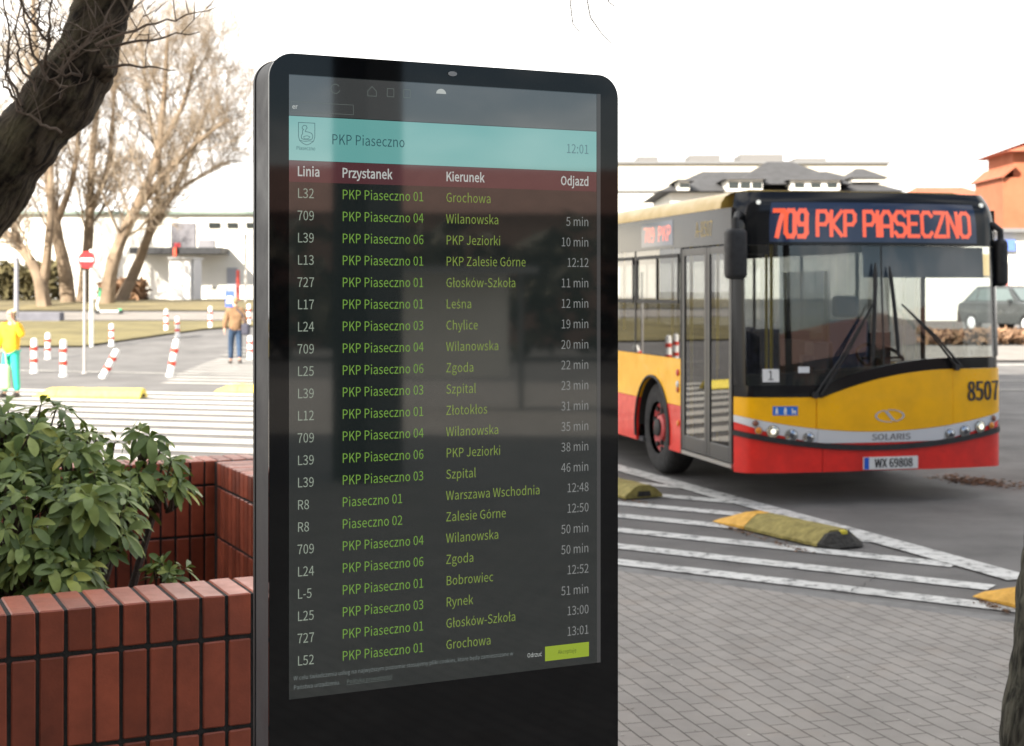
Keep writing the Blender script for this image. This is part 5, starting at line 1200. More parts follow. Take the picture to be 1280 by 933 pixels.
# ------------------------------------------------------------------ rubber lane separators
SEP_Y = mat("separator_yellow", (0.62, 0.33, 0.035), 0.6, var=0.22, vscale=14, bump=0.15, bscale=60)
SEP_B = mat("separator_sunlit_yellow", (0.74, 0.60, 0.09), 0.6, var=0.15, vscale=14, bump=0.15, bscale=60)  # paler copy of the separator yellow, with the sunlight put into its colour
SEP_O = mat("separator_olive", (0.25, 0.205, 0.055), 0.75, var=0.4, vscale=12, bump=0.3, bscale=60, detail=10)
SEP_D = mat("separator_dark_rubber", (0.03, 0.028, 0.025), 0.9, var=0.4, vscale=25, bump=0.6, bscale=40)
def separator(label, p, d, L, front_gold=.45, w=.40, h=.115, bright=False, broken=True, group="yellow rubber lane separators"):
    """Low hump: ramped gold end block, ribbed middle section, dark end face."""
    t = thing("lane_separator", label, "lane separator", (p[0], p[1], 0.0125), rz=math.atan2(d[1], d[0]), group=group)
    hw = w / 2
    prof = [(-hw, 0), (-hw, .022), (-hw * .62, h * .72), (-hw * .34, h), (hw * .34, h), (hw * .62, h * .72), (hw, .022), (hw, 0)]
    b = MB()
    secs = [(0.0, .22), (.03, .28), (.20, .72), (.30, .97), (front_gold - .004, 1.0)]
    vs, n = [], len(prof)
    for (x, s) in secs:
        vs += [(x, q[0] * (0.9 + .1 * min(1, s * 2)), q[1] * s) for q in prof]
    fs = [(i * n + k, i * n + (k + 1) % n, (i + 1) * n + (k + 1) % n, (i + 1) * n + k) for i in range(len(secs) - 1) for k in range(n)]
    fs += [tuple(range(n - 1, -1, -1)), tuple((len(secs) - 1) * n + k for k in range(n))]
    b.add(vs, fs)
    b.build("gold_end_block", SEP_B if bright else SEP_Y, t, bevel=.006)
    b = MB()
    x1 = L
    m = 14
    vs = []
    for i in range(m + 1):
        x = front_gold + .004 + (x1 - front_gold - .004) * i / m
        for q in prof:
            k = 1 + .05 * noise.noise(Vector((x * 7, q[0] * 9, q[1] * 9 + p[0])))
            vs.append((x, q[0] * k, q[1] * k))
    fs = [(i * n + k, i * n + (k + 1) % n, (i + 1) * n + (k + 1) % n, (i + 1) * n + k) for i in range(m) for k in range(n)]
    fs += [tuple(range(n - 1, -1, -1)), tuple(m * n + k for k in range(n))]
    b.add(vs, fs)
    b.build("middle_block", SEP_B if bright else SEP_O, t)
    if broken:
        b = MB()
        vs = []
        for i in range(5):
            x = L + .003 + .14 * i / 4
            s = 1 - (i / 4) ** 1.6 * .92
            for q in prof:
                k = s * (1 + .35 * noise.noise(Vector((x * 21, q[0] * 17, q[1] * 17))))
                vs.append((x, q[0] * (.55 + .45 * s) * (1 + .15 * noise.noise(Vector((x * 30, q[0] * 20, 3)))), q[1] * k))
        fs = [(i * n + k, i * n + (k + 1) % n, (i + 1) * n + (k + 1) % n, (i + 1) * n + k) for i in range(4) for k in range(n)]
        fs += [tuple(range(n - 1, -1, -1)), tuple(4 * n + k for k in range(n))]
        b.add(vs, fs)
        b.build("broken_end", SEP_D, t)
        b = MB(); b.box((L + .045, .01, h * .86), (.05, .05, .035)); b.build("reflector", mat("yellow_reflector", (0.6, 0.5, 0.03), 0.4), t, bevel=.008)
    else:
        b = MB(); b.prism([(-.075, .012), (.075, .012), (.06, .06), (-.06, .06)], 'x', L + .001, L + .006); b.build("slot", SEP_D, t)
    return t
sd = Vector((0.455, -0.890))
def seppos(u, v):
    q = g2(u, v)
    return Vector(q)
s2p = seppos(914, 652)
separator("weathered olive lane separator with gold end on the hatching before the bus", s2p, sd, 1.36)
s1e = seppos(805, 624)
separator("mossy lane separator half hidden by the right side of the kiosk", s1e - sd * 1.5, sd, 1.5, broken=False)
s3p = seppos(1232, 748)
separator("bright gold lane separator end at the foot of the right edge tree", s3p + Vector((.05, .05)), sd, 1.4, front_gold=.7, w=.33)
sy = Vector((0.985, -0.17))
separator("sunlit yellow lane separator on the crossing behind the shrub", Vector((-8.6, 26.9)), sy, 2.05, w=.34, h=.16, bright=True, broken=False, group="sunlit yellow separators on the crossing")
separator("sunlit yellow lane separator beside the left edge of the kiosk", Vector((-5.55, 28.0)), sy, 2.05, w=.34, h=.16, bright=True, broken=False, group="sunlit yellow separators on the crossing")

# fallen leaves blown together on the road
b = MB()
rl = random.Random(5)
for i in range(420):
    u = rl.gauss(1222, 26); v = rl.gauss(603, 2.6) + (u - 1222) * .09
    q = g2(u, v)
    s = rl.uniform(.015, .04); a = rl.uniform(0, 6.28)
    c, sn = math.cos(a) * s, math.sin(a) * s
    z = .004 + rl.uniform(0, .014)
    b.add([(q[0] + c, q[1] + sn, z), (q[0] - sn * .5, q[1] + c * .5, z + rl.uniform(0, .012)), (q[0] - c, q[1] - sn, z), (q[0] + sn * .5, q[1] - c * .5, z + rl.uniform(0, .01))], [(0, 1, 2, 3)])
tag(b.build("fallen_leaves", mat("dry_leaf", (0.16, 0.085, 0.045), 0.9, island=0.5), recalc=False), "scatter of brown dead leaves on the asphalt right of the bus", "leaf litter", kind='stuff')
b = MB()
for i in range(90):
    u = rl.uniform(772, 1250); v = rl.uniform(725, 930)
    q = g2(u, v)
    if (Vector(q) - E0).dot(nrm2) > -.05: continue
    s = rl.uniform(.004, .012); a = rl.uniform(0, 6.28)
    c, sn = math.cos(a) * s, math.sin(a) * s
    b.add([(q[0] + c, q[1] + sn, .008), (q[0] - sn * .6, q[1] + c * .6, .011), (q[0] - c, q[1] - sn, .008), (q[0] + sn * .6, q[1] - c * .6, .0095)], [(0, 1, 2, 3)])
tag(b.build("paving_litter", mat("pale_litter", (0.42, 0.40, 0.36), 0.9, island=0.4), recalc=False), "tiny pale crumbs and scraps scattered over the brick pavement", "litter", kind='stuff')

b = MB()
for (p0, p1, cnt) in (((900, 658), (1012, 692), 150), ((775, 626), (812, 630), 40), ((1225, 752), (1262, 768), 60)):
    for i in range(cnt):
        t_ = rl.random()
        q = g2(p0[0] + (p1[0] - p0[0]) * t_ + rl.gauss(0, 3), p0[1] + (p1[1] - p0[1]) * t_ + abs(rl.gauss(0, 1.6)))
        k = rl.uniform(.006, .02); a = rl.uniform(0, 6.28)
        c, sn = math.cos(a) * k, math.sin(a) * k
        b.add([(q[0] + c, q[1] + sn, .014), (q[0] - sn * .5, q[1] + c * .5, .014 + rl.uniform(0, .012)), (q[0] - c, q[1] - sn, .015), (q[0] + sn * .5, q[1] - c * .5, .014 + rl.uniform(0, .01))], [(0, 1, 2, 3)])
tag(b.build("leaf_debris", MATS["dry_leaf"], recalc=False), "brown leaf crumbs gathered along the foot of the lane separators", "leaf litter", kind='stuff')
# cracks in the asphalt
b = MB()
for seed, (u0, v0, u1, v1) in enumerate(((1098, 722, 1062, 742), (900, 706, 948, 709), (1010, 640, 1240, 655))):
    rc = random.Random(seed)
    pts = []
    for i in range(15):
        q = Vector(g2(u0 + (u1 - u0) * i / 14 + rc.uniform(-4, 4), v0 + (v1 - v0) * i / 14 + rc.uniform(-1.2, 1.2)))
        pts.append(q)
    for i in range(14):
        stripe(b, pts[i], pts[i + 1], rc.uniform(.003, .008), .0135 + .0002 * (i % 2))
tag(b.build("road_cracks", mat("crack_dark", (0.03, 0.03, 0.03), 0.95)), kind='structure')
# ------------------------------------------------------------------ bus
BUS_A = R(13.2)
bus = thing("city_bus", "yellow and red city bus with black windscreen surround showing 709 PKP PIASECZNO", "bus", (1.982, 13.3, 0.0), rz=BUS_A)
BWID, BLEN = 2.6265, 12.0
HB = 1.275          # half width the front offsets are measured with
YEL = mat("bus_yellow_paint", (0.95, 0.475, 0.002), 0.34, spec=.32, coat=0.12, var=0.09, vscale=4)
REDP = mat("bus_red_paint", (0.72, 0.026, 0.018), 0.36, spec=.35, coat=0.12, var=0.16, vscale=5)
BLK = mat("bus_black_gloss", (0.010, 0.011, 0.013), 0.12, spec=.28)
BLKM = mat("bus_black_rubber", (0.018, 0.018, 0.019), 0.6, var=0.2, vscale=20)
GREYB = mat("bus_dark_grey_frame", (0.05, 0.052, 0.055), 0.35)
GOLD = mat("bus_roof_gold", (0.50, 0.33, 0.07), 0.4, coat=0.2, var=0.08)
SILV = mat("bus_silver_trim", (0.66, 0.67, 0.69), 0.3, metal=0.15)
ALU = mat("bus_sill_metal", (0.55, 0.55, 0.55), 0.3, metal=0.9)
CHROME = mat("bus_chrome", (0.8, 0.8, 0.8), 0.12, metal=1.0)
WSGL = glass_mat("windscreen_glass", (0.66, 0.70, 0.70), 1.68)
SIDEGL = glass_mat("tinted_side_glass", (0.26, 0.27, 0.27), 1.75)
DOORGL = glass_mat("door_glass", (0.38, 0.39, 0.39), 1.65)
YPOLE = mat("yellow_pole", (0.75, 0.55, 0.02), 0.35)

def front_y(c, z):
    """Plan curve of the bus front (local y) at offset c from the middle."""
    a = min(abs(c), HB)
    y = -.30 + .17 * (a / HB) ** 2
    r = .15
    if a > HB - r:
        y += r - math.sqrt(max(0, r * r - (a - (HB - r)) ** 2))
    if z > 1.0:
        y += .055 * (z - 1.0)
    if z > 2.62:
        y += 1.2 * (z - 2.62) ** 2 * 1.6
    return y
def FP(c, z, off=0.0):
    a = min(abs(c), HB)
    k = 1.0
    if z > 2.45:                       # roof shoulders draw in
        k = 1 - .07 * ((z - 2.45) / .37) ** 2.2
    y = front_y(c, z)
    # offset outwards along the plan normal
    e = .01
    dy = (front_y(c + e if abs(c + e) < HB else c, z) - front_y(c - e if abs(c - e) < HB else c, z)) / (2 * e)
    n = Vector((dy, -1.0)).normalized()
    return Vector((HB + c * k * (1.06 if c > 0 else 1.0) + n.x * off, y + n.y * off, z))
def fpanel(name, m, c0, c1, zlo, zhi, off=0.0, nu=40, nv=4, depth=.03, parent=None, smooth=True):
    b = MB()
    cs = lambda u: c0 + (c1 - c0) * u
    def f(u, v):
        c = cs(u); lo = zlo(c) if callable(zlo) else zlo; hi = zhi(c) if callable(zhi) else zhi
        return FP(c, lo + (hi - lo) * v, off)
    def g(u, v):
        p = f(u, v); c = cs(u)
        q = FP(c, p.z, off - depth)
        return q
    b.slab(f, g, nu, nv)
    return b.build(name, m, parent or bus, smooth=smooth, auto=R(50))
EPS = HB - .001
Zs = lambda c: .485 + .135 * (abs(c) / HB) ** 2
Zl = lambda c: .555 if abs(c) < .5 else .555 + .185 * ((abs(c) - .5) / .775) ** 1.5
Zu = lambda c: .652 + .15 * (abs(c) / HB) ** 2
def Zy(c):
    if c < -.56: return .965
    t = min(1.0, (c + .56) / 1.25)
    return .955 + .245 * (1 - (1 - t) ** 2)
Zg = lambda c: Zy(c) + .105
g_ = .0025
fpanel("front_bumper", REDP, -EPS, -.545, lambda c: .29 + .015 * (1 - abs(c) / HB), lambda c: Zs(c) - g_, nu=14)
fpanel("front_bumper", REDP, -.538, EPS, lambda c: .29 + .015 * (1 - abs(c) / HB), lambda c: Zs(c) - g_)
fpanel("bumper_strip", BLKM, -EPS, EPS, lambda c: Zs(c), lambda c: Zs(c) + .045, off=.018, nv=2, depth=.045)
fpanel("red_apron", REDP, -EPS, EPS, lambda c: Zs(c) + .045 + g_, lambda c: Zl(c) - g_, off=-.002)
fpanel("silver_band", SILV, -.585, .615, lambda c: Zl(c), lambda c: Zu(c) - g_, off=.004, nv=3)
fpanel("lower_front_panel", YEL, -EPS, -.60, lambda c: Zu(c), lambda c: Zy(c) - g_, nu=14)
fpanel("bonnet_panel", YEL, -.594, .70, lambda c: Zu(c), lambda c: Zy(c) - g_, off=.006, nu=30)
fpanel("lower_front_panel", YEL, .706, EPS, lambda c: Zu(c), lambda c: Zy(c) - g_, nu=14)
fpanel("windscreen_surround", BLK, -EPS, EPS, lambda c: Zy(c), lambda c: Zg(c) - g_, off=-.004)
GT = 2.315
fpanel("windscreen", WSGL, -1.205, .040, lambda c: Zg(c), GT, off=-.006, nu=24, nv=10, depth=.006)
fpanel("windscreen", WSGL, .052, 1.175, lambda c: Zg(c), GT, off=-.006, nu=24, nv=10, depth=.006)
fpanel("windscreen_divider", BLKM, .0405, .0515, lambda c: Zg(c), GT, off=-.004, nu=2, nv=10, depth=.02)
fpanel("corner_pillar", BLK, -EPS, -1.208, lambda c: Zg(c), GT, nu=8, nv=8)
fpanel("corner_pillar", BLK, 1.178, EPS, lambda c: Zg(c), GT, nu=8, nv=8)
fpanel("front_header", BLK, -EPS, EPS, GT + g_, 2.80, nv=14, off=0.0)
disp = fpanel("destination_display", mat("display_glass", (0.012, 0.018, 0.035), 0.06, emit=s2l(38, 50, 78), estr=EM * .55), -.985, 1.0, 2.345, 2.70, off=.004, nu=30, nv=6, depth=.003)
# stroke lettering of the amber LED matrix
STK = {'7': [[(0, 7), (4, 7), (1.3, 0)]], '0': [[(0, 1), (0, 6), (1, 7), (3, 7), (4, 6), (4, 1), (3, 0), (1, 0), (0, 1)]],
       '9': [[(4, 3.3), (1, 3.3), (0, 4.3), (0, 6), (1, 7), (3, 7), (4, 6), (4, 1), (3, 0), (.6, 0)]], 'P': [[(0, 0), (0, 7), (3, 7), (4, 6), (4, 4.2), (3, 3.2), (0, 3.2)]],
       'K': [[(0, 0), (0, 7)], [(4, 7), (.4, 3.4), (4, 0)]], 'I': [[(0, 0), (0, 7)]], 'A': [[(0, 0), (0, 5.5), (1.2, 7), (2.8, 7), (4, 5.5), (4, 0)], [(0, 2.8), (4, 2.8)]],
       'S': [[(4, 6), (3, 7), (1, 7), (0, 6), (0, 4.6), (1, 3.6), (3, 3.4), (4, 2.4), (4, 1), (3, 0), (1, 0), (0, 1)]], 'E': [[(4, 7), (0, 7), (0, 0), (4, 0)], [(0, 3.6), (3, 3.6)]],
       'C': [[(4, 6), (3, 7), (1, 7), (0, 6), (0, 1), (1, 0), (3, 0), (4, 1)]], 'Z': [[(0, 7), (4, 7), (0, 0), (4, 0)]], 'N': [[(0, 0), (0, 7), (4, 0), (4, 7)]],
       'O': [[(0, 1), (0, 6), (1, 7), (3, 7), (4, 6), (4, 1), (3, 0), (1, 0), (0, 1)]]}
def led(b, word, x0, x1, z0, z1, wgt, mapf, gap=1.45):
    adv = []
    for ch in word:
        adv.append((2.0 if ch == ' ' else 0.0 if ch == 'I' else 4.0))
    total = sum(adv) + gap * (len(word) - 1)
    kx, kz = (x1 - x0) / total, (z1 - z0) / 7.0
    x = x0
    for ch, a in zip(word, adv):
        for ln in STK.get(ch, []):
            pts = [Vector((x + p[0] * kx, z0 + p[1] * kz)) for p in ln]
            for i in range(len(pts) - 1):
                p, q = pts[i], pts[i + 1]
                d = (q - p).normalized(); n_ = Vector((-d.y, d.x)) * wgt / 2
                m_ = 6
                vs = []
                for k in range(m_ + 1):
                    c = (p - d * wgt * .42).lerp(q + d * wgt * .42, k / m_)
                    vs += [mapf(*(c - n_), i % 2), mapf(*(c + n_), i % 2)]
                b.add(vs, [(2 * k, 2 * k + 2, 2 * k + 3, 2 * k + 1) for k in range(m_)])
        x += (a + gap) * kx
LED = emit_mat("led_amber", (255, 104, 72), 1.0, base=(0.1, 0.02, 0.01))
b = MB()
fm = lambda x, z, i: FP(x, z, .0062 + .0006 * i)
led(b, "709", -.945, -.655, 2.395, 2.625, .040, fm, gap=1.3)
led(b, "PKP", -.555, -.205, 2.405, 2.620, .034, fm)
led(b, "PIASECZNO", -.115, .925, 2.405, 2.620, .034, fm)
b.build("display_text", LED, disp, recalc=False)
def ftext(name, body, c, z, size, m, bold=0, sx=1.0, off=.009, align='CENTER', parent=None, mapf=None):
    vs, fs = text_mesh(body, size, align, 0, sx)
    b = MB()
    for k, d in enumerate((-bold, bold) if bold else (0,)):
        b.add([FP(c + p[0] + d, z + p[1], off + .0002 * k) for p in vs], fs)
    return b.build(name, m, parent or bus, recalc=False)
INK = mat("black_lettering", (0.02, 0.02, 0.02), 0.5)
ftext("fleet_number", "8507", 1.03, .905, .245, INK, bold=.007, sx=.66, off=.006)
ftext("maker_name", "SOLARIS", .10, .575, .075, mat("grey_lettering", (0.16, 0.16, 0.17), 0.4), bold=.002, sx=1.25, off=.007)
# round badge: split oval with a diagonal
b = MB()
def arc_band(b, c0, z0, rx, rz, w, a0, a1, off):
    n = 20
    vs = []
    for i in range(n + 1):
        a = R(a0 + (a1 - a0) * i / n)
        for k in (1 - w, 1):
            vs.append(FP(c0 + rx * k * math.cos(a), z0 + rz * k * math.sin(a), off))
    b.add(vs, [(2 * i, 2 * i + 1, 2 * i + 3, 2 * i + 2) for i in range(n)])
arc_band(b, .085, .79, .14, .058, .15, -70, 100, .010); arc_band(b, .085, .79, .14, .058, .15, 110, 280, .010)
b.add([FP(.085 + x, .79 + z, .0103) for x, z in ((-.055, .045), (-.02, .045), (.055, -.045), (.02, -.045))], [(0, 1, 2, 3)])
b.build("badge", mat("badge_silver", (0.62, 0.62, 0.63), 0.25, metal=.5), bus, recalc=False)
# access pictogram label
lab = fpanel("access_label", mat("label_blue", (0.02, 0.16, 0.62), 0.4), -.985, -.765, .805, .885, off=.002, nu=6, nv=2, depth=.002)
for k, cx_ in enumerate((-.950, -.875, -.800)):
    b = MB()
    for (dx, dz, w, h) in (((0, .018, .016, .016), (0, -.004, .02, .026), (-.008, -.022, .008, .016), (.008, -.022, .008, .016)), ((0, .02, .016, .016), (0, -.002, .024, .03), (-.007, -.026, .009, .018), (.007, -.026, .009, .018)), ((-.014, .012, .014, .014), (0, -.006, .036, .016), (-.012, -.022, .012, .012), (.012, -.022, .012, .012)))[k]:
        b.add([FP(cx_ + dx + sx_ * w / 2, .845 + dz + sz_ * h / 2, .0032) for sx_, sz_ in ((-1, -1), (1, -1), (1, 1), (-1, 1))], [(0, 1, 2, 3)])
    b.build("pictogram", mat("label_white", (0.8, 0.8, 0.8), 0.5), lab, recalc=False)
# number plate
plate = fpanel("number_plate", mat("plate_white", (0.72, 0.72, 0.70), 0.4), -.165, .345, .315, .425, off=.022, nu=6, nv=2, depth=.02)
b = MB(); b.slab(lambda u, v: FP(-.163 + .045 * u, .318 + .104 * v, .0235), lambda u, v: FP(-.163 + .045 * u, .318 + .104 * v, .0222), 2, 2)
b.build("plate_strip", mat("plate_blue", (0.01, 0.10, 0.55), 0.4), plate)
ftext("plate_text", "WX 69808", .115, .332, .108, INK, bold=.0032, sx=.76, off=.0238, parent=plate)
# headlamps
LENS = glass_mat("lamp_cover", (0.93, 0.93, 0.93), 1.45)
def lamp_cluster(s):
    c0, c1 = (-EPS, -.588) if s < 0 else (.618, EPS)
    hl = fpanel("headlamp", mat("lamp_housing", (0.66, 0.67, 0.69), 0.25, metal=0.0), c0, c1, lambda c: Zl(c), lambda c: Zu(c) - g_, off=.002, nu=16, nv=3)
    L = ((-.672, .606, .045, 'chrome'), (-.825, .628, .050, 'chrome'), (-.985, .664, .050, 'on'), (-1.110, .672, .030, 'amber'), (-1.135, .735, .026, 'red'))
    for (c, z, r, k) in L:
        c = c if s < 0 else -c
        p = FP(c, z, .004); q = FP(c, z, .022)
        d = (q - p).normalized()
        b = MB(); b.tube([p, p + d * .010, p + d * .0101], [r * 1.15, r * 1.15, r], 20); b.build("lamp_rim", mat("lamp_rim_chrome", (0.5, 0.5, 0.5), 0.15, metal=1.0), hl, smooth=True)
        mm = {'chrome': mat("lamp_reflector", (0.42, 0.43, 0.45), 0.12, metal=1.0), 'on': mat("lamp_warm_reflector", (0.62, 0.58, 0.46), 0.18, metal=.8),
              'amber': mat("lamp_amber", (0.7, 0.25, 0.02), 0.25), 'red': mat("lamp_brown", (0.22, 0.08, 0.05), 0.25)}[k]
        b = MB()
        o1 = d.orthogonal().normalized(); o2 = d.cross(o1)
        prof = [(0.98, .0103), (.8, .016), (.4, .021), (.02, .023)]
        vs = [p + d * h + (o1 * math.cos(2 * math.pi * i / 18) + o2 * math.sin(2 * math.pi * i / 18)) * r * rr for rr, h in prof for i in range(18)]
        fs = [(j * 18 + i, j * 18 + (i + 1) % 18, (j + 1) * 18 + (i + 1) % 18, (j + 1) * 18 + i) for j in range(3) for i in range(18)] + [tuple(3 * 18 + i for i in range(18))]
        b.add(vs, fs); b.build("lamp_bowl", mm, hl, smooth=True)
        if k == 'on':
            b = MB(); b.tube([p + d * .0215, p + d * .0285], r * .46, 16); b.build("lit_bulb", mat("lamp_lit", (0.9, 0.9, 0.85), 0.2, emit=(1.0, .93, .70), estr=EM * 1.2), hl, smooth=True)
        if k == 'chrome':
            b = MB(); b.tube([p + d * .0215, p + d * .0275], r * .42, 14); b.build("bulb_cap", mat("lamp_dark", (0.06, 0.06, 0.07), 0.2), hl, smooth=True)
lamp_cluster(-1); lamp_cluster(1)
for c in (-1.10, 1.10):
    b = MB(); p = FP(c, 2.70, .001); q = FP(c, 2.70, .02); b.tube([p, q], .02, 14); b.build("marker_lamp", mat("marker_white", (0.8, 0.82, 0.78), 0.2, emit=(1, 1, .9), estr=EM * .5), bus, smooth=True)
# paper number card and sticker behind the windscreen
cd = fpanel("route_card", mat("card_white", (0.75, 0.75, 0.74), 0.6), -1.07, -.925, 1.10, 1.215, off=-.001, nu=4, nv=2, depth=.003)
b = MB(); vs, fs = text_mesh("1", .115, 'CENTER', .02); b.add([FP(-1.0 + p[0], 1.117 + p[1], -.0003) for p in vs], fs); b.build("card_number", INK, cd, recalc=False)
fpanel("sticker", mat("sticker_white", (0.7, 0.72, 0.74), 0.5), -.755, -.655, 1.18, 1.235, off=-.001, nu=4, nv=2, depth=.003)
# wipers
def wiper(pc, pz, kc, kz, b0, b1):
    w = MB()
    for dx in (0, .05):
        w.tube([FP(pc + dx, pz, .03), FP(pc + (kc - pc) * .5 + dx * .6, pz + (kz - pz) * .5, .085), FP(kc, kz, .06)], [.013, .010, .008], 8)
    w.tube([FP(pc, pz, .0), FP(pc, pz, .045)], .03, 12)
    a = w.build("wiper_arm", BLKM, bus, smooth=True)
    w = MB()
    n = 10
    w.tube([FP(b0[0] + (b1[0] - b0[0]) * i / n, b0[1] + (b1[1] - b0[1]) * i / n, .034 + .012 * math.sin(math.pi * i / n)) for i in range(n + 1)], [.006] + [.019] * (n - 1) + [.010], 6)
    w.build("wiper_blade", BLKM, a, smooth=True)
wiper(-.615, .985, -.075, 1.79, (-.03, 2.16), (-.085, 1.27))
wiper(.735, 1.215, .19, 1.79, (.10, 2.13), (.165, 1.32))
# mirrors
def mirror(s):
    # housing hung in front of the corner from a short bent arm
    mx_, my_, mz_, mw_, mh_ = (-.045, -.16, 2.235, .19, .45) if s < 0 else (BWID + .005, -.04, 2.17, .11, .44)
    b = MB(); b.box((mx_, my_, mz_), (mw_, .15, mh_))
    h = b.build("mirror", BLKM, bus, bevel=.05, seg=4, smooth=True)
    b = MB(); b.tube([(mx_ - s * .16, .06, mz_ + mh_ / 2 + .10), (mx_ - s * .07, -.04, mz_ + mh_ / 2 + .13), (mx_, my_, mz_ + mh_ / 2 + .08), (mx_, my_, mz_ + mh_ / 2 - .03)], [.04, .035, .03, .03], 10)
    b.build("mirror_arm", BLKM, h, smooth=True)
    b = MB(); b.box((mx_, my_ + .077, mz_ - .02), (mw_ - .05, .006, mh_ - .12)); b.build("mirror_glass", mat("mirror_silver", (0.8, 0.8, 0.82), 0.02, metal=1.0), h)
mirror(-1); mirror(1)
# side, door side at local x = 0
Y0 = .035
AY, AZ, AR = 2.28, .47, .54
def arch_poly(y0, y1, z0, z1):
    """Rectangle on the side plane minus the wheel arch."""
    pts = [(y0, z1), (y0, z0)]
    if z0 < AZ:
        pts += [(AY - AR, z0)]
        lo = math.pi
    else:
        lo = math.pi - math.asin((z0 - AZ) / AR)
    if z1 >= AZ + AR:
        hi = math.pi - lo
        for i in range(25):
            a = lo + (hi - lo) * i / 24
            pts.append((AY + AR * math.cos(a), AZ + AR * math.sin(a)))
        if z0 < AZ: pts.append((AY + AR, z0))
        pts += [(y1, z0), (y1, z1)]
        return [pts]
    hi = math.pi - math.asin((z1 - AZ) / AR)
    p1 = list(pts)
    for i in range(13):
        a = lo + (hi - lo) * i / 12
        p1.append((AY + AR * math.cos(a), AZ + AR * math.sin(a)))
    p2 = [(2 * AY - p[0], p[1]) for p in p1[2:]]
    p2 = list(reversed(p2)) + [(y1, z0), (y1, z1)]
    return [p1, p2]
DY1 = 1.36
def side_panel(name, m, polys, x0=0.0, x1=.03):
    b = MB()
    for p in polys: b.prism(p, 'x', x0, x1)
    return b.build(name, m, bus)
YW0, YR0 = 1.238, .776
side_panel("side_panel", YEL, arch_poly(DY1 + .03, BLEN - .05, YR0, YW0))
side_panel("side_skirt", REDP, arch_poly(DY1 + .03, BLEN - .05, .31, YR0 - .004))
# arch lip
b = MB(); b.tube([(-.004, AY + (AR + .012) * math.cos(a), AZ + (AR + .012) * math.sin(a)) for a in [R(-12 + 204 * i / 30) for i in range(31)]], .016, 6); b.build("arch_lip", BLKM, bus, smooth=True)
b = MB()
for i in range(24):
    a, a2 = R(180 * i / 24), R(180 * (i + 1) / 24)
    b.add([(0.031, AY + AR * math.cos(a), AZ + AR * math.sin(a)), (0.031, AY + AR * math.cos(a2), AZ + AR * math.sin(a2)), (.62, AY + AR * math.cos(a2), AZ + AR * math.sin(a2)), (.62, AY + AR * math.cos(a), AZ + AR * math.sin(a))], [(0, 1, 2, 3)])
b.add([(.62, AY - AR, .3), (.62, AY + AR, .3), (.62, AY + AR, 1.1), (.62, AY - AR, 1.1)], [(0, 1, 2, 3)])
b.build("wheel_housing", BLKM, bus)
# upper black band, roof edge, window posts
b = MB(); b.bx(0.0, .03, Y0 + .02, BLEN - .05, 2.335, 2.66); band = b.build("upper_band", BLK, bus)
b = MB()
rp = [(0.0, 2.663), (.012, 2.72), (.05, 2.775), (.13, 2.815), (.28, 2.84), (BWID - .28, 2.84), (BWID - .13, 2.815), (BWID - .05, 2.775), (BWID - .012, 2.72), (BWID, 2.663)]
b.prism(rp, 'y', .33, BLEN - .05)
b.build("roof", GOLD, bus, smooth=True)
b = MB(); b.grid(lambda u, v: FP(-EPS + 2 * EPS * u, 2.80, 0) * (1 - v) + Vector((.05 + (BWID - .1) * u, .34, 2.803)) * v, 40, 4)
b.build("roof_front_edge", BLK, bus, smooth=True)
b = MB()
for y in (2.86, 4.35, 5.84, 7.33, 8.82, 10.3, 11.8):
    b.bx(.004, .03, y - .02, y + .02, YW0 + .002, 2.333)
b.bx(.004, .03, DY1 + .012, DY1 + .06, YW0 + .002, 2.333)
b.build("window_posts", BLKM, bus)
yy = [DY1 + .062, 2.838, 2.882, 4.328, 4.372, 5.818, 5.862, 7.308, 7.352, 8.798, 8.842, 10.278, 10.322, 11.778]
for i in range(0, len(yy), 2):
    b = MB(); b.bx(.008, .014, yy[i], yy[i + 1], YW0 + .003, 2.332); w = b.build("side_window", SIDEGL, bus)
    if i < 4:
        f = MB(); ya, yb = yy[i] + .05, yy[i + 1] - .05
        for z in (1.80, 2.26): f.bx(-.003, .007, ya, yb, z - .018, z + .018)
        for y in (ya, (ya + yb) / 2, yb): f.bx(-.004, .007, y - .014, y + .014, 1.819, 2.241)
        f.build("sliding_pane_frame", BLKM, w)
# front door: two tall glazed leaves in dark frames
for (ya, yb) in ((Y0 + .01, .66), (.67, DY1 - .01)):
    d = MB()
    d.bx(-.004, .026, ya, ya + .065, .36, 2.32); d.bx(-.004, .026, yb - .065, yb, .36, 2.32)
    d.bx(-.0035, .0255, ya + .065, yb - .065, 2.25, 2.32); d.bx(-.0035, .0255, ya + .065, yb - .065, .36, .50)
    dd = d.build("door", GREYB, bus, bevel=.006)
    d = MB(); d.bx(.008, .014, ya + .065, yb - .065, .50, 2.25); d.build("door_window", DOORGL, dd)
b = MB(); b.bx(-.006, .03, DY1 - .005, DY1 + .025, .31, 2.332); b.build("door_post", BLKM, bus)
b = MB(); b.bx(-.010, .10, Y0, DY1 - .01, .315, .352); b.build("door_sill", ALU, bus)
# side lamps
for (y, z, r, m) in ((1.475, 1.10, .035, mat("side_red_lamp", (0.55, 0.03, 0.02), 0.3)), (1.475, .985, .035, mat("side_button", (0.6, 0.6, 0.6), 0.4)), (1.475, .93, .03, mat("side_reflector", (0.45, 0.09, 0.03), 0.3)), (1.46, .60, .03, mat("side_amber_lamp", (0.75, 0.2, 0.02), 0.3))):
    b = MB(); b.lathe([(r, 0), (r, -.008), (r * .7, -.016)], (-.0005, y, z), 14, 'x'); b.build("side_lamp", m, bus, smooth=True)
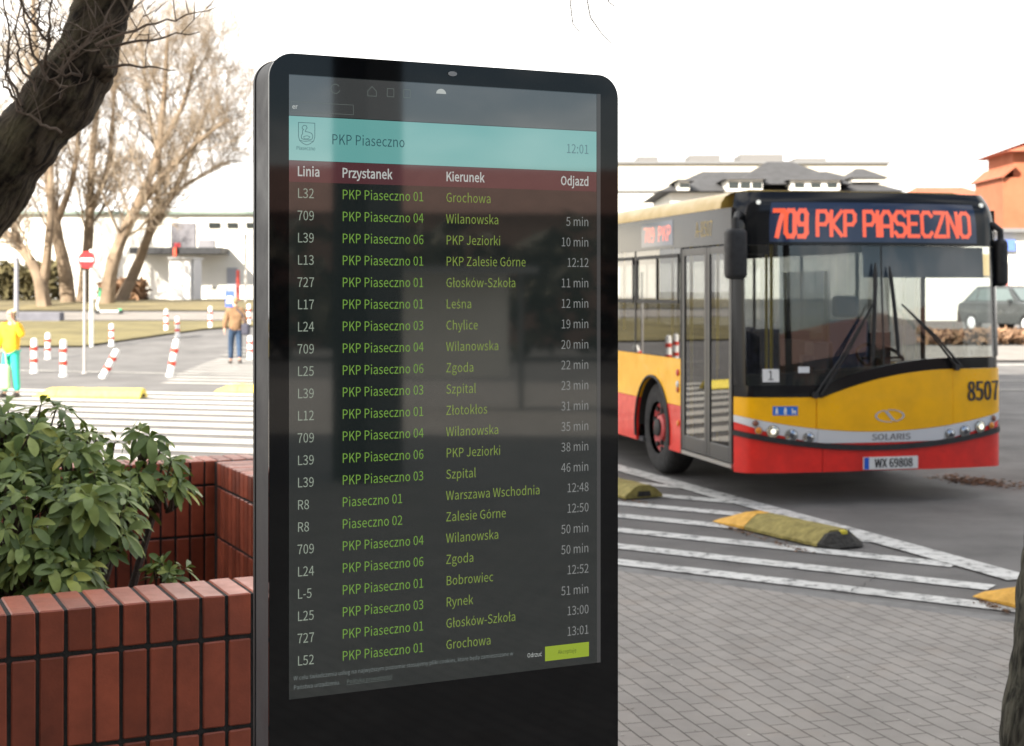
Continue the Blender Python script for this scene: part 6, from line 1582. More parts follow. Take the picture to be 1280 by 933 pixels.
# side display and fleet lettering on the black band
sdp = MB(); sdp.bx(-.003, -.0005, 1.62, 2.62, 2.37, 2.62); sd_ = sdp.build("side_display", MATS["display_glass"], bus)
b = MB()
for w_, yc_ in (("709", 2.36), ("PKP", 1.88)):
    vs, fs = text_mesh(w_, .22, 'CENTER', 0, 1.0)
    b = MB(); b.add([(-.0045, yc_ - p[0], 2.415 + p[1]) for p in vs], fs)
    b.build("side_display_text", emit_mat("side_led_amber", (255, 104, 72), 1.5, base=(0.1, 0.02, 0.01)), sd_, recalc=False)
vs, fs = text_mesh("A-8507", .20, 'CENTER', .01, .72); b = MB(); b.add([(-.002, .75 - p[0], 2.42 + p[1]) for p in vs], fs)
b.build("fleet_number", mat("gold_lettering", (0.45, 0.33, 0.10), 0.5), bus, recalc=False)
# wheels
TYRE = mat("tyre_rubber", (0.022, 0.022, 0.023), 0.85, var=0.3, vscale=20, bump=0.3, bscale=80)
RIMR = mat("rim_red", (0.48, 0.07, 0.07), 0.5, var=0.2, vscale=20)
def wheel(x, y, s):
    w = MB(); prof = [(.27, -.14), (.30, -.15), (.40, -.148), (.455, -.13), (.48, -.09), (.48, .09), (.455, .13), (.40, .148), (.27, .14)]
    w.lathe([(r, h) for r, h in prof], (x, y, .484), 40, 'x', cap=False); t = w.build("wheel", TYRE, bus, smooth=True)
    w = MB(); w.lathe([(.268, .05 * s), (.268, -.09 * s), (.25, -.10 * s), (.20, -.06 * s), (.14, -.06 * s), (.13, -.11 * s), (.10, -.13 * s)], (x, y, .484), 32, 'x'); r_ = w.build("rim", RIMR, t, smooth=True)
    w = MB()
    for k in range(10):
        a = 2 * math.pi * k / 10
        w.lathe([(.026, -.058 * s), (.026, -.085 * s)], (x, y + .175 * math.cos(a), .484 + .175 * math.sin(a)), 8, 'x')
    w.lathe([(.150, -.0585 * s), (.198, -.0585 * s), (.198, -.0625 * s), (.150, -.0625 * s)], (x, y, .484), 28, 'x', cap=False)
    w.build("wheel_nuts", BLKM, r_)
    w = MB()
    for k in range(10):
        a = 2 * math.pi * (k + .5) / 10
        w.lathe([(.030, -.086 * s), (.030, -.104 * s)], (x, y + .228 * math.cos(a), .484 + .228 * math.sin(a)), 10, 'x')
    w.build("hand_holes", BLKM, r_)
    w = MB(); w.lathe([(.095, -.10 * s), (.09, -.15 * s), (.05, -.165 * s)], (x, y, .484), 20, 'x'); w.build("hub", BLKM, r_, smooth=True)
wheel(.20, AY, 1); wheel(BWID - .20, AY, -1); wheel(.22, 8.0, 1); wheel(BWID - .22, 8.0, -1)
# far side, rear, floor, interior
b = MB(); b.bx(BWID - .03, BWID, Y0 + .02, BLEN - .05, .31, .775); b.build("side_skirt", REDP, bus)
b = MB(); b.bx(BWID - .03, BWID, Y0 + .02, BLEN - .05, .779, 1.15); b.build("side_panel", YEL, bus)
b = MB(); b.bx(BWID - .03, BWID, Y0 + .02, BLEN - .05, 2.335, 2.66); b.build("upper_band", BLK, bus)
yb2 = [Y0 + .03, 1.35, 1.40, 2.84, 2.88, 4.33, 4.37, 5.82, 5.86, 7.31, 7.35, 8.80, 8.84, 10.28, 10.32, 11.78]
b = MB()
for i in range(1, len(yb2) - 1, 2): b.bx(BWID - .03, BWID - .002, yb2[i] + .001, yb2[i + 1] - .001, 1.152, 2.333)
b.build("window_posts", BLKM, bus)
CLEARGL = glass_mat("clear_side_glass", (0.36, 0.38, 0.38), 1.5)
DRVGL = glass_mat("driver_side_glass", (0.72, 0.74, 0.74), 1.5)
CABGL = glass_mat("cab_dimming_glass", (0.30, 0.31, 0.32), 1.5)
for i in range(0, len(yb2), 2):
    b = MB(); b.bx(BWID - .014, BWID - .008, yb2[i], yb2[i + 1], 1.152, 2.333); b.build("side_window", DRVGL if i == 0 else CLEARGL, bus)
b = MB(); b.bx(.0, BWID, BLEN - .05, BLEN, .35, 1.3); b.build("rear_panel", YEL, bus)
b = MB(); b.bx(.0, BWID, BLEN - .05, BLEN, 2.3, 2.83); b.build("rear_header", BLK, bus)
b = MB(); b.bx(.05, BWID - .05, BLEN - .04, BLEN - .03, 1.302, 2.298); b.build("rear_window", CLEARGL, bus)
b = MB(); b.bx(.03, BWID - .03, .30, 1.45, .30, .345); b.bx(.63, BWID - .63, 1.46, 2.66, .30, .345); b.bx(.03, BWID - .03, 2.67, BLEN - .06, .30, .345)
b.build("floor", mat("bus_floor", (0.05, 0.05, 0.055), 0.8), bus)
b = MB(); b.bx(.04, BWID - .04, .36, BLEN - .06, 2.62, 2.65); b.build("ceiling", mat("bus_ceiling", (0.45, 0.45, 0.44), 0.7), bus)
b = MB(); b.slab(lambda u, v: FP(-1.12 + 2.24 * u, .80 + .33 * v + .12 * u * v, -.06) + Vector((0, .30 * v, 0)), lambda u, v: FP(-1.12 + 2.24 * u, .80 + .33 * v + .12 * u * v, -.06) + Vector((0, .55 + .0 * v, 0)), 20, 4)
b.build("dashboard", mat("dash_black", (0.02, 0.02, 0.022), 0.7), bus, smooth=True)
b = MB(); b.bx(.66, BWID - .66, 1.1, BLEN - .4, .21, .298); b.bx(.64, BWID - .64, AY - .08, AY + .08, .36, .50) ; b.build("underbody", BLKM, bus)
DK = mat("interior_dark", (0.035, 0.036, 0.04), 0.6)
b = MB(); b.bx(1.20, 1.26, .62, 1.75, .36, 1.42); b.bx(1.20, 2.45, 1.75, 1.80, .36, 1.48); b.build("driver_cabin", DK, bus, bevel=.01)
b = MB(); b.bx(1.205, 2.44, 1.765, 1.775, 1.483, 2.40); b.bx(1.225, 1.235, .64, 1.74, 1.423, 2.10); b.build("cab_dimming_panes", CABGL, bus)  # dark partition panes, added to dim the view through the middle windscreen
b = MB(); b.bx(.62, 2.0, 2.2, 2.5, 2.30, 2.615); b.build("ceiling_blocker", DK, bus, bevel=.03)  # hanging box, added to block the bright view through the windscreen
fpanel("sun_blind", mat("blind_blue_grey", (0.05, 0.07, 0.11), 0.5), -.10, 1.13, 2.03, 2.31, off=-.07, nu=10, nv=2, depth=.006)
ds = MB(); ds.bx(1.55, 2.05, 1.0, 1.45, .80, .92); ds.bx(1.56, 2.04, 1.42, 1.54, .90, 1.62); ds.bx(1.66, 1.94, 1.44, 1.53, 1.64, 1.86); ds.build("driver_seat", mat("seat_grey_blue", (0.06, 0.09, 0.16), 0.8), bus, bevel=.04)
sw = MB()
cen = Vector((1.80, .72, 1.26)); ax = Vector((0, -.55, .83)).normalized(); e1 = Vector((1, 0, 0)); e2 = ax.cross(e1)
ring = [cen + (e1 * math.cos(R(a)) + e2 * math.sin(R(a))) * .23 for a in range(0, 361, 15)]
sw.tube(ring, .017, 8); sw.tube([cen - e1 * .22, cen + e1 * .22], .014, 6); sw.tube([cen, cen - ax * .35], .035, 8)
sw.build("steering_wheel", BLKM, bus, smooth=True)
tk = MB(); tk.bx(1.02, 1.18, .55, .75, 1.12, 1.42); tk.bx(.90, 1.02, .52, .60, 1.18, 1.30); tk.build("ticket_machine", mat("machine_grey", (0.10, 0.10, 0.11), 0.5), bus, bevel=.01)
for (x, y) in ((.12, 1.42), (.62, 2.0), (1.15, 1.85), (.62, 3.4), (1.75, 3.4), (.62, 5.2), (1.75, 5.2), (.62, 7.2), (1.75, 7.2)):
    b = MB(); b.tube([(x, y, .36), (x, y, 2.6)], .018, 8); b.build("grab_pole", YPOLE, bus, smooth=True)
SEAT = mat("seat_cloth", (0.05, 0.06, 0.12), 0.85, var=0.3, vscale=20)
SEATR = mat("seat_shell", (0.35, 0.05, 0.04), 0.6)
for y in (3.1, 4.0, 4.9, 5.8, 6.7, 8.4, 9.3, 10.2):
    for x in (.12, .56, 1.56, 2.0):
        b = MB(); b.bx(x, x + .40, y, y + .40, .74, .82); b.bx(x, x + .40, y + .38, y + .45, .80, 1.45); b.bx(x + .12, x + .28, y + .1, y + .3, .35, .74)
        b.build("passenger_seat", SEAT, bus, bevel=.03)

# ------------------------------------------------------------------ far buildings on the right
WALLW = mat("white_render", (0.74, 0.72, 0.66), 0.85, var=0.06, vscale=0.5)
WALLC = mat("cream_render", (0.50, 0.46, 0.38), 0.85, var=0.08, vscale=0.5)
ROOFG = mat("grey_roof_tiles", (0.045, 0.045, 0.047), 0.8, var=0.2, vscale=1.5)
BRKO = mat("orange_brick_render", (0.33, 0.105, 0.05), 0.85, var=0.12, vscale=1.0)
ROOFO = mat("orange_roof_tiles", (0.33, 0.10, 0.05), 0.8, var=0.2, vscale=1.5)
FARGL = mat("far_window_glass", (0.03, 0.035, 0.035), 0.15)
def hip(b, x0, x1, y0, y1, z0, z1, inset_x, ov=.5):
    x0 -= ov; x1 += ov; y0 -= ov; y1 += ov
    ym = (y0 + y1) / 2
    b.add([(x0, y0, z0), (x1, y0, z0), (x1, y1, z0), (x0, y1, z0), (x0 + inset_x, ym, z1), (x1 - inset_x, ym, z1)],
          [(0, 1, 5, 4), (1, 2, 5), (2, 3, 4, 5), (3, 0, 4), (3, 2, 1, 0)])
def X(u, y): return (u - 640) / F_PX * y
def Z(v, y): return CAM_H - (v - 365) / F_PX * y
def far_window(t, x, y, z, w, h):
    b = MB(); b.bx(x - w / 2, x + w / 2, y - .06, y + .02, z, z + h); f = b.build("window", mat("window_frame_white", (0.7, 0.7, 0.68), 0.6), t, world=True)
    b = MB(); b.bx(x - w / 2 + .1, x + w / 2 - .1, y - .08, y - .061, z + .1, z + h - .1); b.build("pane", FARGL, f, world=True)
Yh = 92
dor = thing("grey_roofed_house", "white house with wide grey hipped roof and dormers above the bus", "house", (X(975, Yh), Yh + 5, gh(Yh)))
b = MB(); b.bx(X(838, Yh), X(1112, Yh), Yh, Yh + 11, gh(Yh) - .1, Z(241, Yh)); b.build("wall", WALLW, dor, world=True)
b = MB(); hip(b, X(838, Yh), X(1112, Yh), Yh, Yh + 11, Z(240, Yh), Z(214, Yh + 5), 3.5, .8)
hip(b, X(925, Yh), X(1050, Yh), Yh - .6, Yh + 8, Z(232, Yh), Z(203, Yh + 4), 2.9, .6)
rf = b.build("roof", ROOFG, dor, world=True)
for (ua, ub, vt, vb) in ((905, 948, 227, 241), (983, 1043, 228, 240), (845, 858, 229, 240)):
    b = MB(); b.bx(X(ua, Yh), X(ub, Yh), Yh - 1.6, Yh + 2.0, Z(vb, Yh), Z(vt, Yh)); dm = b.build("dormer", WALLW, dor, world=True)
    b = MB(); hip(b, X(ua, Yh), X(ub, Yh), Yh - 1.6, Yh + 2, Z(vt, Yh), Z(vt - 5, Yh), .8, .3); b.build("dormer_roof", ROOFG, dm, world=True)
    m = 3 if ub - ua > 30 else 1
    for k in range(m):
        xx = X(ua + (ub - ua) * (k + .5) / m, Yh)
        b = MB(); b.bx(xx - .3, xx + .3, Yh - 1.64, Yh - 1.601, Z(vb - 3, Yh), Z(vt + 3, Yh)); b.build("dormer_window", FARGL, dm, world=True)
b = MB(); b.bx(X(1070, Yh), X(1112, Yh), Yh + 1, Yh + 6, Z(226, Yh), Z(221, Yh)); b.build("attic_wall", WALLW, dor, world=True)
b = MB(); hip(b, X(1070, Yh), X(1112, Yh), Yh + 1, Yh + 6, Z(221, Yh), Z(205, Yh), 1.0, .2); b.build("attic_roof", ROOFG, dor, world=True)
for u in range(850, 1110, 26):
    far_window(dor, X(u, Yh), Yh, 4.2, 1.2, 1.5)

Yl = 170
slb = thing("long_pale_block", "long pale flat roofed apartment block farthest behind the bus", "building", (X(930, Yl), Yl + 8, gh(Yl)))
b = MB(); b.bx(X(700, Yl), X(1110, Yl), Yl, Yl + 14, gh(Yl) - .2, Z(205, Yl)); b.build("wall", WALLC, slb, world=True)
b = MB(); b.bx(X(698, Yl), X(1112, Yl), Yl - .4, Yl + 14.4, Z(205, Yl), Z(202, Yl)); b.build("roof", mat("pale_grey_roof", (0.16, 0.16, 0.16), 0.8), slb, world=True)
for (ua, ub, vt) in ((800, 826, 193), (866, 905, 191), (930, 985, 190), (1000, 1040, 195)):
    b = MB(); b.bx(X(ua, Yl), X(ub, Yl), Yl + 3, Yl + 8, Z(202, Yl), Z(vt, Yl)); b.build("rooftop_box", mat("rooftop_grey", (0.15, 0.145, 0.14), 0.8, var=.1), slb, world=True)
for v in (214, 228, 242):
    for u in range(785, 1100, 16):
        b = MB(); b.bx(X(u, Yl), X(u + 7, Yl), Yl - .05, Yl + .1, Z(v + 6, Yl), Z(v, Yl)); b.build("window", mat("pale_window", (0.45, 0.44, 0.40), 0.4), slb, world=True)
Yb = 150
wbx = thing("white_terrace", "low white terrace seen over the bus roof beside the kiosk", "building", (X(800, Yb), Yb + 5, gh(Yb)))
b = MB(); b.bx(X(690, Yb), X(905, Yb), Yb, Yb + 10, gh(Yb) - .2, Z(240, Yb)); b.build("wall", WALLW, wbx, world=True)
b = MB(); b.bx(X(688, Yb), X(907, Yb), Yb - .3, Yb + 10.3, Z(240, Yb), Z(238, Yb)); b.build("roof", MATS["pale_grey_roof"], wbx, world=True)
for u in range(775, 900, 20):
    b = MB(); b.bx(X(u, Yb), X(u + 8, Yb), Yb - .06, Yb + .1, Z(258, Yb), Z(246, Yb)); b.build("window", MATS["pale_window"], wbx, world=True)

Yo = 74
orb = thing("orange_brick_house", "tall orange brick house with tiled gable at the right edge", "house", (X(1290, Yo), Yo + 5, gh(Yo)))
b = MB(); b.bx(X(1254, Yo), X(1420, Yo), Yo, Yo + 4.5, gh(Yo) - .2, Z(222, Yo)); b.build("wall", BRKO, orb, world=True)
b = MB(); b.bx(X(1269, Yo), X(1420, Yo), Yo + .3, Yo + 4.2, Z(222, Yo), Z(190, Yo)); b.build("upper_wall", BRKO, orb, world=True)
b = MB(); b.prism([(X(1251, Yo), Z(223, Yo)), (X(1269, Yo) - .003, Z(208, Yo)), (X(1269, Yo) - .003, Z(205, Yo)), (X(1249, Yo), Z(222, Yo))], 'y', Yo - .3, Yo + 4.8); b.build("lean_to_roof", ROOFO, orb, world=True)
b = MB(); hip(b, X(1266, Yo), X(1425, Yo), Yo, Yo + 4.6, Z(190, Yo), Z(160, Yo), 4, .4)
b.build("roof", ROOFO, orb, world=True)
for (u, v) in ((1290, 246), (1330, 246), (1310, 206)):
    far_window(orb, X(u + 8, Yo), Yo if v > 220 else Yo + .5, Z(v + 22, Yo) if v > 220 else Z(v + 12, Yo), 1.0, 1.2 if v > 220 else .9)
Ya = 110
orh = thing("low_orange_roof_house", "low house with a plain orange roof right of the grey roof", "house", (X(1190, Ya), Ya + 4, gh(Ya)))
b = MB(); b.bx(X(1152, Ya), X(1240, Ya), Ya, Ya + 9, gh(Ya) - .2, Z(248, Ya)); b.build("wall", WALLC, orh, world=True)
b = MB(); hip(b, X(1152, Ya), X(1240, Ya), Ya, Ya + 9, Z(248, Ya), Z(229, Ya), 1.2, .4); b.build("roof", ROOFO, orh, world=True)
Yk = 62
shp = thing("white_shop", "single storey white shop with blue sign behind the parked car", "shop", (X(1300, Yk), Yk + 4, gh(Yk)))
b = MB(); b.bx(X(1150, Yk), X(1420, Yk), Yk, Yk + 8, gh(Yk) - .2, Z(291, Yk)); b.build("wall", WALLW, shp, world=True)
b = MB(); b.bx(X(1146, Yk), X(1424, Yk), Yk - .5, Yk + 8.4, Z(291, Yk), Z(286, Yk)); b.build("roof", MATS["pale_grey_roof"], shp, world=True)
b = MB(); b.bx(X(1244, Yk), X(1267, Yk), Yk - .22, Yk - .003, Z(314, Yk), Z(300, Yk)); b.build("sign_panel", mat("shop_sign_blue", (0.10, 0.18, 0.55), 0.5), shp, world=True)
b = MB(); b.bx(X(1160, Yk), X(1238, Yk), Yk - .12, Yk - .003, Z(345, Yk), Z(318, Yk)); b.build("shop_window", mat("shop_front_timber", (0.46, 0.34, 0.16), 0.6), shp, world=True)
b = MB(); b.bx(X(1251, Yk), X(1259, Yk), Yk - .1, Yk - .003, gh(Yk), Z(328, Yk)); b.build("door", mat("shop_door_red", (0.45, 0.14, 0.12), 0.6), shp, world=True)

# parked car, front three-quarter view
def make_car(name, label, loc, rz, body_col):
    t = thing(name, label, "car", loc, rz)
    PAINT = mat("car_dark_paint", body_col, 0.3, coat=0.6, var=.05)
    Lc, Wc = 4.4, 1.82
    hw = Wc / 2
    prof = [(-2.2, .42), (-2.2, .72), (-2.12, .90), (-1.95, 1.0), (-1.02, 1.07), (1.9, 1.08), (2.12, 1.0), (2.2, .62), (2.18, .35), (-2.1, .30)]   # side outline of the lower body (x forward = -)
    b = MB()
    secs = [(-hw, .86), (-hw * .93, 1.0), (0, 1.0), (hw * .93, 1.0), (hw, .86)]
    n = len(prof)
    vs = []
    for (y, k) in ((-hw, 0), (-hw + .05, 1), (hw - .05, 1), (hw, 0)):
        for (x, z) in prof:
            xx = x * (1 if k else .985); zz = z if k else .62 + (z - .62) * .94
            vs.append((xx, y, zz))
    fs = [(j * n + i, j * n + (i + 1) % n, (j + 1) * n + (i + 1) % n, (j + 1) * n + i) for j in range(3) for i in range(n)] + [tuple(range(n - 1, -1, -1)), tuple(3 * n + i for i in range(n))]
    b.add(vs, fs); b.build("body", PAINT, t, bevel=.03, smooth=True)
    # cabin
    cb = [(-1.05, 1.06), (-.35, 1.56), (.2, 1.63), (1.35, 1.60), (1.95, 1.07)]
    b = MB(); vs = []
    for s in (-1, 1):
        for (x, z) in cb: vs.append((x, s * (hw - .06 - (z - 1.06) * .30), z))
    n = len(cb)
    b.add(vs, [(0, 1, n + 1, n), (1, 2, n + 2, n + 1), (2, 3, n + 3, n + 2), (3, 4, n + 4, n + 3), (4, 0, n, n + 4), tuple(range(n)), tuple(range(2 * n - 1, n - 1, -1))])
    b.build("roof", PAINT, t, bevel=.03)
    GLC = mat("car_glass", (0.10, 0.13, 0.13), 0.05)
    b = MB()
    def wpt(x, z, s): return (x, s * (hw - .06 - (z - 1.06) * .30), z)
    a0_, a1_ = (-.98, 1.11), (-.40, 1.525)
    yb_, yt_ = hw - .16, hw - .28
    b.add([(a0_[0] - .02, -yb_, a0_[1] + .018), (a0_[0] - .02, yb_, a0_[1] + .018), (a1_[0] - .02, yt_, a1_[1] + .018), (a1_[0] - .02, -yt_, a1_[1] + .018)], [(0, 1, 2, 3)])
    b.build("windscreen", GLC, t)
    for s in (-1, 1):
        for (xa, xb, xc, xd) in ((-.72, .30, .30, -.30), (.38, 1.15, 1.15, .38), (1.22, 1.70, 1.32, 1.22)):
            b = MB(); o = .006 * s
            b.add([(q[0], wpt(q[0], q[1], s)[1] + o, q[1]) for q in ((xa, 1.11), (xb, 1.11), (xc, 1.52), (xd, 1.52))], [(0, 1, 2, 3)])
            b.build("side_window", GLC, t)
        b = MB(); b.lathe([(.21, 0), (.33, .01), (.335, .08), (.335, .2), (.2, .2)], (-1.42, s * (hw - .20), .336), 24, 'y'); w = b.build("wheel", TYRE, t, smooth=True)
        b = MB(); b.lathe([(.215, -.11 if s < 0 else .205), (.2, -.01 if s < 0 else .215), (.05, -.02 if s < 0 else .222)], (-1.42, s * (hw - .20), .336), 20, 'y'); b.build("rim", SILV, w, smooth=True)
        b = MB(); b.lathe([(.21, 0), (.33, .01), (.335, .08), (.335, .2), (.2, .2)], (1.38, s * (hw - .20), .336), 24, 'y'); w = b.build("wheel", TYRE, t, smooth=True)
        b = MB(); b.lathe([(.215, -.11 if s < 0 else .205), (.2, -.01 if s < 0 else .215), (.05, -.02 if s < 0 else .222)], (1.38, s * (hw - .20), .336), 20, 'y'); b.build("rim", SILV, w, smooth=True)
        b = MB(); b.box((-2.13, s * (hw - .27), .80), (.16, .36, .15)); b.build("headlight", mat("car_headlight", (0.8, 0.82, 0.84), 0.15), t, bevel=.03)
        b = MB(); b.box((-.72, s * (hw + .09), 1.10), (.10, .18, .13)); b.build("wing_mirror", PAINT, t, bevel=.03)
        b = MB(); b.box((2.17, s * (hw - .2), .85), (.08, .26, .2)); b.build("tail_light", mat("car_tail_light", (0.4, 0.02, 0.02), 0.3), t, bevel=.02)
    b = MB(); b.box((-2.205, 0, .74), (.03, .95, .14)); b.build("grille", BLKM, t, bevel=.01)
    b = MB(); b.box((-2.222, 0, .52), (.02, .54, .12)); b.build("number_plate", mat("car_plate", (0.8, 0.8, 0.78), 0.4), t)
    return t
yc = 51.0
make_car("parked_car", "dark grey estate car parked facing the road, right of the bus", (X(1274, yc), yc, gh(yc) - .01), math.atan2(.93, -.36), (0.032, 0.037, 0.037))

# low leafless hedge in front of the car
def hedge_run(name, label, x0, x1, y0, y1, h, m, nleaf, sz_, seed):
    rnd = random.Random(seed)
    b = MB()
    for i in range(nleaf):
        c = Vector((rnd.uniform(x0, x1), rnd.uniform(y0, y1), 0))
        c.z = gh(c.y) + h * rnd.random() ** .7 * (.75 + .25 * noise.noise(Vector((c.x * .8, c.y * .8, 0))))
        rot = Matrix.Rotation(rnd.uniform(0, 6.28), 3, Vector((rnd.gauss(0, 1), rnd.gauss(0, 1), rnd.gauss(0, 1))).normalized())
        s = sz_ * rnd.uniform(.5, 1.3)
        b.add([c + rot @ Vector(q) * s for q in ((-1, 0, 0), (0, -.35, .12), (1, 0, 0), (0, .35, .12))], [(0, 1, 2, 3)])
    return tag(b.build(name, m, recalc=False), label, "hedge")
HB_ = mat("brown_hedge", (0.22, 0.13, 0.075), 0.9, island=0.4)
hedge_run("low_hedge", "low brown leafless hedge in front of the parked car", X(1150, 47), X(1340, 47), 46.2, 47.4, .55, HB_, 1600, .16, 21)
HBG = mat("olive_bush", (0.14, 0.12, 0.055), 0.9, island=0.45)
hedge_run("bush_row", "brown olive bushes under the bare trees at the left edge", X(-40, 84), X(72, 84), 83, 86, 2.6, HBG, 2600, .30, 22)
hedge_run("bush_clump", "dry brown undergrowth behind the green scooter", X(128, 83), X(180, 83), 82, 84.5, 1.5, HB_, 900, .28, 23)

# ------------------------------------------------------------------ far left: white shop building
Yw = 92
wh = thing("white_supermarket", "long white flat roofed building with dark canopy behind the bare trees", "building", (X(200, Yw), Yw + 6, gh(Yw)))
b = MB(); b.bx(X(-300, Yw), X(640, Yw), Yw, Yw + 14, gh(Yw) - .2, Z(268, Yw)); b.build("wall", WALLW, wh, world=True)
b = MB(); b.bx(X(-304, Yw), X(644, Yw), Yw - .3, Yw + 14.3, Z(268, Yw), Z(264.5, Yw)); b.build("roof", mat("green_grey_roof_edge", (0.20, 0.26, 0.22), 0.7), wh, world=True)
b = MB(); b.bx(X(175, Yw), X(286, Yw), Yw - 2.6, Yw - .003, Z(318.5, Yw), Z(311, Yw)); b.build("canopy", mat("dark_canopy", (0.014, 0.015, 0.018), 0.6, var=.2), wh, world=True)
for (ua, ub, va, vb, nm, cm) in ((214, 244, 279, 310, "sign_panel", mat("grey_panel", (0.16, 0.155, 0.17), 0.6)), (248, 268, 300, 310, "sign_panel", mat("grey_panel2", (0.18, 0.175, 0.19), 0.6)),
                             (261, 275, 278.5, 285, "window", FARGL), (284, 297, 278.5, 285, "window", FARGL), (308, 322, 278.5, 285, "window", FARGL),
                             (284, 297, 335, 377, "door", mat("grey_door", (0.33, 0.34, 0.38), 0.5)), (259, 283, 359, 378, "low_shutter", mat("shutter_grey", (0.40, 0.39, 0.34), 0.7))):
    b = MB(); b.bx(X(ua, Yw), X(ub, Yw), Yw - .10, Yw - .003, Z(vb, Yw), Z(va, Yw)); b.build(nm, cm, wh, world=True)
b = MB(); b.bx(X(229, Yw), X(233, Yw), Yw - 2.8, Yw - 2.605, Z(322, Yw), Z(311, Yw)); b.build("canopy_sign", mat("sign_red", (0.55, 0.07, 0.03), 0.6), wh, world=True)
b = MB(); b.bx(X(218, Yw), X(226, Yw), Yw - .14, Yw - .103, Z(309, Yw), Z(304, Yw)); b.build("red_logo", mat("logo_red", (0.5, 0.05, 0.06), 0.6), wh, world=True)
kb = thing("white_cabin", "white boxy cabin standing before the canopy of the white building", "cabin", (X(230, 86), 86, gh(86)))
b = MB(); b.bx(X(216, 86), X(243, 86), 85, 87.5, gh(85) - .05, Z(324, 86)); b.build("wall", mat("cabin_white", (0.8, 0.8, 0.79), 0.6), kb, world=True, bevel=.03)
b = MB(); b.bx(X(215, 86), X(247, 86), 84.8, 87.7, Z(324, 86), Z(322.5, 86)); b.build("roof", mat("cabin_roof", (0.6, 0.6, 0.6), 0.6), kb, world=True)
b = MB(); b.bx(X(243.1, 86), X(246, 86), 85.2, 87.3, gh(85), Z(325, 86)); b.build("side_wall", mat("cabin_shaded_side", (0.5, 0.5, 0.52), 0.6), kb, world=True)  # side turned from the sun: its shade is put into the grey

# red advertising mast and blue white sign by the walking man
b = MB()
ry_ = 84
rm = thing("red_mast", "thin red mast beside the grey door of the white building", "mast", (X(297.5, ry_), ry_, gh(ry_)))
b.tube([(X(297.5, ry_), ry_, gh(ry_) - .05), (X(297.5, ry_), ry_, Z(338, ry_))], .10, 10); b.build("pole", mat("mast_red", (0.62, 0.08, 0.06), 0.5), rm, world=True, smooth=True)
b = MB(); b.lathe([(.2, 0), (.2, .06), (.08, .12)], (X(297.5, ry_), ry_, gh(ry_) - .02), 12); b.build("base", MATS["mast_red"], rm, world=True)
sy_ = 60
bs = thing("blue_road_sign", "blue road sign with white centre left of the man's head", "road sign", (X(287.5, sy_), sy_, gh(sy_)))
b = MB(); b.tube([(X(287.5, sy_), sy_, gh(sy_) - .05), (X(287.5, sy_), sy_, Z(362, sy_))], .035, 8); b.build("pole", mat("sign_pole_grey", (0.35, 0.35, 0.36), 0.5, metal=.5), bs, world=True)
b = MB(); b.bx(X(282, sy_), X(293, sy_), sy_ - .07, sy_ - .04, Z(384, sy_), Z(364, sy_)); pn = b.build("panel", mat("sign_blue", (0.05, 0.10, 0.5), 0.5), bs, world=True, bevel=.01)
b = MB(); b.add([(X(u, sy_), sy_ - .073, Z(v, sy_)) for u, v in ((283.5, 379), (291.5, 379), (290.5, 370.5), (284.5, 370.5))], [(0, 1, 2, 3)]); b.build("symbol", mat("sign_white", (0.8, 0.8, 0.8), 0.5), pn, world=True, recalc=False)

# no entry sign and the other posts
ny = 45.9
ns = thing("no_entry_sign", "round red no entry sign with white bar on a white post", "road sign", (X(114.5, ny), ny, gh(ny)))
b = MB(); b.tube([(X(114.5, ny), ny, gh(ny) - .05), (X(114.5, ny), ny, Z(312, ny))], .065, 12); b.build("pole", mat("white_post", (0.75, 0.75, 0.68), 0.5), ns, world=True, smooth=True)
b = MB(); b.lathe([(.265, 0), (.265, -.03)], (X(109.5, ny), ny - .075, Z(325, ny)), 32, 'y'); dsk = b.build("disc", mat("sign_disc_red", (0.46, 0.010, 0.015), 0.4), ns, world=True, smooth=True)
b = MB(); b.bx(X(109.5, ny) - .205, X(109.5, ny) + .205, ny - .112, ny - .106, Z(325, ny) - .05, Z(325, ny) + .05); b.build("white_bar", MATS["sign_white"], dsk, world=True)
b = MB(); b.bx(X(108, ny), X(116, ny), ny - .075, ny - .06, Z(325, ny) - .03, Z(325, ny) + .03); b.build("bracket", MATS["sign_pole_grey"], ns, world=True)
py_ = 34.3
gp = thing("grey_post", "slim grey metal post nearest in front of the no entry sign", "post", (X(105.5, py_), py_, 0))
b = MB(); b.tube([(X(105.5, py_), py_, 0), (X(105.5, py_), py_, Z(338, py_))], .032, 10); b.build("pole", mat("post_grey", (0.42, 0.40, 0.38), 0.5, metal=.3), gp, world=True, smooth=True)
b = MB(); b.lathe([(.07, 0.013), (.07, .02), (.035, .05)], (X(105.5, py_), py_, 0), 12); b.build("base_plate", MATS["post_grey"], gp, world=True)
ly = 64
lp = thing("lamp_post", "tall thin grey post behind the woman at the left edge", "post", (X(20.5, ly), ly, gh(ly)))
b = MB(); b.tube([(X(20.5, ly), ly, gh(ly) - .05), (X(20.5, ly), ly, Z(325, ly))], [.11, .09], 10); b.build("pole", mat("lamp_grey", (0.30, 0.30, 0.33), 0.5, metal=.3), lp, world=True, smooth=True)
b = MB(); b.lathe([(.10, 0), (.12, .05), (.05, .12)], (X(20.5, ly), ly, Z(325, ly)), 12); b.build("cap", MATS["lamp_grey"], lp, world=True)
cby = 61.0
b = MB(); b.bx(X(26, cby), X(78, cby), cby - .3, cby + .3, gh(cby) - .05, gh(cby) + .38)
tag(b.build("concrete_barrier", mat("grey_concrete", (0.13, 0.13, 0.15), 0.9, var=.15, vscale=2), bevel=.05), "low grey concrete barrier on the grass behind the woman", "barrier")
fx = 78
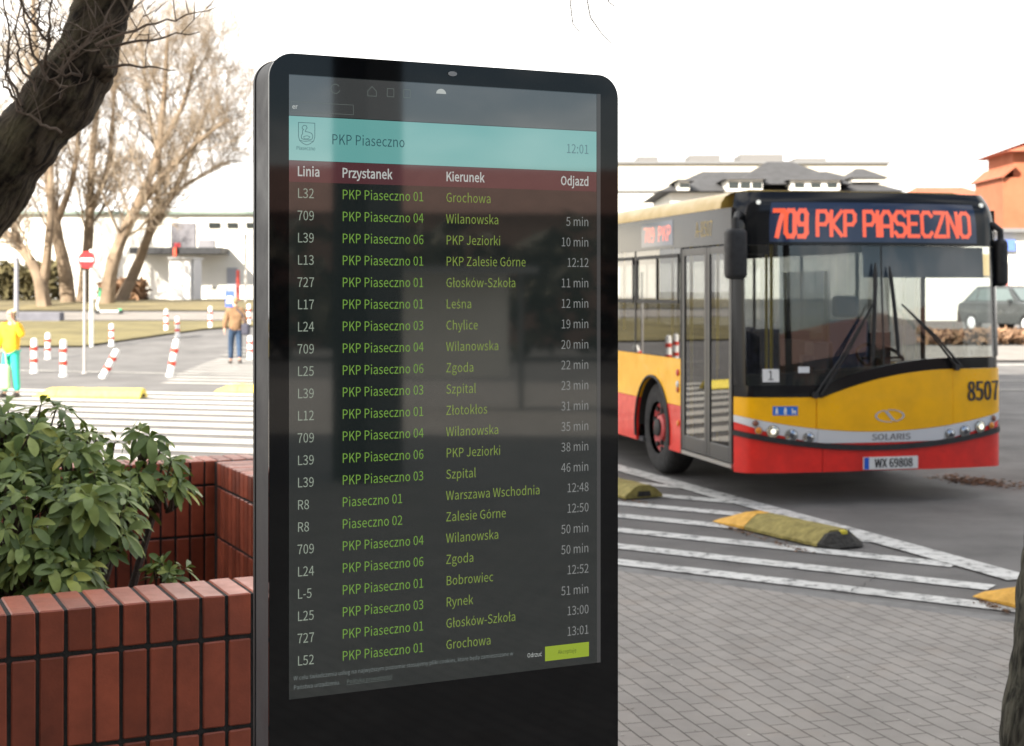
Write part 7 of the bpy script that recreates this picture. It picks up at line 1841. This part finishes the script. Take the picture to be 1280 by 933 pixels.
fn = thing("slim_pole", "slim pale pole right of the red mast at the kiosk edge", "pole", (X(308, fx), fx, gh(fx)))
b = MB(); b.tube([(X(307, fx), fx, gh(fx) - .05), (X(307, fx), fx, Z(295, fx))], .07, 8); b.build("pole", mat("pale_pole", (0.55, 0.53, 0.5), 0.5), fn, world=True, smooth=True)
b = MB(); b.lathe([(.09, 0), (.09, .05), (.03, .1)], (X(307, fx), fx, Z(295, fx)), 10); b.build("cap", MATS["pale_pole"], fn, world=True)

# red and white bollards
BW_ = mat("bollard_white", (0.8, 0.79, 0.76), 0.5)
BR_ = mat("bollard_red", (0.62, 0.05, 0.03), 0.45)
def bollard(label, u, vb, vt, y, tilt_u=0.0):
    """Flexible post: white body with two red bands; height and lean measured on the photo."""
    base = Vector((X(u, y), y, gh(y)))
    t = thing("bollard", label, "bollard", base, group="red and white bollards along the far road")
    H = Z(vt, y) - base.z
    top = Vector((X(u + tilt_u, y), y, base.z + H)) - base
    r = .075
    ax_ = top.normalized(); L = top.length
    o1 = ax_.orthogonal().normalized(); o2 = ax_.cross(o1)
    def ring(h, rr): return [ax_ * h + (o1 * math.cos(2 * math.pi * k / 16) + o2 * math.sin(2 * math.pi * k / 16)) * rr for k in range(16)]
    def sleeve(b, prof):
        vs = [q for h, rr in prof for q in ring(h, rr)]
        n = len(prof)
        fs = [(j * 16 + k, j * 16 + (k + 1) % 16, (j + 1) * 16 + (k + 1) % 16, (j + 1) * 16 + k) for j in range(n - 1) for k in range(16)]
        fs += [tuple(range(15, -1, -1)), tuple((n - 1) * 16 + k for k in range(16))]
        b.add(vs, fs)
    b = MB(); sleeve(b, [(0.0, r * 1.25), (.04, r * 1.2), (.06, r), (L - .06, r), (L - .02, r * .85), (L, r * .4)]); b.build("post", BW_, t, smooth=True)
    for (f0, f1) in ((.30, .42), (.64, .76)):
        b = MB(); sleeve(b, [(L * f0, r + .004), (L * f0 + .004, r + .008), (L * f1 - .004, r + .008), (L * f1, r + .004)]); b.build("red_band", BR_, t, smooth=True)
bollard("bollard nearest the woman in yellow, leftmost of the row", 42.6, 466.4, 423, 34.8)
bollard("smaller farther bollard between two nearer ones left of the grey post", 59.8, 449.5, 416, 42)
bollard("bollard just left of the slim grey post", 79.3, 471, 424.5, 33.4)
bollard("upright bollard right of the white sign post, its foot behind the leaning one", 139.4, 438.8, 404.7, 46.0)
bollard("knocked over bollard leaning hard to the right beside the sign posts", 127.8, 473, 437, 32.7, 19)
bollard("distant thin bollard in front of the white cabin", 207.7, 416, 386.5, 51.5)
bollard("upright bollard seen above the slightly leaning one", 221.6, 424, 396, 49.0)
bollard("slightly leaning bollard at the corner of the striped crossing", 212, 471, 424, 33.3, 9)
bollard("distant bollard left of the man in the brown jacket", 263, 411, 383, 53.5)
bollard("farthest bollard right of the man, touching the kiosk edge", 311, 406.6, 380, 56.5)
bollard("bollard almost wholly hidden by the kiosk edge", 312.7, 449, 420, 42)

# green and white electric kick scooter
sc_y = 67.5
ks = thing("kick_scooter", "green and white kick scooter parked by the bare trees", "scooter", (X(135, sc_y), sc_y, gh(sc_y)))
def SP(u, v): return at(u, v, sc_y)
zt = gh(sc_y)
SCW = mat("scooter_white", (0.75, 0.76, 0.72), 0.4)
SCG = mat("scooter_green", (0.05, 0.42, 0.18), 0.4)
b = MB(); b.tube([Vector((X(123, sc_y), sc_y, zt + .2)), Vector((X(121, sc_y), sc_y, zt + .45)), Vector((X(124, sc_y), sc_y, zt + .80))], .05, 8); b.build("stem", SCW, ks, world=True, smooth=True)
b = MB(); b.tube([Vector((X(124, sc_y), sc_y, zt + .81)), Vector((X(126, sc_y), sc_y, zt + 1.15))], .05, 8); b.tube([Vector((X(124, sc_y), sc_y - .22, zt + 1.17)), Vector((X(125, sc_y), sc_y + .22, zt + 1.17))], .03, 8); b.build("handlebar", SCG, ks, world=True, smooth=True)
b = MB(); b.box((X(137, sc_y), sc_y, zt + .16), (.85, .18, .09)); b.build("deck", SCW, ks, world=True, bevel=.03)
b = MB(); b.box((X(150, sc_y), sc_y, zt + .24), (.18, .14, .08)); b.build("rear_mudguard", SCG, ks, world=True, bevel=.02)
for u in (122, 151):
    b = MB(); b.lathe([(.07, -.03), (.115, -.03), (.115, .03), (.07, .03)], (X(u, sc_y), sc_y, zt + .14), 18, 'y'); b.build("wheel", TYRE, ks, world=True, smooth=True)

# ------------------------------------------------------------------ people
def skin_mesh(name, joints, bones, m, parent, sub=2, root=0):
    """Continuous surface grown round a skeleton: joints = {name: (x, y, z, rx, ry)}."""
    me = bpy.data.meshes.new(name)
    keys = list(joints)
    me.from_pydata([joints[k][:3] for k in keys], [(keys.index(a), keys.index(b)) for a, b in bones], [])
    o = bpy.data.objects.new(name, me)
    C.objects.link(o)
    md = o.modifiers.new("skin", 'SKIN')
    md.use_smooth_shade = True
    sv = me.skin_vertices[0].data
    for i, k in enumerate(keys):
        j = joints[k]
        sv[i].radius = (j[3], j[4] if len(j) > 4 else j[3])
        sv[i].use_root = (i == root)
    sd__ = o.modifiers.new("smooth", 'SUBSURF')
    sd__.levels = sub; sd__.render_levels = sub
    dg = bpy.context.evaluated_depsgraph_get()
    ev = bpy.data.meshes.new_from_object(o.evaluated_get(dg))
    bpy.data.objects.remove(o)
    bpy.data.meshes.remove(me)
    ev.name = name
    ev.materials.clear()
    ev.materials.append(m)
    for p in ev.polygons: p.use_smooth = True
    ob = bpy.data.objects.new(name, ev)
    C.objects.link(ob)
    ob.parent = parent
    return ob
SKIN = mat("skin", (0.55, 0.33, 0.24), 0.55)

def person(label, loc, rz, H, stride, arm_l, arm_r, cols, jacket_low, hair_long=False):
    """Figure facing local -y. stride = (left foot y, right foot y); arm_x = (elbow, hand) points for a 1.75 m body."""
    t = thing("person", label, "person", loc, rz)
    k = H / 1.75
    S = lambda j: tuple(v * k for v in j)
    la, ra = arm_l, arm_r
    J = {'pelvis': (0, 0, .95, .14, .10), 'waist': (0, 0, 1.10, .12, .095), 'chest': (0, .0, 1.30, .15, .11), 'collar': (0, .0, 1.44, .075, .07), 'neck': (0, -.005, 1.50, .052, .052),
         'jaw': (0, -.025, 1.575, .066, .075), 'head': (0, -.012, 1.655, .078, .094), 'crown': (0, .0, 1.715, .058, .07)}
    B = [('pelvis', 'waist'), ('waist', 'chest'), ('chest', 'collar'), ('collar', 'neck'), ('neck', 'jaw'), ('jaw', 'head'), ('head', 'crown')]
    for s, nm, (e, h), fy in ((1, 'l', la, stride[0]), (-1, 'r', ra, stride[1])):
        J['sh' + nm] = (s * .17, 0, 1.40, .055); J['el' + nm] = (*e, .042); J['wr' + nm] = (*h, .028)
        hv = (Vector(h) - Vector(e)).normalized()
        pm = Vector(h) + hv * .06
        J['pa' + nm] = (*pm, .034, .018)
        B += [('chest', 'sh' + nm), ('sh' + nm, 'el' + nm), ('el' + nm, 'wr' + nm), ('wr' + nm, 'pa' + nm)]
        J['hip' + nm] = (s * .09, 0, .88, .088); J['kn' + nm] = (s * .10, fy * .5 - .03, .49, .058); J['an' + nm] = (s * .10, fy, .085 if fy <= .05 else .12, .040)
        J['to' + nm] = (s * .115, fy - .17, .035, .034)
        B += [('pelvis', 'hip' + nm), ('hip' + nm, 'kn' + nm), ('kn' + nm, 'an' + nm), ('an' + nm, 'to' + nm)]
        side = Vector((0, -1, 0)) if abs(hv.y) < .8 else Vector((1, 0, 0))
        sd2 = (side - hv * side.dot(hv)).normalized()
        for f, (o_, L_) in enumerate(((-.024, .070), (-.008, .080), (.008, .076), (.023, .060))):
            p0 = pm + sd2 * o_ + hv * .02
            p1 = p0 + hv * L_ * .6 + Vector((-s * .008, 0, 0)); p2 = p1 + hv * L_ * .4 + Vector((-s * .014, 0, 0))
            J['fa%s%d' % (nm, f)] = (*p0, .0095); J['fb%s%d' % (nm, f)] = (*p1, .0085); J['fc%s%d' % (nm, f)] = (*p2, .0075)
            B += [('pa' + nm, 'fa%s%d' % (nm, f)), ('fa%s%d' % (nm, f), 'fb%s%d' % (nm, f)), ('fb%s%d' % (nm, f), 'fc%s%d' % (nm, f))]
        p0 = Vector(h) + hv * .03 - sd2 * .03; p1 = p0 - sd2 * .022 + hv * .03
        J['ta' + nm] = (*p0, .011); J['tb' + nm] = (*p1, .009)
        B += [('wr' + nm, 'ta' + nm), ('ta' + nm, 'tb' + nm)]
    J['nose'] = (0, -.118, 1.628, .014)
    B.append(('head', 'nose'))
    body = skin_mesh("body", {q: S(v) for q, v in J.items()}, B, SKIN, t, sub=2)
    # clothes
    TJ = {'pelvis': (0, 0, .96, .13, .11), 'hipl': (.085, 0, .84, .10), 'hipr': (-.085, 0, .84, .10)}
    TB = [('pelvis', 'hipl'), ('pelvis', 'hipr')]
    for s, nm, fy in ((1, 'l', stride[0]), (-1, 'r', stride[1])):
        TJ['kn' + nm] = (s * .10, fy * .5 - .03, .49, .080); TJ['an' + nm] = (s * .10, fy, .11 if fy <= .05 else .15, .070)
        TB += [('hip' + nm, 'kn' + nm), ('kn' + nm, 'an' + nm)]
        sb = MB()
        c = Vector((s * .11, fy - .06, .045 if fy <= .05 else .07)) * k
        sb.lathe([(.3, -.045), (.95, -.04), (1.0, -.01), (.8, .03), (.45, .055)], (0, 0, 0), 16)
        sb.v = [(c.x + x * .055 * k, c.y + y * .135 * k, c.z + z * k) for x, y, z in sb.v]
        sb.build("shoe", mat("shoe_dark", (0.05, 0.04, 0.035), 0.6), t, smooth=True)
    skin_mesh("trousers", {q: S(v) for q, v in TJ.items()}, TB, cols['trousers'], t, sub=2)
    JJ = {'hem': (0, 0, jacket_low, .195, .15), 'waist': (0, 0, 1.10, .172, .135), 'chest': (0, 0, 1.29, .19, .145), 'collar': (0, .005, 1.445, .105, .095), 'neck': (0, .008, 1.495, .082, .08)}
    JB = [('hem', 'waist'), ('waist', 'chest'), ('chest', 'collar'), ('collar', 'neck')]
    for s, nm, (e, h) in ((1, 'l', la), (-1, 'r', ra)):
        hv = (Vector(h) - Vector(e)).normalized()
        w_ = Vector(h) - hv * .02
        JJ['sh' + nm] = (s * .175, 0, 1.39, .088); JJ['el' + nm] = (*e, .075); JJ['wr' + nm] = (*w_, .058)
        JB += [('chest', 'sh' + nm), ('sh' + nm, 'el' + nm), ('el' + nm, 'wr' + nm)]
    skin_mesh("jacket", {q: S(v) for q, v in JJ.items()}, JB, cols['jacket'], t, sub=2)
    HJ = {'a': (0, .012, 1.715, .098, .108), 'b': (0, .045, 1.64, .085, .085), 'c': (0, .05, 1.56 if not hair_long else 1.50, .07, .06)}
    skin_mesh("hair", {q: S(v) for q, v in HJ.items()}, [('a', 'b'), ('b', 'c')], cols['hair'], t, sub=2)
    fb = MB()
    for s in (-1, 1):
        fb.box((s * .032 * k, -.112 * k, 1.648 * k), (.022 * k, .016 * k, .010 * k))
    fb.build("eyes", mat("eye_dark", (0.03, 0.025, 0.02), 0.3), t)
    fb = MB(); fb.box((0, -.108 * k, 1.578 * k), (.042 * k, .014 * k, .010 * k)); fb.build("mouth", mat("lip", (0.42, 0.16, 0.14), 0.5), t)
    return t
my = 39.0
person("person in a brown jacket and blue jeans walking on the striped crossing", (X(294, my), my, gh(my) + .012), R(195), 1.77, (-.16, .16),
       ((.25, .03, 1.13), (.27, .0, .90)), ((-.25, .06, 1.13), (-.29, -.02, .90)),
       {'jacket': mat("brown_jacket", (0.23, 0.135, 0.07), 0.9, var=.25, vscale=7, bump=.8, bscale=9), 'trousers': mat("blue_jeans", (0.025, 0.05, 0.095), 0.85, var=.25, vscale=7), 'hair': mat("light_brown_hair", (0.32, 0.22, 0.12), 0.7)}, .80)
wy = 26.6
person("person in a yellow jacket and turquoise trousers holding a phone to the ear", (X(14, wy), wy, .012), R(-14), 1.60, (.05, -.06),
       ((.28, -.06, 1.20), (.15, -.13, 1.47)), ((-.25, .0, 1.14), (-.26, -.08, .90)),
       {'jacket': mat("yellow_jacket", (0.80, 0.48, 0.02), 0.8, var=.2, vscale=7, bump=.8, bscale=9), 'trousers': mat("turquoise_trousers", (0.03, 0.50, 0.38), 0.75, var=.10, vscale=6), 'hair': mat("blond_hair", (0.78, 0.62, 0.36), 0.6)}, .80, hair_long=True)
mb = thing("shoulder_bag", "dark shoulder bag with strap carried by the man in the brown jacket", "bag", (X(307.5, my), my, gh(my) + .70))
b = MB(); b.box((0, -.02, .22), (.20, .30, .30)); b.build("bag", mat("bag_dark", (0.04, 0.04, 0.06), 0.7), mb, bevel=.05, seg=3)
b = MB(); b.tube([(0, -.1, .36), (-.06, -.16, .60), (-.22, -.13, .75), (-.26, .0, .79), (-.20, .12, .72), (-.05, .1, .5), (0, .1, .36)], .018, 6); b.build("strap", MATS["bag_dark"], mb, smooth=True)
gb = thing("tote_bag", "pale green tote bag hanging beside the person in yellow", "bag", (X(2, wy - .1), wy - .1, .10))
b = MB(); b.box((0, 0, .28), (.30, .14, .44)); b.build("bag", mat("pale_green_cloth", (0.42, 0.62, 0.32), 0.8, var=.1), gb, bevel=.05, seg=3)
b = MB(); b.tube([(-.09, 0, .5), (-.06, 0, .72), (0, 0, .77), (.06, 0, .72), (.09, 0, .5)], .012, 6); b.build("handle", MATS["pale_green_cloth"], gb, smooth=True)
ph = thing("mobile_phone", "dark mobile phone held to the ear of the person in yellow", "phone", (X(14, wy) + .11, wy - .12, 1.42))
b = MB(); b.box((0, 0, .05), (.012, .07, .14)); b.build("case", mat("phone_black", (0.02, 0.02, 0.02), 0.3), ph, bevel=.004)
b = MB(); b.box((.0068, 0, .05), (.001, .06, .125)); b.build("phone_screen", mat("phone_glass", (0.01, 0.01, 0.012), 0.05), ph)
